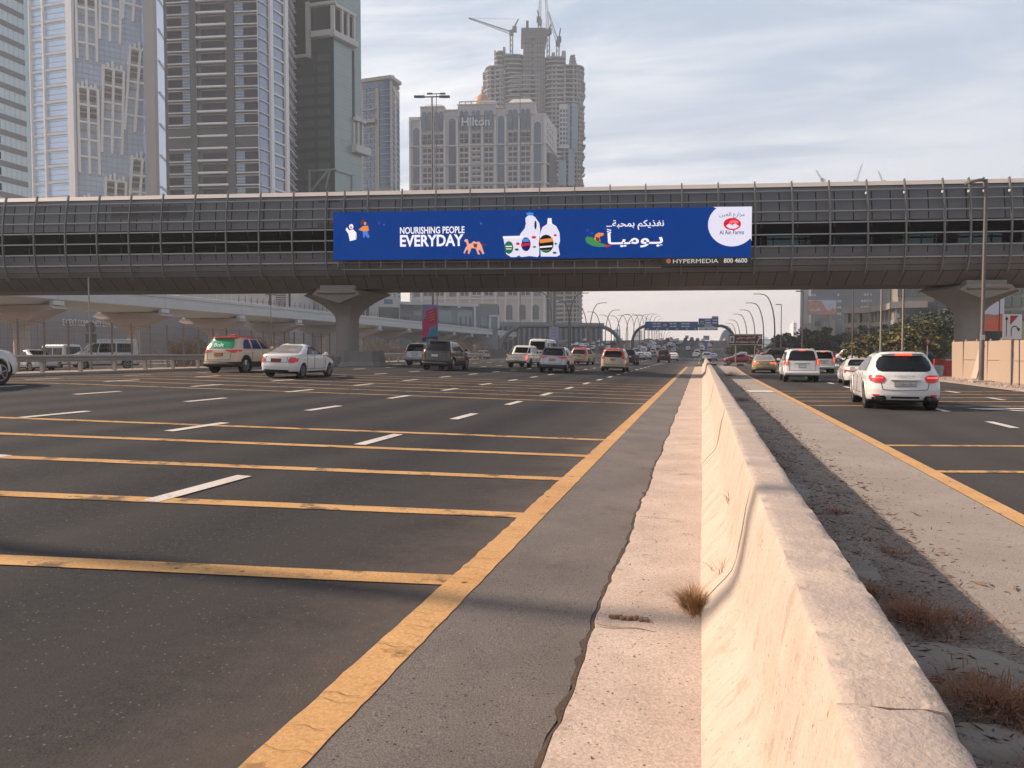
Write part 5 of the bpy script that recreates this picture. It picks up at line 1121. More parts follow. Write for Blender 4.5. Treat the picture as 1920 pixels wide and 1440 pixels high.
# overhead lamp columns of the west side (slim, double arm)
def t_mast(label, px, D, ztop, arm, w=.13, z0=None):
    p = at(px, D); r = thing('lamp_post', label, 'lamp post', p); m = mat('mast_metal', (.16,.15,.145), .5, .3)
    h = ztop-p.z; mb = MB(); mb.tube([(0,0,0),(0,0,h)], [w, w*.55], 10); mb.build('pole', m, r)
    mb = MB(); mb.bar((-arm*CR.x, -arm*CR.y, h+.05), (arm*CR.x, arm*CR.y, h+.12), .10); mb.build('cross_arm', m, r)
    for sg in (-1, 1):
        mb = MB(); c = Vector((sg*arm*.72*CR.x, sg*arm*.72*CR.y, h+.1)); mb.bar(c-CR*arm*.3, c+CR*arm*.3, .34, .16); mb.build('lamp_head', m, r)
    return r
t_mast('tall grey double arm lamp post left of the hotel, above the colourful banner', 812, 78, 1.68+ (660-190)/1442*78, 1.75)
t_mast('paler thin double arm lamp post right of the nearer tall one', 820, 112, 1.68+(660-184)/1442*112, 1.3, .09)
t_mast('thin double arm lamp post in front of the right part of the hotel', 975, 150, 1.68+(660-180)/1442*150, 1.6, .1)
t_mast('short lamp post with small double arm behind the viaduct railing', 509, 110, 1.68+(660-554)/1442*110, .7, .07)
r = thing('lamp_post', 'grey mast carrying the small lilac banner, its top hidden by the footbridge', 'lamp post', at(1038, 92)); mb = MB(); mb.tube([(0,0,0),(0,0,10.5)], [.14,.1], 10); mb.build('pole', mat('mast_metal', (.16,.15,.145)), r)
# banners
def board(name, label, px0, px1, py0, py1, D, m, cat='banner', thick=.12, frame=None, yaw=None):
    A = atd(px0, (py0+py1)/2, D); Bq = atd(px1, (py0+py1)/2, D); z0 = atd((px0+px1)/2, py1, D).z; z1 = atd((px0+px1)/2, py0, D).z
    c = (A+Bq)/2; w = (Bq-A).length; r = thing(name, label, cat, (c.x, c.y, 0), YAW if yaw is None else yaw)
    mb = MB(); mb.box(-w/2, w/2, 0, thick, z0, z1); mb.build('panel_back', frame or M_GALV, r)
    mb = MB(); mb.box(-w/2+.02, w/2-.02, -.012, -.002, z0+.02, z1-.02); mb.build('panel_face', m, r)
    return r, w, z0, z1
def bpoly(r, w, z0, z1, pts, m, off=.02, name='picture_shape'):
    mb = MB(); mb.add([(-w/2+w*u, -off, z0+(z1-z0)*v) for u, v in pts], [tuple(range(len(pts)))]); return mb.build(name, m, r)
LAV = mat('print_lavender', (.26,.24,.40), .5); PNK = mat('print_pink', (.50,.05,.17), .5); RED = mat('print_red', (.48,.03,.05), .5); TEA = mat('print_teal', (.03,.27,.36), .5); DKB = mat('print_dark', (.05,.03,.07), .5); WHP = mat('print_white', (.62,.60,.60), .5); ORG = mat('print_orange', (.62,.14,.07), .5); LPK = mat('print_rose', (.50,.28,.38), .5)
a = board('banner', 'tall colourful banner in pink, red and teal on the lamp post beyond the dark SUV', 791.5, 821, 571, 641, 76, LAV)
bpoly(*a, [(.2,.82),(.9,.93),(1,.45),(.42,.38)], PNK, .025); bpoly(*a, [(.3,.79),(.85,.88),(.92,.55),(.45,.47)], RED, .03); bpoly(*a, [(0,.55),(.3,.7),(.45,.3),(.2,.1),(0,.2)], PNK, .035); bpoly(*a, [(.35,.13),(.6,.35),(1,.42),(1,.16)], TEA, .04); bpoly(*a, [(.0,.02),(1,.03),(1,.15),(0,.11)], DKB, .045); bpoly(*a, [(.25,.0),(.75,.01),(.7,.1),(.25,.09)], TEA, .05)
for i in range(4): bpoly(*a, [(.38+i*.02,.78-i*.07),(.76+i*.02,.84-i*.07),(.76+i*.02,.82-i*.07),(.38+i*.02,.76-i*.07)], LPK, .04)
a = board('banner', 'small lilac banner with purple lines on the grey mast beyond the silver SUV', 1030, 1047.5, 613, 650, 91, mat('print_lilac', (.42,.40,.55), .5))
for i in range(5): bpoly(*a, [(.2,.88-i*.16),(.8,.88-i*.16),(.8,.85-i*.16),(.2,.85-i*.16)], LAV, .03)
bpoly(*a, [(0,0),(1,0),(1,.3),(0,.42)], LAV, .035)
# ------------------------------------------------------------------ buildings
class Wall:
    def __init__(s, A, B):
        s.A = Vector(A[:2]).to_2d(); s.B = Vector(B[:2]).to_2d(); s.L = (s.B-s.A).length; s.u = (s.B-s.A)/s.L
        n = Vector((s.u.y, -s.u.x)); s.n = n if n.dot(-s.A) > 0 else -n
    def s_(s, px, py=500):
        d = ray(px, py); M_ = d.x*s.u.y - d.y*s.u.x; t = (s.A.x*s.u.y - s.A.y*s.u.x)/M_; p = Vector((d.x*t, d.y*t)); return (p-s.A).dot(s.u), EYE+d.z*t
    def S(s, px, py=400): return s.s_(px, py)[0]
    def Z(s, px, py): return s.s_(px, py)[1]
    def P(s, a, z, d=0): q = s.A+s.u*a+s.n*d; return (q.x, q.y, z)
    def box(s, mb, s0, s1, z0, z1, d0, d1, mi=0):
        vs = [s.P(a, z, d) for z in (z0, z1) for a, d in ((s0,d0),(s1,d0),(s1,d1),(s0,d1))]
        mb.add(vs, [(0,3,2,1),(4,5,6,7),(0,1,5,4),(1,2,6,5),(2,3,7,6),(3,0,4,7)], mi)
    def pbox(s, mb, x0, x1, y0, y1, d0, d1, mi=0, ref=None):
        xr = ref or (x0+x1)/2; s.box(mb, s.S(x0, (y0+y1)/2), s.S(x1, (y0+y1)/2), s.Z(xr, y1), s.Z(xr, y0), d0, d1, mi)
    def poly(s, mb, pts, d, mi=0): mb.add([s.P(a, z, d) for a, z in pts], [tuple(range(len(pts)))], mi)
def wl(p0, D0, p1, D1): return Wall(atd(p0, 660, D0), atd(p1, 660, D1))
def tower_base(name, label, walls_pts, z1, m, cat='skyscraper', z0=-1, group=None):
    r = thing(name, label, cat, (0, 0, 0), 0, group); mb = MB(); mb.prism([tuple(p[:2]) for p in walls_pts], z0, z1); mb.build('wall', m, r); return r
def back(A, B, depth, rev=False):
    A, B = Vector(A[:2]), Vector(B[:2]); u = (B-A).normalized(); n = Vector((u.y, -u.x)); n = n if n.dot(-A) < 0 else -n
    return [tuple(A), tuple(B), tuple(B+n*depth), tuple(A+n*depth)]
def fac_parts(r, name, w, items, m, cap=100):
    """items: (s0,s1,z0,z1,d0,d1), nearest the bridge first"""
    items = sorted(items, key=lambda b: b[2] if b[2] > 8 else 9999)
    many(r, name, items, m, lambda mb, b: w.box(mb, *b), cap)
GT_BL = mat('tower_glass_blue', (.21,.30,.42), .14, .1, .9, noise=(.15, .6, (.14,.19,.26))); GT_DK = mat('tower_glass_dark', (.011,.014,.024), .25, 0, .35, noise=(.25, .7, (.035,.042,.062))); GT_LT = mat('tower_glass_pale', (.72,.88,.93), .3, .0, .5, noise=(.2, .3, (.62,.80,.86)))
GT_GR = mat('tower_glass_green', (.018,.038,.038), .12, .1, .7, noise=(.12, .6, (.04,.07,.068))); GT_GP = mat('tower_glass_sage', (.33,.41,.385), .25, .15, .7, noise=(.15, .5, (.26,.33,.315)))
GT_T2 = mat('tower_glass_sky', (.50,.68,.92), .16, .2, .9, noise=(.08, .7, (.34,.46,.62)));
ST_T2 = mat('tower_pale_frame', (.78,.77,.76), .7)
ST_GR = mat('tower_grey_panel', (.115,.118,.125), .6); ST_WH = mat('tower_white_trim', (.88,.88,.88), .6); ST_MG = mat('tower_midgrey', (.27,.27,.28), .6); ST_BE = mat('tower_beige', (.62,.59,.56), .7); ST_LG = mat('tower_light_grey', (.66,.66,.67), .6); ST_BR = mat('tower_taupe', (.30,.29,.29), .7)
# --- T1 far left tower, pale blue glass with grey spandrels
pA = (-174.2, 140.0); pB = (-174.2, 170.4)
r = tower_base('glass_tower', 'pale blue glass tower with slanting grey bands at the left picture edge', [pA, pB, (-212, 170.4), (-212, 140)], 190, GT_LT)
w = Wall(pA, pB); fl = 3.97; zr = w.Z(25, 230)
items = []; lines = []; dk = []
for k in range(-12, 32):
    z = zr+k*fl
    if z < 0 or z > 188: continue
    items.append((0, w.L-1.3, z, z+1.35, 0, .22)); dk.append((0, w.S(4), z+1.6, z+3.4, 0, .1))
fac_parts(r, 'spandrel', w, items, ST_MG); fac_parts(r, 'dark_window', w, dk, GT_DK)
mb = MB()
for a in frange(0, w.L, 1.5): w.box(mb, a-.04, a+.04, 0, 189, 0, .12)
mb.build('mullion', ST_LG, r)
# --- T2 twin hotel tower with staggered balcony stacks
q = [atd(67, 660, 352), atd(146, 660, 345), atd(276, 660, 362), atd(302, 660, 352), atd(322, 660, 372)]
r = tower_base('hotel_tower', 'tall blue and beige hotel tower with twisting balcony stacks, second from the left', [tuple(p[:2]) for p in q]+[(q[4].x-20, q[4].y+55), (q[0].x-22, q[0].y+30)], 330, GT_T2)
w1 = Wall(q[0], q[1]); w2 = Wall(q[1], q[2]); w3 = Wall(q[2], q[3]); w4 = Wall(q[3], q[4])
fl = 29*352/1442; it = []; 
for k in range(-12, 34):
    z = w1.Z(80, 347)+k*fl
    if z > 3: it += [(w1.S(67.3), w1.S(91), z, z+.85, 0, .7), (w1.S(94), w1.S(136), z+.15, z+1.2, 0, .8)]
fac_parts(r, 'floor_band', w1, it, ST_LG)
mb = MB()
for x0, x1, m_ in ((66.5, 68.5, 0), (91, 94, 0), (136, 147, 0)): w1.box(mb, w1.S(x0), w1.S(x1), 0, 331, 0, 1.4)
mb.build('corner_pier', ST_T2, r)
mb = MB(); thin = []
for k in range(0, 120):
    z = 3+k*fl/3; w1.box(mb, w1.S(68), w1.S(136), z, z+.18, 0, .1)
mb.build('glazing_line', ST_MG, r)
mb = MB()
for k in range(0, 120): z = 3+k*fl/3; w2.box(mb, 0, w2.L, z, z+.2, 0, .12)
for a in frange(0, w2.L, 2.2): w2.box(mb, a-.06, a+.06, 0, 330, 0, .1)
mb.build('glazing_line', ST_MG, r)
# stacks: three columns, each a repeating module 49 px *4 tall (frame stack, glass gap)
stackc = [(146, 190, 0, 0), (191, 236, -38, 1.4), (238, 283, -78, 3.0)]
fr, slabs, pan = [], [], []
MODH = 203*355/1442
for (xa, xb, off, tw) in stackc:
    s0, s1 = w2.S(xa+2), w2.S(xb-2); W_ = s1-s0
    for j in range(-3, 6):
        zb = w2.Z(xa, 325+off)+j*MODH; zt = zb+MODH*.76; t_ = tw+.0
        fr.append((s0, s1, zb, zt, tw)); 
mb = MB(); mg = []; md = MB()
for s0, s1, zb, zt, tw in fr:
    if zt < 5: continue
    n = 10; W_ = s1-s0
    for i in range(n):
        z = zb+(zt-zb)*i/n; z2 = zb+(zt-zb)*(i+1)/n; sh = tw*(i/n-.5); sh2 = tw*((i+1)/n-.5)
        for f in (0, .5, 1):
            a0 = s0+W_*f*.92+sh; mb.add([w2.P(a0+x, zz, d) for (zz, shh) in ((z, 0), (z2, sh2-sh)) for x, d in ((shh, 0), (shh+1.0, 0), (shh+1.0, 2.2), (shh, 2.2))], [(0,3,2,1),(4,5,6,7),(0,1,5,4),(1,2,6,5),(2,3,7,6),(3,0,4,7)])
        if i % 2: w2.box(mb, s0+sh, s0+W_*.98+sh, z2-.5, z2+.35, 0, 2.0)
        if i >= 6 and i % 2: w2.box(md, s0+sh+.9, s0+W_*.92+sh, z-1.6, z2-1.2, .3, .9)
        if i >= 4: mg.append((s0+sh+.9, s0+W_*.92+sh, z+.3, z+.9, .9, 1.3))
    for i in range(5): w2.box(mb, s0+tw*.5+i*W_*.2, s0+tw*.5+i*W_*.2+1.0, zt, zt+1.2+2.2*((i*7) % 3)/2, .2, 2.2)
mb.build('balcony_stack', ST_T2, r); md.build('dark_opening', GT_DK, r); fac_parts(r, 'balcony_rail', w2, mg, ST_BR)
mb = MB(); w3.box(mb, w3.S(283), w3.S(300.5), 0, 332, 0, 1.6); mb.build('grey_shaft', ST_BR, r)
it = [(w4.S(303), w4.L, z, z+.9, 0, .5) for z in frange(6, 320, fl*2)]; fac_parts(r, 'side_band', w4, it, ST_LG)
# --- T3 dark grey tower with white lines
q = [atd(318, 660, 233), atd(488, 660, 230), atd(541, 660, 242.5), atd(557, 660, 256)]
r = tower_base('office_tower', 'dark grey tower ruled with white balcony lines, in front of the dark green tower', [tuple(p[:2]) for p in q]+[(q[3].x*1.12-1, q[3].y*1.12), (q[0].x*1.15, q[0].y*1.15)], 200, ST_GR)
w1 = Wall(q[0], q[1]); w2 = Wall(q[1], q[2]); w3 = Wall(q[2], q[3]); fl = 22.42*231.5/1442; zb = w1.Z(340, 350.5)
L1, L2, L3, B2, WN, SB, SBl, S3, WN2, BL = [], [], [], [], [], [], [], [], [], []
for k in range(-13, 40):
    z = zb+k*fl
    if z < 4 or z > 198: continue
    mech = k in (3, 4)
    for a, b, c in ((320, 362, 347), (444.5, 488, 461)):
        L1.append((w1.S(a), w1.S(b), z, z+.24, 0, .5)); 
        if mech: continue
        L2.append((w1.S(a), w1.S(b), z-.72, z-.60, 0, .35))
        x0, x1 = (a, c) if c == 347 else (c, b); y0, y1 = (c, b) if c == 347 else (a, c)
        WN.append((w1.S(x0), w1.S(x1-.8), z+.55, z+fl-1.0, 0, .05)); WN2.append((w1.S(y0), w1.S(y1), z+.45, z+fl-.9, 0, .05))
        for q_ in (1.0, 1.9, 2.6): L3.append((w1.S(y0), w1.S(y1), z+q_, z+q_+.1, .05, .2))
    BL.append((w1.S(375), w1.S(431), z, z+.50, 0, 1.0))
    if not mech:
        B2.append((w1.S(381), w1.S(426), z-.85, z-.70, 0, .6)); WN.append((w1.S(382), w1.S(426), z+.6, z+fl-1.0, 0, .06))
    SB.append((w2.S(488.2), w2.S(506), z+.05, z+.32, 0, .3)); SB.append((w2.S(513), w2.S(534), z-.0, z+.5, 0, .4)); 
    SBl.append((w2.S(489), w2.S(505), z+.45, z+fl-.3, 0, .06)); SBl.append((w2.S(514), w2.S(533), z+.6, z+fl-.3, 0, .06))
    S3.append((0, w3.L, z, z+.3, 0, .9)); S3.append((0, w3.L, z+1.7, z+1.85, 0, .6))
fac_parts(r, 'white_line', w1, L1, ST_WH); fac_parts(r, 'thin_line', w1, L2, ST_LG); fac_parts(r, 'louvre_line', w1, L3, ST_LG); fac_parts(r, 'balcony', w1, BL, ST_WH); fac_parts(r, 'balcony_rail', w1, B2, ST_MG)
fac_parts(r, 'window', w1, WN, GT_DK); fac_parts(r, 'side_bay_window', w1, WN2, GT_BL); fac_parts(r, 'side_band', w2, SB, ST_WH); fac_parts(r, 'side_window', w2, SBl, mat('tower_glass_lilac', (.30,.33,.42), .15, .5, .9)); fac_parts(r, 'fin', w3, S3, ST_WH)
mb = MB(); w2.box(mb, w2.S(507), w2.S(512.5), 0, 200, 0, .8); w2.box(mb, w2.S(535), w2.S(540.5), 0, 200, 0, .8); w1.box(mb, w1.S(487.5), w1.S(488.2), 0, 200, 0, .3); mb.build('vertical_trim', ST_WH, r)
mb = MB(); w1.box(mb, w1.S(362), w1.S(375), 0, 201, 0, .55); w1.box(mb, w1.S(431), w1.S(444.5), 0, 201, 0, .55); mb.build('dark_shaft', ST_GR, r)
# podium of that tower, white, seen over the viaduct
q1, q2 = atd(338, 660, 214), atd(560, 660, 211)
r = tower_base('podium_block', 'white panelled low block above the viaduct railing, below the dark grey tower', back(q1, q2, 12), 24.0, mat('podium_white', (.50,.49,.475), .7, noise=(.1, .3, (.44,.43,.42))), 'building')
w = Wall(q1, q2); mb = MB()
for px in (505, 541): w.pbox(mb, px, px+4, 541, 575, 0, .05)
mb.build('slot_window', GT_DK, r); lo = []
for py in range(541, 576, 4): lo.append((w.S(515), w.S(534), w.Z(520, py+2.3), w.Z(520, py), 0, .12))
fac_parts(r, 'louvre', w, lo, ST_GR)
mb = MB()
for py in (549, 557, 565): w.pbox(mb, 340, 475, py, py+.5, 0, .03)
for px in range(350, 475, 14): w.pbox(mb, px, px+.6, 541, 580, 0, .03)
mb.build('panel_joint', ST_LG, r)
mb = MB(); w.pbox(mb, 560, 640, 541, 557, -.3, .1); mb = MB(); w.pbox(mb, 475, 505, 539, 580, 0, .5); mb.build('white_bay', mat('podium_white', (.5,.49,.475)), r)
q1, q2 = atd(556, 660, 226), atd(640, 660, 224)
r = tower_base('podium_block', 'low block with dark band at the foot of the dark green tower', back(q1, q2, 14), 16.9, mat('podium_white', (.5,.49,.475)), 'building'); w = Wall(q1, q2)
mb = MB(); w.box(mb, 0, w.L, 16.9, 22, -10, 0); mb.build('dark_band', GT_GR, r)
# --- T4 dark green glass tower
q = [atd(553, 660, 264), atd(631, 660, 260), atd(681, 660, 271.5)]
r = tower_base('green_glass_tower', 'dark green glass tower with white framed sky terrace and pale green right flank', [tuple(p[:2]) for p in q]+[(q[2].x*1.12-1, q[2].y*1.12), (q[0].x*1.15, q[0].y*1.15)], 165, GT_GR)
w1 = Wall(q[0], q[1]); w2 = Wall(q[1], q[2]); fl = 19.7*261/1442; it, i2, i3, pn = [], [], [], []
for k in range(-14, 30):
    z = w1.Z(600, 340)+k*fl
    if z < 3 or z > 163: continue
    it.append((0, w1.L, z, z+.12, 0, .06)); i2.append((0, w2.L, z, z+.10, 0, .12)); i2.append((0, w2.L, z+1.2, z+1.26, 0, .1)); i2.append((0, w2.L, z+2.4, z+2.46, 0, .1))
    if k < 12:
        for a, b in ((557, 570), (572, 592), (598, 620)): pn.append((w1.S(a), w1.S(b), z+.5, z+2.7, 0, .04))
mb = MB(); w2.box(mb, 0, w2.L, 0, 165, 0, .08); mb.build('right_flank_glass', GT_GP, r)
fac_parts(r, 'floor_line', w1, it, GT_DK); fac_parts(r, 'flank_line', w2, i2, mat('flank_line_green', (.11,.17,.165), .5)); fac_parts(r, 'window', w1, pn, mat('tower_glass_mid_green', (.055,.09,.088), .2))
TW = mat('tower_frame_cream', (.62,.60,.56), .6)
mb = MB(); w1.pbox(mb, 576, 631.5, 6, 12, 0, 1.2); w1.pbox(mb, 576, 583, 6, 110, 0, 1.19); w1.pbox(mb, 554, 583, 104, 110, 0, 1.18); w2.box(mb, 0, w2.S(667), w1.Z(631, 12), w1.Z(631, 6), 0, 1.2)
w1.pbox(mb, 588, 631.5, 60, 71, 0, 1.9); w2.box(mb, -1.8, w2.S(667), w1.Z(631, 71), w1.Z(631, 60), 0, 1.9)
for a, b in ((622.5, 628.5),): w1.pbox(mb, a, b, 12, 60, 0, 1.1)
for a in (640, 651, 662): w2.box(mb, w2.S(a), w2.S(a+3), w1.Z(631, 60), w1.Z(631, 12), 0, 1.1)
mb.build('terrace_frame', TW, r)
mb = MB(); w1.pbox(mb, 587, 622, 14, 59, 0, .2); mb.build('dark_recess', mat('recess_dark', (.035,.033,.035), .7), r); mb = MB(); w2.box(mb, 0, w2.S(667), w1.Z(631, 60), w1.Z(631, 14), .05, .2); mb.build('dark_recess', mat('recess_dark', (.035,.033,.035), .7), r); mb = MB(); w1.pbox(mb, 564, 588, 112, 137, 0, .15); mb.build('dark_recess', mat('recess_dark', (.035,.033,.035), .7), r); mb = MB(); w2.pbox(mb, 660, 664, 95, 225, 0, .2); mb.build('dark_recess', mat('recess_dark', (.035,.033,.035), .7), r)
mb = MB(); w2.pbox(mb, 661, 681, 223, 230, .1, 1.5); w2.pbox(mb, 659, 686, 276, 290, .1, 2.4); w2.pbox(mb, 668, 671, 230, 276, .1, .8); w2.pbox(mb, 661, 663, 230, 276, .1, .8); w2.pbox(mb, 676, 678, 230, 276, .1, .8); mb.build('balcony_box', TW, r)
mb = MB(); w1.pbox(mb, 580, 631.5, 318, 321, 0, .6); w1.pbox(mb, 580, 583, 318, 380, 0, .6); w2.box(mb, 0, w2.S(660), w1.Z(631, 321), w1.Z(631, 318), 0, .6); w2.box(mb, w2.S(658.5), w2.S(660), 10, w1.Z(631, 320), 0, .6)
a, b = w1.P(w1.S(586), w1.Z(600, 356), .3), w1.P(w1.S(616), w1.Z(600, 322), .3); mb.bar(a, b, .5); a, b = w1.P(w1.S(612), w1.Z(600, 356), .3), w1.P(w1.S(620), w1.Z(600, 322), .3); mb.bar(a, b, .4); mb.build('lower_frame', mat('tower_frame_pale', (.30,.34,.33), .6), r)
# --- T5 beige tower with blue glass
q = [atd(679, 660, 335), atd(735, 660, 330), atd(752, 660, 352)]
r = tower_base('beige_tower', 'hazy beige tower with blue glass columns between the green tower and the hotel', [tuple(p[:2]) for p in q]+[(q[2].x*1.06-1, q[2].y*1.06), (q[0].x*1.12, q[0].y*1.12)], 1.68+(660-150)/1442*331, ST_BE)
w1 = Wall(q[0], q[1]); w2 = Wall(q[1], q[2]); fl = 10.6*331/1442; gl, ln, sd = [], [], []
mb = MB(); w1.pbox(mb, 680, 712, 157, 166, 0, .4); w1.pbox(mb, 712, 733, 152, 352, 0, .3); mb.build('blue_glass_column', GT_BL, r)
for k in range(-22, 20):
    z = w1.Z(700, 345)+k*fl
    if z < 3: continue
    py = 345-10.6*k
    if py > 172:
        for a, b in ((683, 689), (690, 696), (697, 703)): gl.append((w1.S(a), w1.S(b), z+.3, z+fl-.35, 0, .25))
    if py > 165: ln.append((w1.S(712), w1.S(733), z, z+.25, .3, .55)); sd += [(w2.S(737), w2.S(741), z+.4, z+fl-.3, 0, .2), (w2.S(745), w2.S(749), z+.4, z+fl-.3, 0, .2)]
fac_parts(r, 'window', w1, gl, GT_BL); fac_parts(r, 'floor_line', w1, ln, ST_BE); fac_parts(r, 'side_window', w2, sd, GT_BL)
mb = MB(); w1.pbox(mb, 679, 736, 146, 152, -8, 1.2); w1.pbox(mb, 693, 723, 140, 142, -6, -2); w1.pbox(mb, 696, 698, 142, 147, -5, -3); w2.pbox(mb, 735, 746, 152, 158, -3, .8); w1.pbox(mb, 709, 712, 166, 352, 0, .9); w1.pbox(mb, 680, 706, 205, 208, 0, .9); w1.pbox(mb, 680, 706, 226, 232, 0, 2.0); w1.pbox(mb, 733, 736, 152, 352, 0, .8); mb.build('cornice', ST_BE, r)
# --- hotel with arched windows
HD = 470; HB = mat('hotel_stone', (.57,.55,.53), .8, noise=(.06, .3, (.51,.49,.475))); HC = mat('hotel_cornice', (.70,.66,.62), .8); HG = mat('hotel_glass', (.15,.165,.20), .15, .1, .8); HW = mat('hotel_window_dark', (.11,.11,.12), .2)
q = [atd(769, 660, 474), atd(1022, 660, 466), atd(1043, 660, 500)]
ztop = lambda py: 1.68+(660-py)/1442*HD
r = tower_base('hotel_building', 'broad beige hotel with arched windows, orange dome and white name sign above the footbridge', [tuple(p[:2]) for p in q]+[(q[2].x-12, q[2].y+8), (q[0].x-12, q[0].y+45)], ztop(222), HB, 'hotel')
w1 = Wall(q[0], q[1]); w2 = Wall(q[1], q[2]); S1 = lambda x: w1.S(x, 300)
mb = MB(); mc = MB()
for a, b, t in ((789, 834, 206), (834, 859, 213), (859, 931, 204), (931, 949, 211), (949, 1003, 204)):
    w1.box(mb, S1(a), S1(b), ztop(223), ztop(t), -22, .8 if t < 210 else .3); w1.box(mc, S1(a-.5), S1(b+.5), ztop(t), ztop(t-1.6), -22, 1.6)
for a, b, t0, t1, t in ((789, 834, 799, 824, 195), (949, 1003, 960, 992, 190)):
    z0 = ztop(205); z1 = ztop(t); lo_ = [w1.P(S1(a), z0, .8), w1.P(S1(b), z0, .8), w1.P(S1(b), z0, -18), w1.P(S1(a), z0, -18)]; hi = [w1.P(S1(t0), z1, -5), w1.P(S1(t1), z1, -5), w1.P(S1(t1), z1, -13), w1.P(S1(t0), z1, -13)]
    mb.loft([lo_, hi])
w1.box(mc, S1(769), S1(789), ztop(223), ztop(229), -1, 1.2)
mb.build('roof_storey', HB, r)
for py in (277, 312.5, 348, 383, 418, 453, 488, 523, 560): w1.box(mc, S1(768.4), S1(1022.5), ztop(py+1.2), ztop(py-.6), 0, 1.5); w2.box(mc, 0, w2.L, ztop(py+1.2), ztop(py-.6), 0, 1.5)
for px in (769.5, 789, 812, 834, 858, 881, 904.5, 929, 948, 973.5, 998, 1021): w1.box(mc, S1(px)-.55, S1(px)+.55, 0, ztop(230), 0, 1.1)
w1.box(mc, S1(862), S1(928), ztop(197.5), ztop(196), -1, .5)
for px in (862, 873, 884, 895, 906, 917, 928): w1.box(mc, S1(px)-.3, S1(px)+.3, ztop(203), ztop(196), -.6, .4)
mc.build('cornice', HC, r)
def archpoly(a, b, z0, z1, n=8):
    c = (a+b)/2; rr = (b-a)/2; return [(a, z0), (b, z0)]+[(c+rr*math.cos(math.pi*i/n), z1-rr+rr*math.sin(math.pi*i/n)) for i in range(n+1)]
def arch_part(w, a, b, z0, z1, d, m, name): mb = MB(); w.poly(mb, archpoly(a, b, z0, z1), d); mb.build(name, m, r)
for a, b, t in ((775, 787, 242), (841.5, 854.5, 226), (933.5, 946, 224), (1001.5, 1014, 237)):
    arch_part(w1, S1(a-1.6), S1(b+1.6), ztop(276), ztop(t-2), .25, HC, 'arch_surround'); arch_part(w1, S1(a), S1(b), ztop(276), ztop(t), .35, HG, 'arched_window')
    for py in (277, 312.5, 348, 383, 418, 453, 488, 523): mb = MB(); w1.box(mb, S1(a), S1(b), ztop(py+33), ztop(py+2.5), 0, .3); mb.build('tall_window', HG, r)
sm_ = []
for a, b in ((792, 811), (814.5, 832.5), (861.5, 879), (884, 902), (907, 925.5), (952, 971), (976, 995)):
    m_ = (a+b)/2
    for x0, x1 in ((a+1, m_-.8), (m_+.8, b-1)): arch_part(w1, S1(x0), S1(x1), ztop(250 if a in (792, 814.5, 861.5) or True else 246), ztop(214), 1.05 if 859 < a < 930 or a < 834 or a > 948 else .4, HG, 'arched_window')
    for py in [256, 266]+[y for s0 in (277, 312.5, 348, 383, 418, 453, 488, 523) for y in (s0+4.5, s0+15, s0+25)]:
        for x0, x1 in ((a+1.5, m_-1), (m_+1, b-1.5)): sm_.append((S1(x0), S1(x1), ztop(py+6.6), ztop(py), 0, .22 if py > 276 else .95))
fac_parts(r, 'window', w1, sm_, HW)
bl = []
for s0 in (277, 312.5, 348, 383, 418, 453, 488, 523):
    for yo in (11, 21.5, 32):
        for a, b in ((884.5, 901.5),): bl.append((S1(a), S1(b), ztop(s0+yo+1), ztop(s0+yo-1.4), 0, 1.3))
fac_parts(r, 'balcony', w1, bl, HC)
sd = [(w2.S(x, 300), w2.S(x, 300)+3.2, ztop(py+6), ztop(py), 0, .3) for x in (1026, 1031, 1036) for py in range(235, 560, 12)]; fac_parts(r, 'side_window', w2, sd, HW)
for i, px in enumerate((905, 930, 955, 980, 1005, 780, 805, 830, 855, 880)): arch_part(w1, S1(px-6), S1(px+6), ztop(600), ztop(572), 1.2, HW, 'arcade_arch')
# dome
DO = mat('dome_orange', (.52,.30,.17), .5); c = w1.P(S1(898), 0, -14); rad = 18.0/1442*485; zc = ztop(200); mb = MB(); n = 24
mb.loft([[(c[0]+rad*f*math.cos(2*math.pi*i/n), c[1]+rad*f*math.sin(2*math.pi*i/n), zc+h*rad) for i in range(n)] for f, h in ((1.0,-.3),(1.0,.15),(.96,.5),(.86,.85),(.68,1.2),(.42,1.48),(.18,1.65),(.08,1.85),(.12,2.0),(.05,2.1),(.02,2.5))], smooth=True); mb.build('dome', DO, r)
A_ = Vector(w1.P(S1(867), ztop(235.5), 1.9)); B_ = Vector(w1.P(S1(919), ztop(235.5), 1.9)); text('Hilton', mat('sign_letter_white', (.8,.8,.78), .5), r, 15.5/1442*HD, (A_+B_)/2, (w1.u.x, w1.u.y, 0), (0,0,1), name='name_sign', width=(B_-A_).length, depth=.4, bold=.012)
q3, q4 = atd(1029, 660, 470), atd(1043, 660, 480); rr = tower_base('stair_block', 'dark flat block leaning on the right flank of the beige hotel', back(q3, q4, 10), ztop(290), mat('block_dark', (.13,.125,.12), .7), 'building')
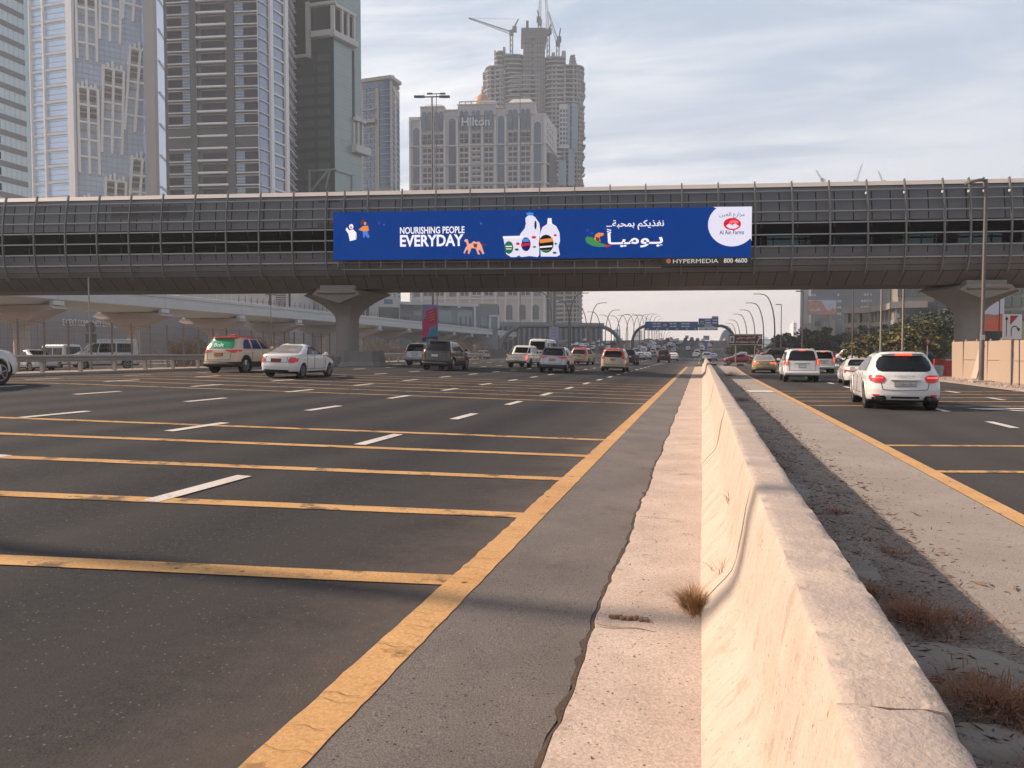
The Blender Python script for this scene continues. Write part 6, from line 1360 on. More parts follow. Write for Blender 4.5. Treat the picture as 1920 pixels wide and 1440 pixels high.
# --- tower under construction
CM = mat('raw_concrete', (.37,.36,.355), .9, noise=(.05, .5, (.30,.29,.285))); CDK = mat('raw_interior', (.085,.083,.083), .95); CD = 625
r = thing('unfinished_tower', 'unfinished concrete tower with bare floor slabs and cranes behind the beige hotel', 'skyscraper')
cz = lambda py: 1.68+(660-py)/1442*CD
def cpt(px, off=0): p = atd(px, 660, CD); return Vector((p.x-math.sin(YAW)*off, p.y+math.cos(YAW)*off))
def plan(px0, px1, dep, n=14, bulge=.35):
    a, b = cpt(px0), cpt(px1); c = (a+b)/2; u = (b-a)/2; v = Vector((-math.sin(YAW), math.cos(YAW)))*dep/2; c = c+v
    return [tuple(c+u*(abs(math.cos(t))**.55*(1 if math.cos(t) > 0 else -1))+v*(abs(math.sin(t))**.6*(1 if math.sin(t) > 0 else -1))) for t in [2*math.pi*i/24 for i in range(24)]]
def inset(pl, k): c = Vector((sum(p[0] for p in pl)/len(pl), sum(p[1] for p in pl)/len(pl))); return [tuple(c+(Vector(p)-c)*k) for p in pl]
sl = []; rc = random.Random(3)
for (x0, x1, top, dep) in ((908, 950, 133, 30), (1022, 1094, 131, 34), (945, 1030, 150, 24), (928, 946, 106, 16), (944, 982, 112, 16), (1018, 1060, 116, 18)):
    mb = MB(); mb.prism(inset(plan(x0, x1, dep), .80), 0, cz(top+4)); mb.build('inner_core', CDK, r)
    py = top
    while cz(py) > 4:
        j = rc.uniform(-1.0, 1.0) if py < 360 else 0; sl.append((x0+j+(1.5 if py < top+8 else 0), x1+j*.8+(rc.uniform(0, 2.5) if x1 > 1090 else 0), cz(py), dep)); py += 8.3
sl.sort(key=lambda b: b[2] if b[2] > 130 else 9999)
def slab(mb, b): mb.prism(plan(b[0], b[1], b[3]), b[2], b[2]+.85)
many(r, 'floor_slab', sl, CM, slab)
mb = MB()
for (x0, x1, top, dep) in ((908, 950, 133, 30), (1022, 1094, 131, 34)):
    for p in inset(plan(x0, x1, dep), .95)[::1]: mb.box(p[0]-.5, p[0]+.5, p[1]-.5, p[1]+.5, 0, cz(top+2))
mb.build('column', CM, r)
def cbox(mb, x0, x1, y0, y1, o0, o1): 
    a, b = cpt(x0, o0), cpt(x1, o0); v = Vector((-math.sin(YAW), math.cos(YAW)))*(o1-o0); mb.prism([tuple(a), tuple(b), tuple(b+v), tuple(a+v)], cz(y1), cz(y0))
mb = MB(); cbox(mb, 981, 994, 82, 400, 1, 22); cbox(mb, 1003, 1021, 82, 400, 1, 22); cbox(mb, 992, 1005, 82, 400, 3, 20); mb.build('central_shaft', mat('shaft_concrete', (.27,.265,.262), .9, noise=(.06, .7, (.20,.197,.195))), r)
for k in range(12):
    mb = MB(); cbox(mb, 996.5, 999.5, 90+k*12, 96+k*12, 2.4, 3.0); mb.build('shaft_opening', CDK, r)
mb = MB()
for k in range(30): cbox(mb, 980.5, 994.5, 90+k*8.3, 91+k*8.3, .6, 1.2); cbox(mb, 1002.5, 1021.5, 90+k*8.3, 91+k*8.3, .6, 1.2)
for a in (985, 990, 1007, 1012, 1017): cbox(mb, a, a+.7, 82, 350, .5, 1.0)
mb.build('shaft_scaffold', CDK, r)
mb = MB(); cbox(mb, 977, 1024, 64, 82, 0, 22); cbox(mb, 986, 991, 45, 64, 5, 8); cbox(mb, 979, 1022, 61, 64, 2, 20); mb.build('climbing_formwork', mat('formwork_dark', (.13,.13,.135), .8), r)
mb = MB()
for x0, x1, y0, y1 in ((927, 930, 100, 133), (943, 948, 94, 125), (948, 955, 106, 125), (958, 976, 108, 116), (1026, 1060, 112, 118), (1034, 1040, 104, 116), (1053, 1060, 101, 120), (1068, 1077, 110, 128), (930, 945, 112, 118)): cbox(mb, x0, x1, y0, y1, 4, 14)
for k in range(46):      # rebar cages, props and formwork along the ragged top
    a = rc.uniform(909, 1092)
    if 975 < a < 1026: continue
    t_ = 133 if a < 928 else 106 if a < 946 else 113 if a < 976 else 117 if a < 1060 else 131
    w_ = rc.choice((.6, .6, .9, 2.2, 4)); cbox(mb, a, a+w_, t_-rc.uniform(1, 8 if w_ < 2 else 4), t_+2, rc.uniform(1, 8), rc.uniform(9, 14))
for k in range(70):      # loading decks and screens sticking out of single floors
    lf = rc.random() < .4; py = rc.uniform(140, 350); x_ = rc.uniform(905, 908) if lf else rc.uniform(1090, 1094); cbox(mb, x_, x_+rc.uniform(2, 4.5), py, py+rc.uniform(.8, 2.4), 4, 14)
for k in range(60):
    x_ = rc.uniform(912, 1088); py = 140+8.3*rc.randint(0, 25)
    if not (975 < x_ < 1024 or 1044 < x_ < 1084): cbox(mb, x_, x_+rc.uniform(2, 7), py, py+6.5, 1.2, 4)
for i in range(4): cbox(mb, 1066+i, 1080-i, 125-i*5, 127-i*5, 2, 16)
mb.build('upper_frame', CM, r)
mb = MB(); cbox(mb, 1047, 1066, 204, 284, -3.2, -2.2); mb.build('new_facade', mat('new_white_facade', (.48,.49,.50), .6), r); mb = MB(); cbox(mb, 1070, 1081, 203, 292, -3.2, -2.0); cbox(mb, 1046, 1060, 308, 352, -3.2, -2.2); cbox(mb, 1064, 1076, 285, 352, -3.2, -2.2); cbox(mb, 1062, 1067, 204, 278, -3.6, -3.2); mb.build('new_glazing', mat('new_glass', (.20,.27,.33), .3), r)
wn = [(1048.5+i*5.6, 1048.5+i*5.6+3.6, 214+j*8.3, 219+j*8.3) for i in range(3) for j in range(8)]
for b in wn: mb = MB(); cbox(mb, *b, -3.5, -3.2); mb.build('facade_window', CDK, r)
def crane(label, base_px, ybase, ytop, D, tip, back_, group='tower cranes on the unfinished tower', dy=0):
    """tip and back_: (px, py) of the jib end and the counter jib"""
    M_CR = mat('crane_steel', (.30,.30,.30), .6); p = atd(base_px, ybase, D); q_ = atd(base_px, ytop, D); r = thing('tower_crane', label, 'crane', (0, 0, 0), 0, group)
    mb = MB(); h = q_.z-p.z
    for sx, sy in ((-1,-1),(1,-1),(1,1),(-1,1)): mb.bar((p.x+sx, p.y+sy, p.z-4), (p.x+sx, p.y+sy, q_.z), .45)
    k = max(2, int(h/4))
    for i in range(k):
        z = p.z+h*i/k; z2 = p.z+h*(i+1)/k; mb.bar((p.x-1, p.y-1, z), (p.x+1, p.y-1, z2), .3); mb.bar((p.x+1, p.y+1, z), (p.x-1, p.y+1, z2), .3)
    mb.build('mast', M_CR, r)
    t = atd(*tip, D); b = atd(*back_, D); mb = MB(); d = (t-q_); N_ = max(4, int(d.length/5)); up = Vector((0,0,1)); side = Vector((-math.sin(YAW), math.cos(YAW), 0)); nrm = d.normalized().cross(side)
    for o in (nrm*1.1, -nrm*.9+side*.9, -nrm*.9-side*.9): mb.bar(q_+o, t+o*.35, .42)
    for i in range(N_): mb.bar(q_+d*(i/N_)+nrm*(1.1-.7*i/N_), q_+d*((i+.5)/N_)-nrm*.8, .25); mb.bar(q_+d*((i+.5)/N_)-nrm*.8, q_+d*((i+1)/N_)+nrm*(1.1-.7*i/N_), .25)
    mb.build('jib', M_CR, r)
    mb = MB(); mb.bar(q_, b, .9); mb.bar(q_+Vector((0,0,2)), b+Vector((0,0,.5)), .4); mb.rbox(q_, (3.4, 3.4, 4), YAW); mb.rbox(q_+(b-q_)*.45+Vector((0,0,-2)), (3.5,3,4), YAW); mb.build('cab_and_counterweight', mat('crane_dark', (.15,.15,.15), .6), r)
    mb = MB(); mb.bar(b, t, .14); mb.build('stay_cable', M_CR, r); return r
crane('tower crane with long shallow jib pointing left on the unfinished tower', 959, 112, 62, 620, (879, 34), (972, 36))
crane('tower crane with steep jib at the top centre, cut by the upper picture edge', 1012, 62, 42, 622, (1014, -25), (1008, 20))
crane('tower crane with tall jib leaning left, right of the central shaft', 1028, 112, 62, 624, (1022, -22), (1033, 45))
crane('rightmost tower crane on the unfinished tower, jib leaning up to the left', 1046, 112, 82, 620, (1028, 22), (1051, 54))
for i, (px, y0, tp, bk, l) in enumerate(((1541, 345, (1530, 319), (1545, 338), 'hazy distant crane jib leaning left above the bridge roof, leftmost of three'), (1605, 350, (1617, 307), (1601, 337), 'tallest of three hazy distant crane jibs above the bridge roof, leaning right'), (1655, 350, (1647, 321), (1660, 338), 'short hazy distant crane jib above the bridge roof, rightmost of three'))):
    crane(l, px, 640, y0-8, 1100, tp, bk, 'distant cranes beyond the footbridge')
# --- low buildings seen under the footbridge, left to centre
q1, q2 = atd(684, 660, 240), atd(750, 660, 246)
r = tower_base('white_building', 'white low building with blue window strip right of the left pier capital', back(q1, q2, 15), 1.68+(660-557)/1442*243, mat('podium_white', (.5,.49,.475)), 'building'); w = Wall(q1, q2)
mb = MB(); w.pbox(mb, 720, 736, 561, 570, 0, .1); mb.build('blue_window', mat('window_blue', (.10,.17,.25), .2), r); mb = MB(); w.pbox(mb, 710, 748, 576, 602, 0, .1); w.pbox(mb, 686, 692, 570, 600, 0, .1); mb.build('dark_window', GT_GR, r)
q1, q2 = atd(748, 660, 300), atd(934, 660, 318)
r = tower_base('shop_row', 'low grey shop row with pale glass fronts above the viaduct, below the beige hotel', back(q1, q2, 18), 1.68+(660-568)/1442*308, mat('shop_grey', (.27,.27,.265), .7), 'building'); w = Wall(q1, q2)
mb = MB(); w.pbox(mb, 748, 895, 568, 573, 0, 1.2); w.pbox(mb, 857, 888, 574, 578, 0, 1.0); w.pbox(mb, 887, 890, 574, 618, 0, 1.2); w.pbox(mb, 915, 918, 592, 616, 0, 1.5); w.pbox(mb, 930, 934, 592, 616, 0, 1.5); w.pbox(mb, 915, 934, 591, 594, 0, 1.5); mb.build('fascia', ST_LG, r)
for a, b, c, d in ((774, 790, 584, 592), (822, 846, 582, 606), (857, 886, 582, 608), (901, 914, 595, 612), (917, 931, 595, 613)): mb = MB(); w.pbox(mb, a, b, c, d, 0, .3); mb.build('shop_window', mat('shop_glass', (.22,.30,.29), .15, 0, .8), r)
for a, b in ((751, 786), (828, 842), (862, 885)): mb = MB(); w.pbox(mb, a, b, 575.5, 578, 1.0, 1.3); mb.build('sign_strip', ST_GR, r)
for a in (862, 872, 880, 757, 760): mb = MB(); w.pbox(mb, a, a+2, 594, 608, .3, .5); mb.build('shop_post', ST_GR, r)
q1, q2 = atd(925, 660, 355), atd(1130, 660, 372)
r = tower_base('ribbed_building', 'long low grey building with upright ribs behind the arched gantry', back(q1, q2, 25), 1.68+(660-606)/1442*363, mat('ribbed_grey', (.17,.17,.172), .7), 'building'); w = Wall(q1, q2); it = [(a, a+1.1, 0, 14.0, 0, 1.2) for a in frange(1, w.L-2, 2.6)]
fac_parts(r, 'rib', w, it, mat('rib_grey', (.27,.27,.27), .7)); mb = MB(); w.box(mb, 0, w.L, 13.6, 15.6, 0, 1.6); mb.build('roof_band', ST_MG, r)
# long low wall and scrub mass left of centre under the viaduct
q1, q2 = atd(735, 660, 170), atd(1000, 660, 240)
r = thing('boundary_wall', 'low dull boundary wall under the far part of the metro viaduct', 'wall'); w = Wall(q1, q2); mb = MB(); w.box(mb, 0, w.L, -1, 2.4, -.3, 0); mb.build('wall', mat('boundary_wall_brown', (.17,.14,.12), .9, noise=(.3, .6, (.12,.1,.085))), r)
# city silhouettes near the horizon
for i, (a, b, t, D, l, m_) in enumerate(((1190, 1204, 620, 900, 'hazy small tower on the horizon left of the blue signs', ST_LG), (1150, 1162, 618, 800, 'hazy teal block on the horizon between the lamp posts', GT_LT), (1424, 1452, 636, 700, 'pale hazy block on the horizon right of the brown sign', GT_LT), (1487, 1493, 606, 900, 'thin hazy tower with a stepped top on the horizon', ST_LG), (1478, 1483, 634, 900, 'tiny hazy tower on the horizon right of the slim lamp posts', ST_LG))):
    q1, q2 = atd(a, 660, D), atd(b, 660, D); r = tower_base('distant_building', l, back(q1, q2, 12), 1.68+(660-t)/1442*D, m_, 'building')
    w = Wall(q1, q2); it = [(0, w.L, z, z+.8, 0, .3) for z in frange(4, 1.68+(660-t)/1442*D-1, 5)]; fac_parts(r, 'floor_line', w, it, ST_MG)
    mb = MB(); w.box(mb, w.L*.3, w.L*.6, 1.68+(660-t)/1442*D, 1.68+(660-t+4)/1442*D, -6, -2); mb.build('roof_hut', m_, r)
# glass metro station on the flyover's right
r = thing('metro_station', 'hazy curved teal glass station shell beyond the blue gantry signs', 'station'); c = atd(1364, 660, 430); mb = MB(); n = 14; W_ = 4.2
for k in range(0, 1): pass
rings = []
for j in range(9):
    y = j*9; rings.append([(c.x+W_*math.cos(math.pi*i/n)*(1-.02*j), c.y+y, 4+11.0*math.sin(math.pi*i/n)*(1-abs(j-3)*.03)) for i in range(n+1)])
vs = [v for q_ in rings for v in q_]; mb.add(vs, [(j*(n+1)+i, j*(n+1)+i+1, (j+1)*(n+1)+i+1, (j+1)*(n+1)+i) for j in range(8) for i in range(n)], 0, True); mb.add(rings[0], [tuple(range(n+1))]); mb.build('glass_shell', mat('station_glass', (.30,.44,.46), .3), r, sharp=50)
mb = MB(); mb.box(c.x-4.6, c.x+4.6, c.y, c.y+72, -1, 4.6); mb.build('plinth', ST_BR, r)
for j in (0, 2, 4, 6, 8): mb = MB(); mb.tube([(p[0], p[1]-.1, p[2]+.15) for p in rings[j]], .22, 5); mb.build('shell_rib', ST_LG, r)
# ------------------------------------------------------------------ lamp posts, gantries, parapets, east side
M_MAST = mat('lamp_mast', (.13,.11,.10), .5, .3); M_HEAD = mat('lamp_head', (.16,.15,.14), .5)
def curved_lamp(label, x, y, sg, group, h=12.2, reach=3.6, proto=[None, None]):
    k = 0 if sg > 0 else 1; loc = (x, y, zg(x, y)-.05)
    if proto[k] is None:
        r = thing('curved_lamp_post', label, 'lamp post', loc, 0, group); mb = MB(); pts = [(0,0,0),(0,0,h*.45)]
        for i in range(1, 9): t = i/8; pts.append((sg*(reach-1.5)*(1-math.cos(t*math.pi/2))**1.0*1.0, 0, h*.45+(h*.55)*math.sin(t*math.pi/2)**1.0*(.985)))
        pts.append((sg*(reach-.9), 0, h)); mb.tube(pts, [.14,.13]+[.12-.006*i for i in range(8)]+[.06], 8); mb.build('curved_mast', M_MAST, r)
        mb = MB(); mb.rbox((sg*(reach-.5), 0, h), (1.3, .32, .12), 0); mb.build('lamp_head', M_HEAD, r, bevel=.03); proto[k] = r
    else: r = dup(proto[k], loc, 0, label, group)
    return r
YL = [143+28*i for i in range(18)]
for i, y in enumerate(YL):
    curved_lamp('curved lamp post on the left edge of the highway, arching right over the lanes' if i else 'nearest curved lamp post arching right over the highway lanes, beyond the taxi minivan', -24.4+.0*y, y, 1, 'lamp posts arching right along the median')
for i, y in enumerate([138, 158, 182, 207, 232]+[257+27*j for j in range(12)]):
    curved_lamp('curved lamp post on the median, arching left over the opposite carriageway' if i else 'nearest curved lamp post arching left over the opposite carriageway', -26.6, y, -1, 'lamp posts arching left along the median')
for i, y in enumerate((146, 172, 200, 222, 262, 292, 322, 352)):
    curved_lamp('curved lamp post on the right edge of the flyover, arching left over the lanes' if i else 'nearest curved lamp post right of the brown sign, arching left over the road', 12.6 if i < 3 else 11.9, y, -1, 'lamp posts arching left along the right parapet')
def pole_px(label, px, D, pytop, arm=0, w=.09, m=None, head=True, py_arm=None, group=None):
    p = at(px, D); z = atd(px, pytop, D).z-p.z; r = thing('lamp_post', label, 'lamp post', p, 0, group); m = m or M_MAST
    mb = MB(); mb.tube([(0,0,0),(0,0,z)], [w, w*.7], 10); mb.build('pole', m, r)
    if arm:
        a = CR*arm*D/FOC; mb = MB(); mb.bar((0,0,z-.08), (a.x, a.y, z-.02), .07); 
        mb.build('arm', m, r)
        mb = MB(); e = Vector((a.x, a.y, z-.02)); d = a.normalized(); L_ = max(.7, a.length*.5); rot = Matrix.Rotation(math.atan2(d.y, d.x), 4, 'Z')
        mb.rbox(e, (L_, .3, .13), rot); mb.build('lamp_head', M_HEAD, r, bevel=.04)
    return r
pole_px('slim lamp post with short arm right of the curved lamp posts, farther one', 1464, 118, 571, -6, .08)
pole_px('slim lamp post with short arm left of the large tilted billboard', 1504, 92, 546, -8, .09)
PALE = mat('pale_pole', (.36,.31,.27), .6)
for px, D, m, w, l in ((1598, 105, M_MAST, .11, 'dark slim pole in front of the grey curved office block'), (1629, 125, M_MAST, .09, 'thin dark pole behind the yellow flowering tree'), (1651, 62, PALE, .085, 'pale tall pole above the roof of the nearest white SUV'), (1667, 115, M_MAST, .09, 'thin dark pole between the two pale tall poles'), (1692, 58, PALE, .085, 'pale tall pole at the right end of the nearest white SUV roof')):
    pole_px(l, px, D, 660-(13.0-1.68)*FOC/D, 0, w, m)
pole_px('small lamp post in front of the white and red billboard', 1872, 60, 563, -10, .05)
# near lamp post on its block
p = Vector((13.75, 43.6, 0)); D_ = 38.9; r = thing('lamp_post', 'nearest lamp post standing on a pale block in front of the beige hoarding', 'lamp post', p)
mb = MB(); mb.tube([(0,0,.2),(0,0,2.6),(0,0,2.65),(0,0,10.35)], [.125,.115,.095,.075], 14); mb.build('pole', M_MAST, r)
mb = MB(); mb.box(-.5,.5,-.4,.4,0,.24); mb.build('base_block', mat('base_block', (.40,.36,.32), .9), r, bevel=.03)
mb = MB(); mb.tube([(-.02,0,10.25),(-.35,0,10.3),(-.5,0,10.28)], .035, 6); mb.build('arm', M_MAST, r)
mb = MB(); sec = [(-.95, .12, 10.12), (-.8, .2, 10.16), (-.35, .16, 10.26), (-.1, .07, 10.27)]
mb.loft([[(x, -d, z), (x, d, z), (x, d*.8, z+.13), (x, -d*.8, z+.13)] for x, d, z in sec]); mb.build('lamp_head', M_HEAD, r, bevel=.03)
mb = MB(); mb.box(-.1,.1,-.12,-.1,2.3,2.55); mb.build('number_plate', mat('tag_pale', (.5,.48,.45)), r)
# unseen mast to the west whose shadow crosses the foreground is a real lamp post standing by the guard rail
r = thing('lamp_post', 'tall grey lamp post beside the guard rail left of the camera', 'lamp post', (-28.8, 4.75, .7)); mb = MB(); mb.tube([(0,0,0),(0,0,21)], [.22,.12], 12); mb.build('pole', M_GALV, r); mb = MB(); mb.bar((-1.6,0,21), (1.6,0,21), .12); mb.build('cross_arm', M_GALV, r)
# ---------------- gantries
M_GAN = mat('gantry_brown', (.12,.095,.085), .5, .2); M_GANG = mat('gantry_grey', (.17,.17,.17), .5, .2); BLU = mat('sign_blue', (.022,.07,.22), .45); SGW = mat('sign_text_white', (.6,.6,.6), .5); BRN = mat('sign_brown', (.15,.028,.02), .45)
def gantry(label, pxl, pxr, D, pyb, m, rc=5.0, w=.55):
    A, B_ = atd(pxl, 660, D), atd(pxr, 660, D); A.z = zg(A.x, A.y); B_.z = zg(B_.x, B_.y); zt = atd((pxl+pxr)/2, pyb, D).z; u = (B_-A); u.z = 0; u.normalize()
    r = thing('sign_gantry', label, 'gantry'); mb = MB(); pts = [A, Vector((A.x, A.y, zt-rc))]
    for i in range(1, 9): a = math.pi/2*i/8; q_ = A+u*rc*(1-math.cos(a)); pts.append(Vector((q_.x, q_.y, zt-rc+rc*math.sin(a))))
    for i in range(7, -1, -1): a = math.pi/2*i/8; q_ = B_-u*rc*(1-math.cos(a)); pts.append(Vector((q_.x, q_.y, zt-rc+rc*math.sin(a))))
    pts.append(Vector((B_.x, B_.y, B_.z))); mb.tube(pts, w/2*1.25, 8); mb.build('arched_beam', m, r); return r, A, B_, u, zt
g1, A, B_, u, zt = gantry('dark arched gantry carrying the blue direction signs over the highway', 1186, 1377, 262, 610.5, M_GAN, 5.5, .8)
def sgn(name, label, px0, px1, py0, py1, D, m, cat='road sign', bars=(), depth=.25):
    r, w, z0, z1 = board(name, label, px0, px1, py0, py1, D, m, cat, depth, M_GANG)
    for (a, b, c, d, mm) in bars: bpoly(r, w, z0, z1, [(a, 1-d), (b, 1-d), (b, 1-c), (a, 1-c)], mm, .03, 'sign_marking')
    return r, w, z0, z1
bb = []
for x0, x1 in ((.14,.29),(.46,.59),(.68,.84)): 
    for y0 in (.17, .48): bb += [(x0, x0+(x1-x0)*.42, y0, y0+.13, SGW), (x0+(x1-x0)*.5, x1, y0, y0+.13, SGW)]
for x in (.03,.21,.40,.58,.77,.93): bb.append((x, x+.035, .80, .90, SGW))
bb.append((.345,.40,.25,.55, SGW)); bb.append((.355,.39,.32,.5, mat('sign_brown_small', (.2,.12,.05))))
sgn('direction_sign', 'long blue direction sign on the left and centre of the dark arched gantry', 1210, 1309, 603, 619.5, 261, BLU, bars=bb)
sgn('direction_sign', 'taller blue direction sign with green emblem at the right end of the dark arched gantry', 1310, 1347, 597, 614.5, 260.5, BLU, bars=[(.3,.6,.13,.25,SGW),(.7,.95,.13,.25,SGW),(.33,.62,.40,.53,SGW),(.7,.93,.40,.53,SGW),(.28,.66,.66,.76,SGW),(.28,.78,.84,.92,SGW),(.1,.25,.25,.62,SGW),(.12,.23,.3,.57,mat('sign_green', (.03,.15,.07)))])
sgn('exit_plate', 'small grey plate on top of the taller blue direction sign', 1335, 1347, 593, 597, 260.6, mat('sign_greyblue', (.2,.25,.3)))
sgn('lane_plate', 'pale strip plate below the taller blue direction sign', 1310, 1346, 615, 619, 260.4, mat('sign_palegrey', (.4,.4,.42)), bars=[(.33,.43,.3,.8,DKB),(.85,.95,.3,.8,DKB)])
gantry('pale grey arched gantry over the opposite carriageway, beyond the small lilac banner', 938, 1166, 226, 611.5, M_GANG, 7.5, .9)
# far gantry signs at the crest
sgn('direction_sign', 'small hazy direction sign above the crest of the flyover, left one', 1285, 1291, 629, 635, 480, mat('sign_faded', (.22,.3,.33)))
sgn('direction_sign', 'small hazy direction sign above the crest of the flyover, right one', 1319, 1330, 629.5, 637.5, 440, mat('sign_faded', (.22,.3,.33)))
sgn('work_board', 'small grey blue board standing on the right lanes of the climb', 1322, 1327, 642, 656, 250, mat('board_bluegrey', (.16,.2,.27)))
# parapets of the flyover
M_PAR = mat('parapet_concrete', (.38,.31,.26), .85, noise=(.4, .4, (.3,.25,.21)))
def parapet(label, X, ya, yb, h, m=M_PAR, base=None):
    r = thing('parapet', label, 'parapet'); k = 0
    for a in frange(ya, yb, 12)[:-1]:
        mb = MB(); b = a+11.85; z0, z1 = zg(X, a), zg(X, b); lo = -.5 if base is None else base
        mb.loft([[(X-.22, y, (z+lo if base is None else lo)), (X+.22, y, (z+lo if base is None else lo)), (X+.12, y, z+h), (X-.12, y, z+h)] for y, z in ((a, z0), (b, z1))]); mb.build('parapet_panel', m, r)
    return r
parapet('low concrete parapet on the right edge of the flyover, climbing to the crest', 10.45, 150, 640, 1.1, base=-1)
parapet('low concrete barrier between the highway and the opposite carriageway', -25.4, 104, 640, .85)
parapet('outer parapet of the opposite carriageway', -61.6, 100, 640, 1.0, base=-1)
# brown sign
r, w, z0, z1 = board('tourist_sign', 'brown direction sign with white arrow and green emblem above the maroon sedan', 1366, 1429.5, 626.5, 647.5, 100, BRN, 'road sign', .1, M_GALV)
L_ = atd(1366, 637, 100); 
def on_board(r, w, u, z): 
    M_ = Matrix.Translation(r.location) @ Matrix.Rotation(YAW, 4, 'Z'); return M_ @ Vector((-w/2+w*u, -.03, z))
def btext(r, w, z0, z1, s, u0, u1, v0, v1, m, **k):
    text(s, m, r, (z1-z0)*(v1-v0), Vector((-w/2+w*(u0+u1)/2, -.035, z0+(z1-z0)*(v0+v1)/2)), (1,0,0), (0,0,1), width=w*(u1-u0), depth=.004, **k)
bpoly(r, w, z0, z1, [(.02,.05),(.98,.05),(.98,.09),(.02,.09)], SGW, .03, 'sign_border'); bpoly(r, w, z0, z1, [(.02,.91),(.98,.91),(.98,.95),(.02,.95)], SGW, .03, 'sign_border')
btext(r, w, z0, z1, arabic('الحبتور سيتي'), .24, .78, .52, .84, SGW, bold=.02); btext(r, w, z0, z1, 'Al Habtoor City', .21, .79, .16, .40, SGW, bold=.02)
bpoly(r, w, z0, z1, [(.03,.22),(.17,.22),(.17,.82),(.03,.82)], SGW, .03, 'emblem'); bpoly(r, w, z0, z1, [(.055,.34),(.145,.34),(.14,.62),(.11,.74),(.07,.66)], mat('sign_green', (.03,.15,.07)), .036, 'emblem')
bpoly(r, w, z0, z1, [(.82,.22),(.845,.16),(.93,.62),(.955,.52),(.965,.86),(.86,.80),(.905,.72)], SGW, .03, 'arrow')
mb = MB()
for u_ in (.22, .80): q_ = Vector((-w/2+w*u_, .12, 0)); mb.tube([q_, q_+Vector((0,0,z0+.9))], .07, 8)
mb.build('post', M_GALV, r)
a = board('arrow_board', 'small red and white arrow board beside the gold taxi roof', 1415, 1425, 653, 664, 90, mat('board_red', (.35,.03,.03)), 'road sign'); bpoly(*a, [(.2,.1),(.7,.5),(.2,.9),(.5,.9),(.95,.5),(.5,.1)], WHP, .03)
a = board('site_board', 'small bright red board with white foot on a post behind the boxy white SUV', 1554, 1567, 659, 675, 82, mat('board_bright_red', (.5,.02,.08)), 'sign'); bpoly(*a, [(.1,.1),(.9,.1),(.9,.3),(.1,.3)], WHP, .03); mb = MB(); mb.box(-.04,.04,0,.05,0,a[2]); mb.build('post', M_GALV, a[0])
# give way sign
p = at(1739.5, 58); r = thing('give_way_sign', 'small triangular give way sign on a pale pole right of the yellow trees', 'road sign', p, YAW); h = atd(1739, 645, 58).z
mb = MB(); mb.tube([(0,.04,0),(0,.04,h+.4)], .04, 8); mb.build('pole', PALE, r); zt = atd(1739, 636.5, 58).z; zb_ = atd(1739, 650, 58).z
mb = MB(); mb.add([(-.26,0,zt),(.26,0,zt),(0,0,zb_)], [(2,1,0)]); mb.build('plate', mat('board_red', (.35,.03,.03)), r); mb = MB(); mb.add([(-.15,-.01,zt-.06),(.15,-.01,zt-.06),(0,-.01,zb_+.15)], [(2,1,0)]); mb.build('plate_centre', WHP, r)
# lane sign near the hoarding
D_ = 34.6; c = atd(1897, 660, D_); r = thing('lane_sign', 'white lane sign with two black arrows and red triangle in front of the beige hoarding', 'road sign', (c.x, c.y, 0), YAW)
mb = MB(); mb.tube([(.05,.05,0),(.05,.05,3.3)], .035, 8); mb.build('post', M_MAST, r); mb = MB(); mb.tube([(.42,.06,0),(.36,.05,2.3)], .025, 8); mb.build('side_post', M_MAST, r)
z0, z1 = atd(1897, 636.5, D_).z, atd(1897, 589, D_).z; mb = MB(); mb.box(-.43,.43,0,.03,z0,z1); mb.build('panel', M_GALV, r, bevel=.01); w = .86
mb = MB(); mb.add([(-.415,-.004,z0+.015),(.415,-.004,z0+.015),(.415,-.004,z1-.015),(-.415,-.004,z1-.015)], [(0,1,2,3)]); mb.build('panel_face', WHP, r)
K_ = M_BLK; bpoly(r, w, z0, z1, [(.165,.12),(.205,.12),(.205,.78),(.165,.78)], K_, .012, 'arrow'); bpoly(r, w, z0, z1, [(.09,.78),(.28,.78),(.185,.92)], K_, .012, 'arrow')
bpoly(r, w, z0, z1, [(.37,.56),(.37,.94),(.80,.94)], mat('board_red', (.35,.03,.03)), .012, 'red_triangle')
arcp = [(.42,.12),(.42,.38)]+[(.62-.20*math.cos(R(t)), .38+.16*math.sin(R(t))) for t in range(10, 161, 15)]
outer = arcp; inner = [(.46,.12),(.46,.38)]+[(.62-.16*math.cos(R(t)), .38+.12*math.sin(R(t))) for t in range(10, 161, 15)]
mb = MB(); n = len(outer); vs = [(-w/2+w*a_, -.012, z0+(z1-z0)*b_) for a_, b_ in outer+inner]; mb.add(vs, [(i, i+1, n+i+1, n+i) for i in range(n-1)]); mb.build('arrow', K_, r); bpoly(r, w, z0, z1, [(.70,.44),(.90,.44),(.84,.30)], K_, .013, 'arrow')
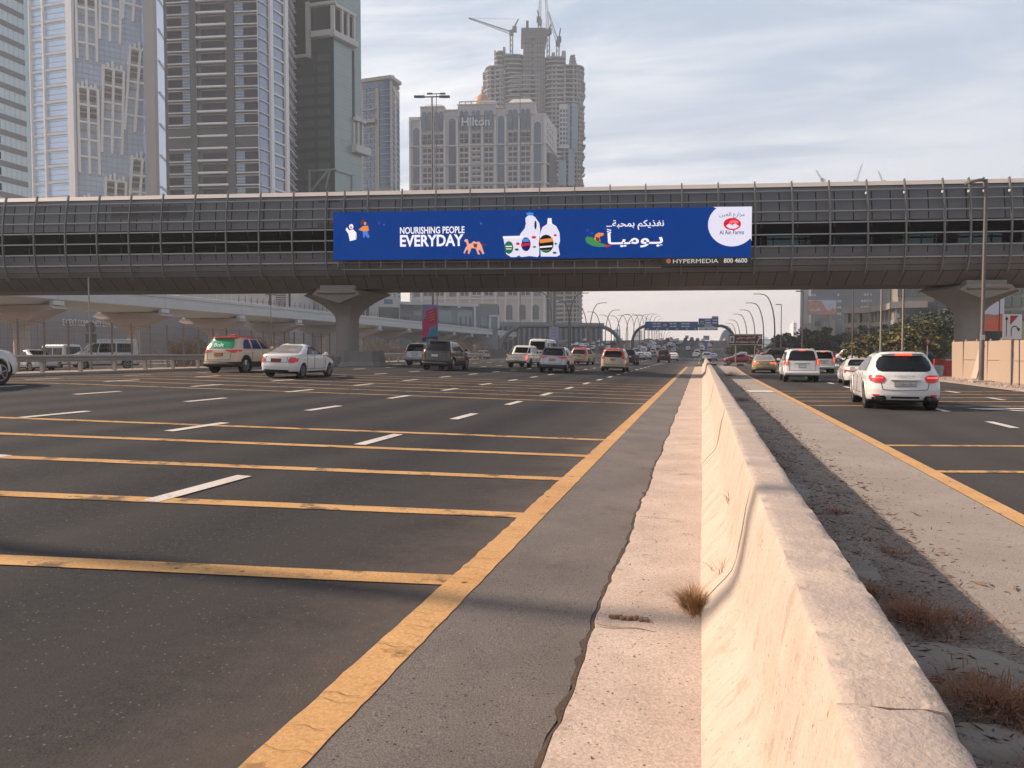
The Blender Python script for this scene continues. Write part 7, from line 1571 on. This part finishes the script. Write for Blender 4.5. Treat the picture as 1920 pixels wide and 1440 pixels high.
# ---------------- hoarding (runs along the verge, its face towards the road)
M_HB = mat('hoarding_beige', (.46,.35,.265), .7, noise=(.7, .4, (.40,.30,.225))); M_HBS = mat('hoarding_streak', (.56,.47,.39), .7)
r = thing('site_hoarding', 'sunlit beige site hoarding on the right behind the nearest lamp post', 'hoarding')
yb = 57.0; X0 = 15.9
pts = [atd(1786, 660, 45.3), atd(1852, 660, 41.3), atd(1925, 660, 37.3), atd(2010, 660, 33.0)]
for a, b in zip(pts, pts[1:]):
    n = 3; d = b-a; d.z = 0
    for i in range(n):
        p0 = Vector((a.x, a.y, 0))+d*(i/n); p1 = Vector((a.x, a.y, 0))+d*((i+.985)/n); nn = Vector((d.y, -d.x, 0)).normalized(); t = random.uniform(-.03, .05)
        mb = MB(); lo, hi = .12, 2.28+random.uniform(-.03, .03)
        F_ = [p0+Vector((0,0,lo)), p1+Vector((0,0,lo)), p1+nn*t+Vector((0,0,hi)), p0+nn*t+Vector((0,0,hi))]
        mb.add(F_+[q_-nn*.06 for q_ in F_], [(0,1,2,3),(7,6,5,4),(0,4,5,1),(1,5,6,2),(2,6,7,3),(3,7,4,0)]); mb.build('hoarding_panel', M_HB, r)
        mb = MB(); mb.bar(F_[0]+nn*.012+Vector((0,0,1.15)), F_[1]+nn*.012+Vector((0,0,1.15)), .03); mb.bar(F_[0]-nn*.12-Vector((0,0,.1)), F_[3]-nn*.12+Vector((0,0,.12)), .07); mb.build('rail_and_stake', M_HBS if 0 else M_HB, r)
a, b = pts[0], pts[1]; d = (b-a); d.z = 0; nn = Vector((d.y, -d.x, 0)).normalized(); P_ = lambda t, z: Vector((a.x, a.y, 0))+d*t+nn*.05+Vector((0, 0, z))
mb = MB(); mb.add([P_(.58, .2), P_(.74, .2), P_(.95, 2.1), P_(.82, 2.1)], [(0,1,2,3)]); mb.build('pale_streak', M_HBS, r)
# debris row at the foot of the hoarding, red and white plastic barriers
PLR = mat('plastic_red', (.38,.03,.02), .5); PLW_ = mat('plastic_white', (.42,.41,.42), .5)
for i, (px, D, m, py) in enumerate(((1731, 54, PLW_, 706), (1754, 53, PLW_, 706), (1776, 52, PLW_, 706), (1737, 60, PLR, 700), (1762, 59, PLR, 700), (1784, 50, PLR, 706))):
    p = at(px, D); r = thing('plastic_barrier', ('grey white plastic road barrier in front of the red ones, beside the hoarding' if m is PLW_ else 'red plastic road barrier behind the grey white ones, beside the hoarding'), 'barrier', p, YAW, 'plastic barriers beside the beige hoarding')
    h = .75 if m is PLW_ else 1.15; mb = MB(); mb.loft([[(x, -.25, 0), (x, -.22, .2), (x, -.1, h*.55), (x, -.1, h), (x, .1, h), (x, .1, h*.55), (x, .22, .2), (x, .25, 0)] for x in (-.42, .42)]); mb.build('barrier_shell', m, r, bevel=.03)
    mb = MB(); mb.box(-.3, -.1, -.115, -.1, h*.6, h*.9); mb.box(.1, .3, -.115, -.1, h*.6, h*.9); mb.build('recess', m, r)
# ---------------- east side buildings and billboards
OB = mat('office_concrete', (.27,.235,.205), .8, noise=(.2, .3, (.22,.195,.17))); OG = mat('office_glass', (.045,.06,.06), .12, .1, .8); OBL = mat('office_trim', (.33,.29,.255), .8)
q1, q2 = atd(1519, 660, 420), atd(1688, 660, 412)
r = tower_base('grey_tower', 'tall grey tower with scattered tiny white windows behind the tilted billboard, right', back(q1, q2, 30), 75, mat('tower_slate', (.15,.165,.17), .6, noise=(.05, .3, (.12,.135,.14)))); w = Wall(q1, q2); it = []
for k, z in enumerate(frange(4, 72, 3.4)):
    for a in (1524, 1529, 1573, 1577, 1618, 1623, 1628, 1634, 1672): 
        if random.random() < .75: it.append((w.S(a), w.S(a)+.9, z+.8, z+2.0, 0, .1))
fac_parts(r, 'window', w, it, mat('window_white', (.5,.5,.5), .3))  # tiny windows in plain white, scattered at random
q = [atd(1584, 660, 205), atd(1634, 660, 200), atd(1676, 660, 184), atd(1682, 660, 178), atd(1748, 660, 176)]
r = tower_base('office_block', 'curved concrete office block with two ribbons of dark windows behind the trees', [tuple(p[:2]) for p in q]+[(q[4].x+10, q[4].y+35), (q[0].x+10, q[0].y+40)], 1.68+(660-600)/1442*190, OB, 'building')
for i in range(3):
    w = Wall(q[i], q[i+1]) if i < 2 else Wall(q[2], q[3])
    mb = MB(); Dm = (q[i].length+q[i+1].length)/2; Z = lambda py: 1.68+(660-py)/1442*190
    for y0, y1 in ((572, 583), (603, 611), (633, 640)): w.box(mb, -.5, w.L+.5, Z(y1), Z(y0), -6, 1.6 if y0 == 572 else .8)
    mb.build('ledge', OBL, r); mb = MB(); w.box(mb, -.3, w.L+.3, 0, Z(574), -8, -.4); mb.build('set_back_wall', OG, r)
    it = [(a, a+.55, Z(y1), Z(y0), -.4, .5) for a in frange(.3, w.L-.5, 2.6) for y0, y1 in ((583, 603), (611, 633))]; fac_parts(r, 'pillar', w, it, OBL)
w = Wall(q[3], q[4]); Z = lambda py: 1.68+(660-py)/1442*177
mb = MB(); w.box(mb, 0, w.L, 0, Z(528), -14, 0); mb.build('tall_wing', OB, r)
it = [(w.S(a), w.S(b), Z(y1), Z(y0), 0, .2) for a, b in ((1686, 1697), (1701, 1722), (1726, 1740)) for y0, y1 in ((538, 557), (566, 586), (596, 616), (624, 642))]; fac_parts(r, 'window', w, it, mat('office_green_glass', (.07,.11,.10), .12, .1, .8))
q1, q2 = atd(1500, 660, 262), atd(1532, 660, 258); r = tower_base('balcony_block', 'pale apartment block with stacked small balconies left of the office buildings', back(q1, q2, 14), 1.68+(660-606)/1442*260, mat('pale_plaster', (.40,.35,.31), .8), 'building'); w = Wall(q1, q2)
it = [(w.S(a), w.S(a+6), z, z+.5, 0, 1.2) for a in (1502, 1512, 1523) for z in frange(1.5, 9, 2.4)]; fac_parts(r, 'balcony', w, it, OBL); it = [(w.S(a+1), w.S(a+5), z+.7, z+2.0, 0, .1) for a in (1502, 1512, 1523) for z in frange(1.5, 8, 2.4)]; fac_parts(r, 'window', w, it, OG)
q1, q2 = atd(1529, 660, 235), atd(1566, 660, 232); r = tower_base('panel_block', 'low grey block with pale end wall below the tilted billboard', back(q1, q2, 14), 1.68+(660-598)/1442*233, mat('plaster_grey', (.26,.245,.23), .8), 'building'); w = Wall(q1, q2)
it = [(w.S(1530), w.S(1541), z, z+1.5, 0, .1) for z in frange(1.5, 9.5, 2.8)]; fac_parts(r, 'window', w, it, OG); mb = MB(); w.pbox(mb, 1556, 1566, 600, 655, 0, .2); w.pbox(mb, 1543, 1555, 604, 648, 0, .1); mb.build('pale_panel', mat('pale_plaster', (.40,.35,.31), .8), r)
q1, q2 = atd(1846, 660, 128), atd(1960, 660, 122); r = tower_base('glass_block', 'green glazed concrete block behind the white and red billboard', back(q1, q2, 14), 14.6, OB, 'building'); w = Wall(q1, q2)
it = [(w.S(a), w.S(a+15), 1.68+(660-y1)/1442*126, 1.68+(660-y0)/1442*126, 0, .15) for a in (1886, 1904, 1922) for y0, y1 in ((535, 553), (558, 576), (583, 602))]; fac_parts(r, 'window', w, it, mat('office_green_glass', (.07,.11,.10), .12, .1, .8))
q1, q2 = atd(1745, 660, 196), atd(1792, 660, 194); r = tower_base('office_block', 'darker office block with a bright sign between the curved office block and the right pier', back(q1, q2, 14), 1.68+(660-545)/1442*195, mat('office_dark', (.12,.13,.13), .5), 'building'); w = Wall(q1, q2); mb = MB(); w.pbox(mb, 1768, 1778, 579, 583, 0, .3); mb.build('bright_sign', WHP, r)
it = [(0, w.L, z, z+1.2, 0, .3) for z in frange(3, 15, 3.8)]; fac_parts(r, 'floor_band', w, it, OB)
# large billboard on a frame
SK_ = mat('print_sky', (.68,.66,.72), .5); RK = mat('print_rock', (.60,.28,.19), .6, noise=(1.2, .8, (.75,.5,.4)))
a = board('billboard', 'large tilted billboard with a reddish landscape picture and a standing white figure', 1515.5, 1568, 562.5, 590, 150, SK_, 'billboard', .5, OBL, yaw=YAW)
bpoly(*a, [(0,0),(1,0),(1,.35),(.85,.45),(.78,.25),(.66,.35),(.45,.95),(.25,.98),(0,.9)], RK, .03); bpoly(*a, [(.74,.4),(.79,.4),(.78,.78),(.75,.78)], WHP, .05); bpoly(*a, [(.05,.25),(.12,.5),(.10,.25),(.18,.48),(.2,.25),(.42,.5),(.42,.25)], WHP, .05)
mb = MB(); w, z0, z1 = a[1:]; mb.box(-w/2, w/2, .1, .4, z1, z1+.75); mb.build('header_strip', mat('header_grey', (.30,.33,.36), .6), a[0]); mb = MB()
for sx in (-.3, .3): mb.box(w*sx-.25, w*sx+.25, .1, .6, -.2, z0)
mb.build('support', M_GALV, a[0])
mb = MB(); mb.add([(w*.1,-.0,z1+.2),(w*.1,0,z1+.2)], []) ; 
a = board('billboard', 'tall billboard, pale above and orange red below, between the right pier and the lane sign', 1838, 1882.5, 550, 621, 105, mat('print_orange_red', (.90,.13,.06), .5, noise=(.8, .5, (.85,.28,.16))), 'billboard', .5, OBL)
bpoly(*a, [(0,.42),(1,.44),(1,1),(.35,1),(.1,.8),(0,.6)], mat('print_pale', (.80,.72,.80)), .03); bpoly(*a, [(0,.40),(.3,.46),(.6,.43),(1,.47),(1,.36),(0,.3)], mat('print_coral', (.58,.22,.15)), .035)
mb = MB(); w, z0, z1 = a[1:]; mb.box(-w/2, w/2, .1, .4, -.1, z0); mb.build('base_frame', M_DK, a[0])
# ------------------------------------------------------------------ vegetation, litter, air
M_TRUNK = mat('bark', (.10,.075,.055), .9, noise=(4, .6, (.06,.045,.035)))
def leafmat(name, a, b, c):
    m, N, L, bs = nodes_of(name); g = N.new('ShaderNodeObjectInfo'); tc = N.new('ShaderNodeTexCoord')
    n = N.new('ShaderNodeTexNoise'); n.inputs['Scale'].default_value = .9; n.inputs['Detail'].default_value = 3; L.new(tc.outputs['Object'], n.inputs['Vector'])
    r = N.new('ShaderNodeValToRGB'); r.color_ramp.elements[0].position = .36; r.color_ramp.elements[1].position = .66; r.color_ramp.elements[0].color = (*a, 1); r.color_ramp.elements[1].color = (*c, 1); e = r.color_ramp.elements.new(.5); e.color = (*b, 1)
    L.new(n.outputs[0], r.inputs[0]); L.new(r.outputs[0], bs.inputs['Base Color']); bs.inputs['Roughness'].default_value = .6; bs.inputs['Subsurface Weight'].default_value = 0
    return m
LF_D = leafmat('foliage_dark', (.022,.036,.014), (.035,.052,.02), (.055,.07,.028)); LF_Y = leafmat('foliage_yellow', (.035,.045,.014), (.11,.10,.025), (.24,.18,.04)); LF_M = leafmat('foliage_olive', (.03,.04,.016), (.05,.06,.024), (.075,.075,.035))
def tree_proto(name, label, group, h, rad, th, lm, seed, leaves=4200, ls=.26, flat_=.75):
    rr = random.Random(seed); r = thing(name, label, 'tree', (0,0,0), 0, group); mb = MB()
    mb.tube([(0,0,-.2),(.05,.03,th*.5),(.1,-.05,th)], [.22,.17,.14], 8)
    cl = []
    for i in range(9):
        a = rr.uniform(0, 6.28); k = rr.uniform(.35, .8); e = Vector((rad*k*math.cos(a), rad*k*math.sin(a), th+(h-th)*rr.uniform(.15, .75))); mid = Vector((e.x*.4, e.y*.4, th+(e.z-th)*.55)); mb.tube([(.1,-.05,th-.1), mid, e], [.09,.06,.025], 5)
        cl.append((e, rad*rr.uniform(.32, .5)))
    for i in range(16):
        a = rr.uniform(0, 6.28); u = rr.uniform(.0, 1)**.5; z = rr.uniform(.1, 1); cl.append((Vector((rad*.8*u*math.cos(a)*math.sqrt(max(.1, 1-(z-.35)**2)), rad*.8*u*math.sin(a), th+(h-th)*z*.9)), rad*rr.uniform(.2, .36)))
    mb.build('trunk', M_TRUNK, r, sharp=60); mb = MB(); per = leaves//len(cl)
    for c, cr in cl:
        for j in range(per):
            d = Vector((rr.gauss(0,1), rr.gauss(0,1), rr.gauss(0,1))).normalized()*cr*(rr.random()**.4); d.z *= flat_; p = c+d
            if p.z < th*.55: continue
            a = rr.uniform(0, 6.28); b = rr.uniform(-1, 1); n1 = Vector((math.cos(a), math.sin(a), b)).normalized()*ls*rr.uniform(.5, 1.2); n2 = n1.orthogonal().normalized(); n2.rotate(Matrix.Rotation(rr.uniform(0, 6.28), 3, n1.normalized())); n2 *= ls*rr.uniform(.35, .8)
            mb.add([p-n1-n2*.3, p+n2, p+n1-n2*.2, p-n2], [(0,1,2,3)])
    mb.build('crown', lm, r); return r
TD = tree_proto('tree', 'large dark green tree', 'dark trees behind the slip road', 9.5, 5.0, 2.2, LF_D, 5); TM = tree_proto('tree', 'rounded olive green tree', 'olive trees beyond the slip road', 5.2, 3.6, 1.6, LF_M, 9); TY = tree_proto('flowering_tree', 'bushy tree with yellow blossom', 'yellow flowering trees beyond the slip road', 4.6, 3.0, 1.2, LF_Y, 12, ls=.24)
used = {id(TD): 0, id(TM): 0, id(TY): 0}
def plant(proto, px, D, k, label, rz=None, sz=None):
    p = at(px, D); rz = random.uniform(0, 6.28)
    if not used[id(proto)]: used[id(proto)] = 1; o = proto; o.location = p; o.rotation_euler = (0, 0, rz); o['label'] = label
    else: o = dup(proto, p, rz, label)
    o.scale = (k*random.uniform(.95, 1.1), k, k*(sz or 1)); return o
dt = 'dark green tree in the wood behind the yellow flowering trees'
for px, D, k in ((1588, 150, .8), (1618, 140, .95), (1648, 132, .92), (1680, 128, .95), (1708, 122, .98), (1735, 118, 1.12), (1762, 116, 1.18), (1788, 114, 1.15), (1572, 160, .62), (1815, 112, .95), (1690, 150, 1.15), (1640, 160, 1.0)): plant(TD, px, D, k*.74, dt if px not in (1762,) else 'largest dark green tree, just left of the right pier')
for px, D, k, l in ((1478, 150, 1.0, 'rounded olive tree behind the gold taxi, left of the boxy white SUV'), (1456, 165, .75, 'small olive tree at the left end of the row behind the gold taxi'), (1527, 142, 1.15, 'olive tree directly above the boxy white SUV roof'), (1548, 150, .95, 'olive tree below the tilted billboard'), (1393, 170, .85, 'dark olive tree under the brown sign'), (1408, 176, .8, 'dark olive tree under the right end of the brown sign'), (1379, 182, .7, 'dark olive tree under the left end of the brown sign')): plant(TM, px, D, k, l)
for px, D, k, l in ((1612, 108, .85, 'yellow flowering tree, leftmost, by the dark slim pole'), (1634, 104, .95, 'yellow flowering tree left of the first pale pole'), (1712, 96, 1.15, 'largest yellow flowering tree beside the second pale pole'), (1676, 100, .8, 'low yellow green tree between the two pale poles'), (1730, 99, .8, 'yellow flowering tree nearest the give way sign')): plant(TY, px, D, k, l)
# leafless scrub under the viaduct
def scrub(label, px, D, h, n, seed, col=None):
    rr = random.Random(seed); p = at(px, D); r = tag(None or bpy.data.objects.new('x', None)) if 0 else None; mb = MB()
    for i in range(n):
        a = rr.uniform(0, 6.28); q_ = Vector((rr.gauss(0, h*.35), rr.gauss(0, h*.35), 0)); e = q_+Vector((math.cos(a)*h*.35, math.sin(a)*h*.35, h*rr.uniform(.5, 1))); m_ = (q_+e)/2+Vector((0,0,h*.12)); mb.bar(q_, m_, .035); mb.bar(m_, e, .025)
        for k in range(4): t = e-(e-m_)*rr.random(); mb.bar(t, t+Vector((rr.gauss(0,.3), rr.gauss(0,.3), rr.uniform(.1,.5))), .02)
    o = mb.build('dry_shrub', col or mat('dry_twigs', (.20,.14,.10), .9), None); o.location = p; return tag(o, label, 'shrub', 'dry shrubs under the metro viaduct')
for i, (px, D, h, l) in enumerate(((368, 66, 2.6, 'dry shrub behind the wire fence left of the green window taxi'), (347, 70, 2.2, 'smaller dry shrub at the foot of the hoarding, left of the green window taxi'), (700, 120, 3.2, 'brown dry shrub right of the left pier column'), (716, 128, 3.6, 'brown dry shrub second from the left pier column'), (733, 124, 3.0, 'brown dry shrub left of the half hidden boxy SUV'), (858, 130, 3.4, 'brown dry shrub right of the dark brown SUV'), (876, 138, 3.2, 'brown dry shrub between the dark SUV and the parked white cars'), (484, 80, 2.8, 'dry shrub above the roof of the white compact sedan'), (905, 150, 3.0, 'brown dry shrub above the parked white cars'))): scrub(l, px, D, h, 60, i+20)
# ---------------- dry grass and litter on the dirt strip and gutter
M_DRY = mat('dry_grass', (.42,.25,.12), .9, noise=(9, .6, (.2,.11,.06))); M_STRAW = mat('dry_straw', (.30,.135,.065), .9, noise=(14, .7, (.15,.065,.035)))
def tuft(label, x, y, n, h, spread, seed, m, lean=(0, 0), group=None, name='dry_grass_tuft', z=0, flat=1):
    rr = random.Random(seed); mb = MB()
    for i in range(n):
        a = rr.uniform(0, 6.28); d0 = abs(rr.gauss(0, .35))*spread[0]; q_ = Vector((d0*math.cos(a), abs(rr.gauss(0,.4))*spread[1]*math.sin(a), 0)); hh = h*rr.uniform(.35, 1)
        v = Vector((math.cos(a)*.45+lean[0]+rr.gauss(0,.25), math.sin(a)*.45+lean[1]+rr.gauss(0,.25), flat*rr.uniform(.6, 1.3))).normalized(); w = .0026*rr.uniform(.6, 1.3); s_ = v.cross(Vector((0,0,1))).normalized()*w
        p0, p1, p2 = q_, q_+v*hh*.55, q_+v*hh+Vector((v.x, v.y, -.35))*hh*.35
        mb.add([p0-s_, p0+s_, p1+s_*.8, p1-s_*.8, p2], [(0,1,2,3),(3,2,4)])
    o = mb.build(name, m, None); o.location = (x, y, z); return tag(o, label, 'dry grass', group)
tuft('dry grass tuft growing out of the foot of the barrier on the gutter strip', -.04, 4.98, 650, .20, (.09, .22), 1, M_DRY, (-.12, 0), z=.03)
tuft('few thin dry stalks on the barrier face above the tuft', .14, 5.25, 14, .14, (.12, .1), 2, M_DRY, (-.2, 0), z=.22)
tuft('single dry twig sprouting from the barrier face farther along', .235, 6.6, 12, .16, (.05, .08), 3, M_STRAW, (-.3, 0), z=.42)
i = 0
for (x, y, n, h, sx, sy, l) in ((1.30, 5.12, 1500, .11, .62, .55, 'largest brown dry grass mat in the barrier shadow'), (1.14, 5.62, 260, .08, .35, .22, 'narrow brown dry clump touching the back of the largest mat'), (1.34, 3.95, 1300, .11, .62, .42, 'brown dry grass mat between the largest mat and the bottom right corner'), (1.50, 6.75, 260, .07, .32, .28, 'thin dry clump at the shadow edge just behind the largest mat'), (1.32, 7.2, 200, .07, .3, .2, 'thin dry clump left of the shadow edge, third behind the largest mat'), (1.34, 8.35, 200, .07, .3, .3, 'flat dry clump in mid shadow, well behind the largest mat'), (1.02, 8.6, 160, .07, .25, .3, 'flat dry clump close to the barrier back'), (1.1, 11.4, 200, .09, .4, .5, 'flat dry grass clump far along the barrier shadow'), (1.30, 27, 420, .25, .7, 1.2, 'dark dry clump far along the dirt strip'), (1.9, 55, 600, .75, 1.0, 1.6, 'bushy brown shrub on the dirt strip near the barrier end'), (1.45, 3.25, 500, .10, .5, .3, 'dry grass at the bottom right corner')):
    i += 1; tuft(l, x, y, n, h, (sx, sy), 40+i, M_STRAW, group='dry grass clumps in the dirt strip', z=.045, flat=.34)
M_DRIFT = mat('sand_drift', (.31,.265,.225), .95, noise=(5, .9, (.21,.175,.145)), bump=(40, .6))
for (x, y, rx, ry) in ((1.18, 6.55, .26, .55), (1.32, 4.5, .34, .27), (1.05, 4.9, .12, .5), (1.1, 9.6, .2, .6), (1.25, 3.6, .3, .16)):
    mb = MB(); rings = []; rr = random.Random(int(x*100+y*10)); n = 26; wob = [1+rr.uniform(-.16, .16) for _ in range(n)]
    for f, hh in ((1.0, -.01), (.92, .016), (.75, .034), (.5, .048), (.2, .055)): rings.append([(x+rx*f*wob[k]*math.cos(2*math.pi*k/n), y+ry*f*wob[k]*math.sin(2*math.pi*k/n), .016+hh*.8) for k in range(n)])
    mb.loft(rings, smooth=True, caps=True); tag(mb.build('sand_drift', M_DRIFT), kind='stuff')
DR = ((1.18, 6.55, .26, .55), (1.32, 4.5, .34, .27), (1.05, 4.9, .12, .5), (1.1, 9.6, .2, .6), (1.25, 3.6, .3, .16))
def zd(x, y): return max([zdirt(x, y) if x < 1.75 else .008]+[.058-.045*((x-a)**2/c**2+(y-b)**2/d**2) for a, b, c, d in DR])+.005
def litter(name, label, n, fx, fy, size, m, seed, zf, flatk=.5, flat_m=False):
    rr = random.Random(seed); mb = MB()
    for i in range(n):
        y = fy(rr); x = fx(rr, y); s_ = size*rr.uniform(.4, 1.5)*(1 if rr.random() < .93 else 1.6); z = zf(x, y); a = rr.uniform(0, 6.28); u_ = Vector((math.cos(a), math.sin(a), 0))*s_; v_ = Vector((-math.sin(a), math.cos(a), 0))*s_*rr.uniform(.3, .8); c = Vector((x, y, z))
        if flat_m: mb.add([c-u_*1.6, c+v_*.3+Vector((0,0,s_*.4)), c+u_*1.6+Vector((0,0,s_*rr.uniform(0,.9))), c-v_*.3], [(0,1,2,3)])
        else: mb.add([c-u_-v_, c+u_-v_*.6, c+u_*.8+v_, c-u_*.7+v_*.8, c+Vector((u_.x*.1, u_.y*.1, s_*flatk*2))], [(0,1,4),(1,2,4),(2,3,4),(3,0,4)])
    return tag(mb.build(name, m), label, 'litter', kind='stuff')
M_PEB = mat('pebble', (.10,.07,.055), .9, noise=(20, .8, (.32,.25,.2))); M_PEBL = mat('pale_chip', (.42,.36,.30), .9); M_TWIG = mat('twig', (.075,.04,.025), .9); M_LEAF = mat('dead_leaf', (.22,.13,.075), .9)
zs = lambda x, y: zg(x, y)+.034; ex = lambda r_: 1.4+r_.random()**1.7*14
litter('pebbles', 'small dark pebbles scattered on the concrete gutter strip', 900, lambda r_, y: -.6+r_.random()*.6, ex, .0042, M_PEB, 1, zs)
litter('pebbles', 'crumbs gathered along the foot of the barrier', 2600, lambda r_, y: .03-abs(r_.gauss(0, .045)), lambda r_: 1.4+r_.random()**1.5*12, .0042, M_PEB, 2, zs)
litter('pebbles', 'small stones on the hard shoulder', 900, lambda r_, y: -1.4+r_.random()*.78, ex, .0035, M_PEB, 3, lambda x, y: zg(x, y)+.005)
litter('pebbles', 'pale chips on the hard shoulder', 160, lambda r_, y: -1.4+r_.random()*.78, ex, .0035, M_PEBL, 4, lambda x, y: zg(x, y)+.005)
litter('twigs', 'dark twigs strewn over the shaded dirt strip', 2000, lambda r_, y: .95+abs(r_.gauss(0, .38)), lambda r_: 1.8+r_.random()**1.6*16, .014, M_TWIG, 5, zd, flat_m=True)
litter('dead_leaves', 'dead leaves strewn over the dirt strip', 1300, lambda r_, y: .95+abs(r_.gauss(0, .4)), lambda r_: 1.8+r_.random()**1.5*18, .011, M_LEAF, 6, zd, flat_m=True)
litter('pale_litter', 'pale straw bits on the dirt strip', 500, lambda r_, y: .95+abs(r_.gauss(0, .45)), lambda r_: 1.8+r_.random()**1.5*14, .010, M_PEBL, 7, zd, flat_m=True)
litter('pebbles', 'stones on the sunlit paving beside the yellow line', 1500, lambda r_, y: 1.6+r_.random()**1.6*1.4, lambda r_: 3+r_.random()**1.4*22, .0055, M_PEB, 8, lambda x, y: .008)
litter('straw', 'straw fringe along the edge of the sunlit paving', 1500, lambda r_, y: 1.75+r_.gauss(0, .16), lambda r_: 6+r_.random()**1.2*34, .02, M_LEAF, 9, lambda x, y: .012, flat_m=True)
litter('rubble', 'pinkish rubble at the foot of the beige hoarding', 900, lambda r_, y: 13.9+r_.gauss(0, .35)+(y-44)*.02, lambda r_: 36+r_.random()*20, .055, mat('rubble_pink', (.40,.30,.25), .9), 10, lambda x, y: .13)
a_ = Vector((-.55, 4.66, zg(-.5, 4.7)+.045)); mb = MB()
for k in range(7): mb.rbox((-.52+.035*k, 4.68+.01*math.sin(k*2), .055), (.05, .022, .018), .3*k)
o = mb.build('dead_bark_strip', M_LEAF, None, bevel=.004); tag(o, 'small curled strip of bark lying across the joint of the gutter strip', 'litter')
# ---------------- air
def haze():
    mb = MB(); mb.box(-2700, 2700, -1300, 3700, -1.3, 345); o = mb.build('haze', bpy.data.materials.new('haze'), None); tag(o, kind='stuff', label='thin warm grey dust haze over the whole city')
    m = o.data.materials[0]; m.use_nodes = True; N = m.node_tree.nodes; N.clear(); out = N.new('ShaderNodeOutputMaterial'); v = N.new('ShaderNodeVolumePrincipled')
    v.inputs['Color'].default_value = (.91,.95,1.0,1); v.inputs['Density'].default_value = HAZE; v.inputs['Anisotropy'].default_value = .25
    m.node_tree.links.new(v.outputs[0], out.inputs['Volume'])
HAZE = .00040
haze()
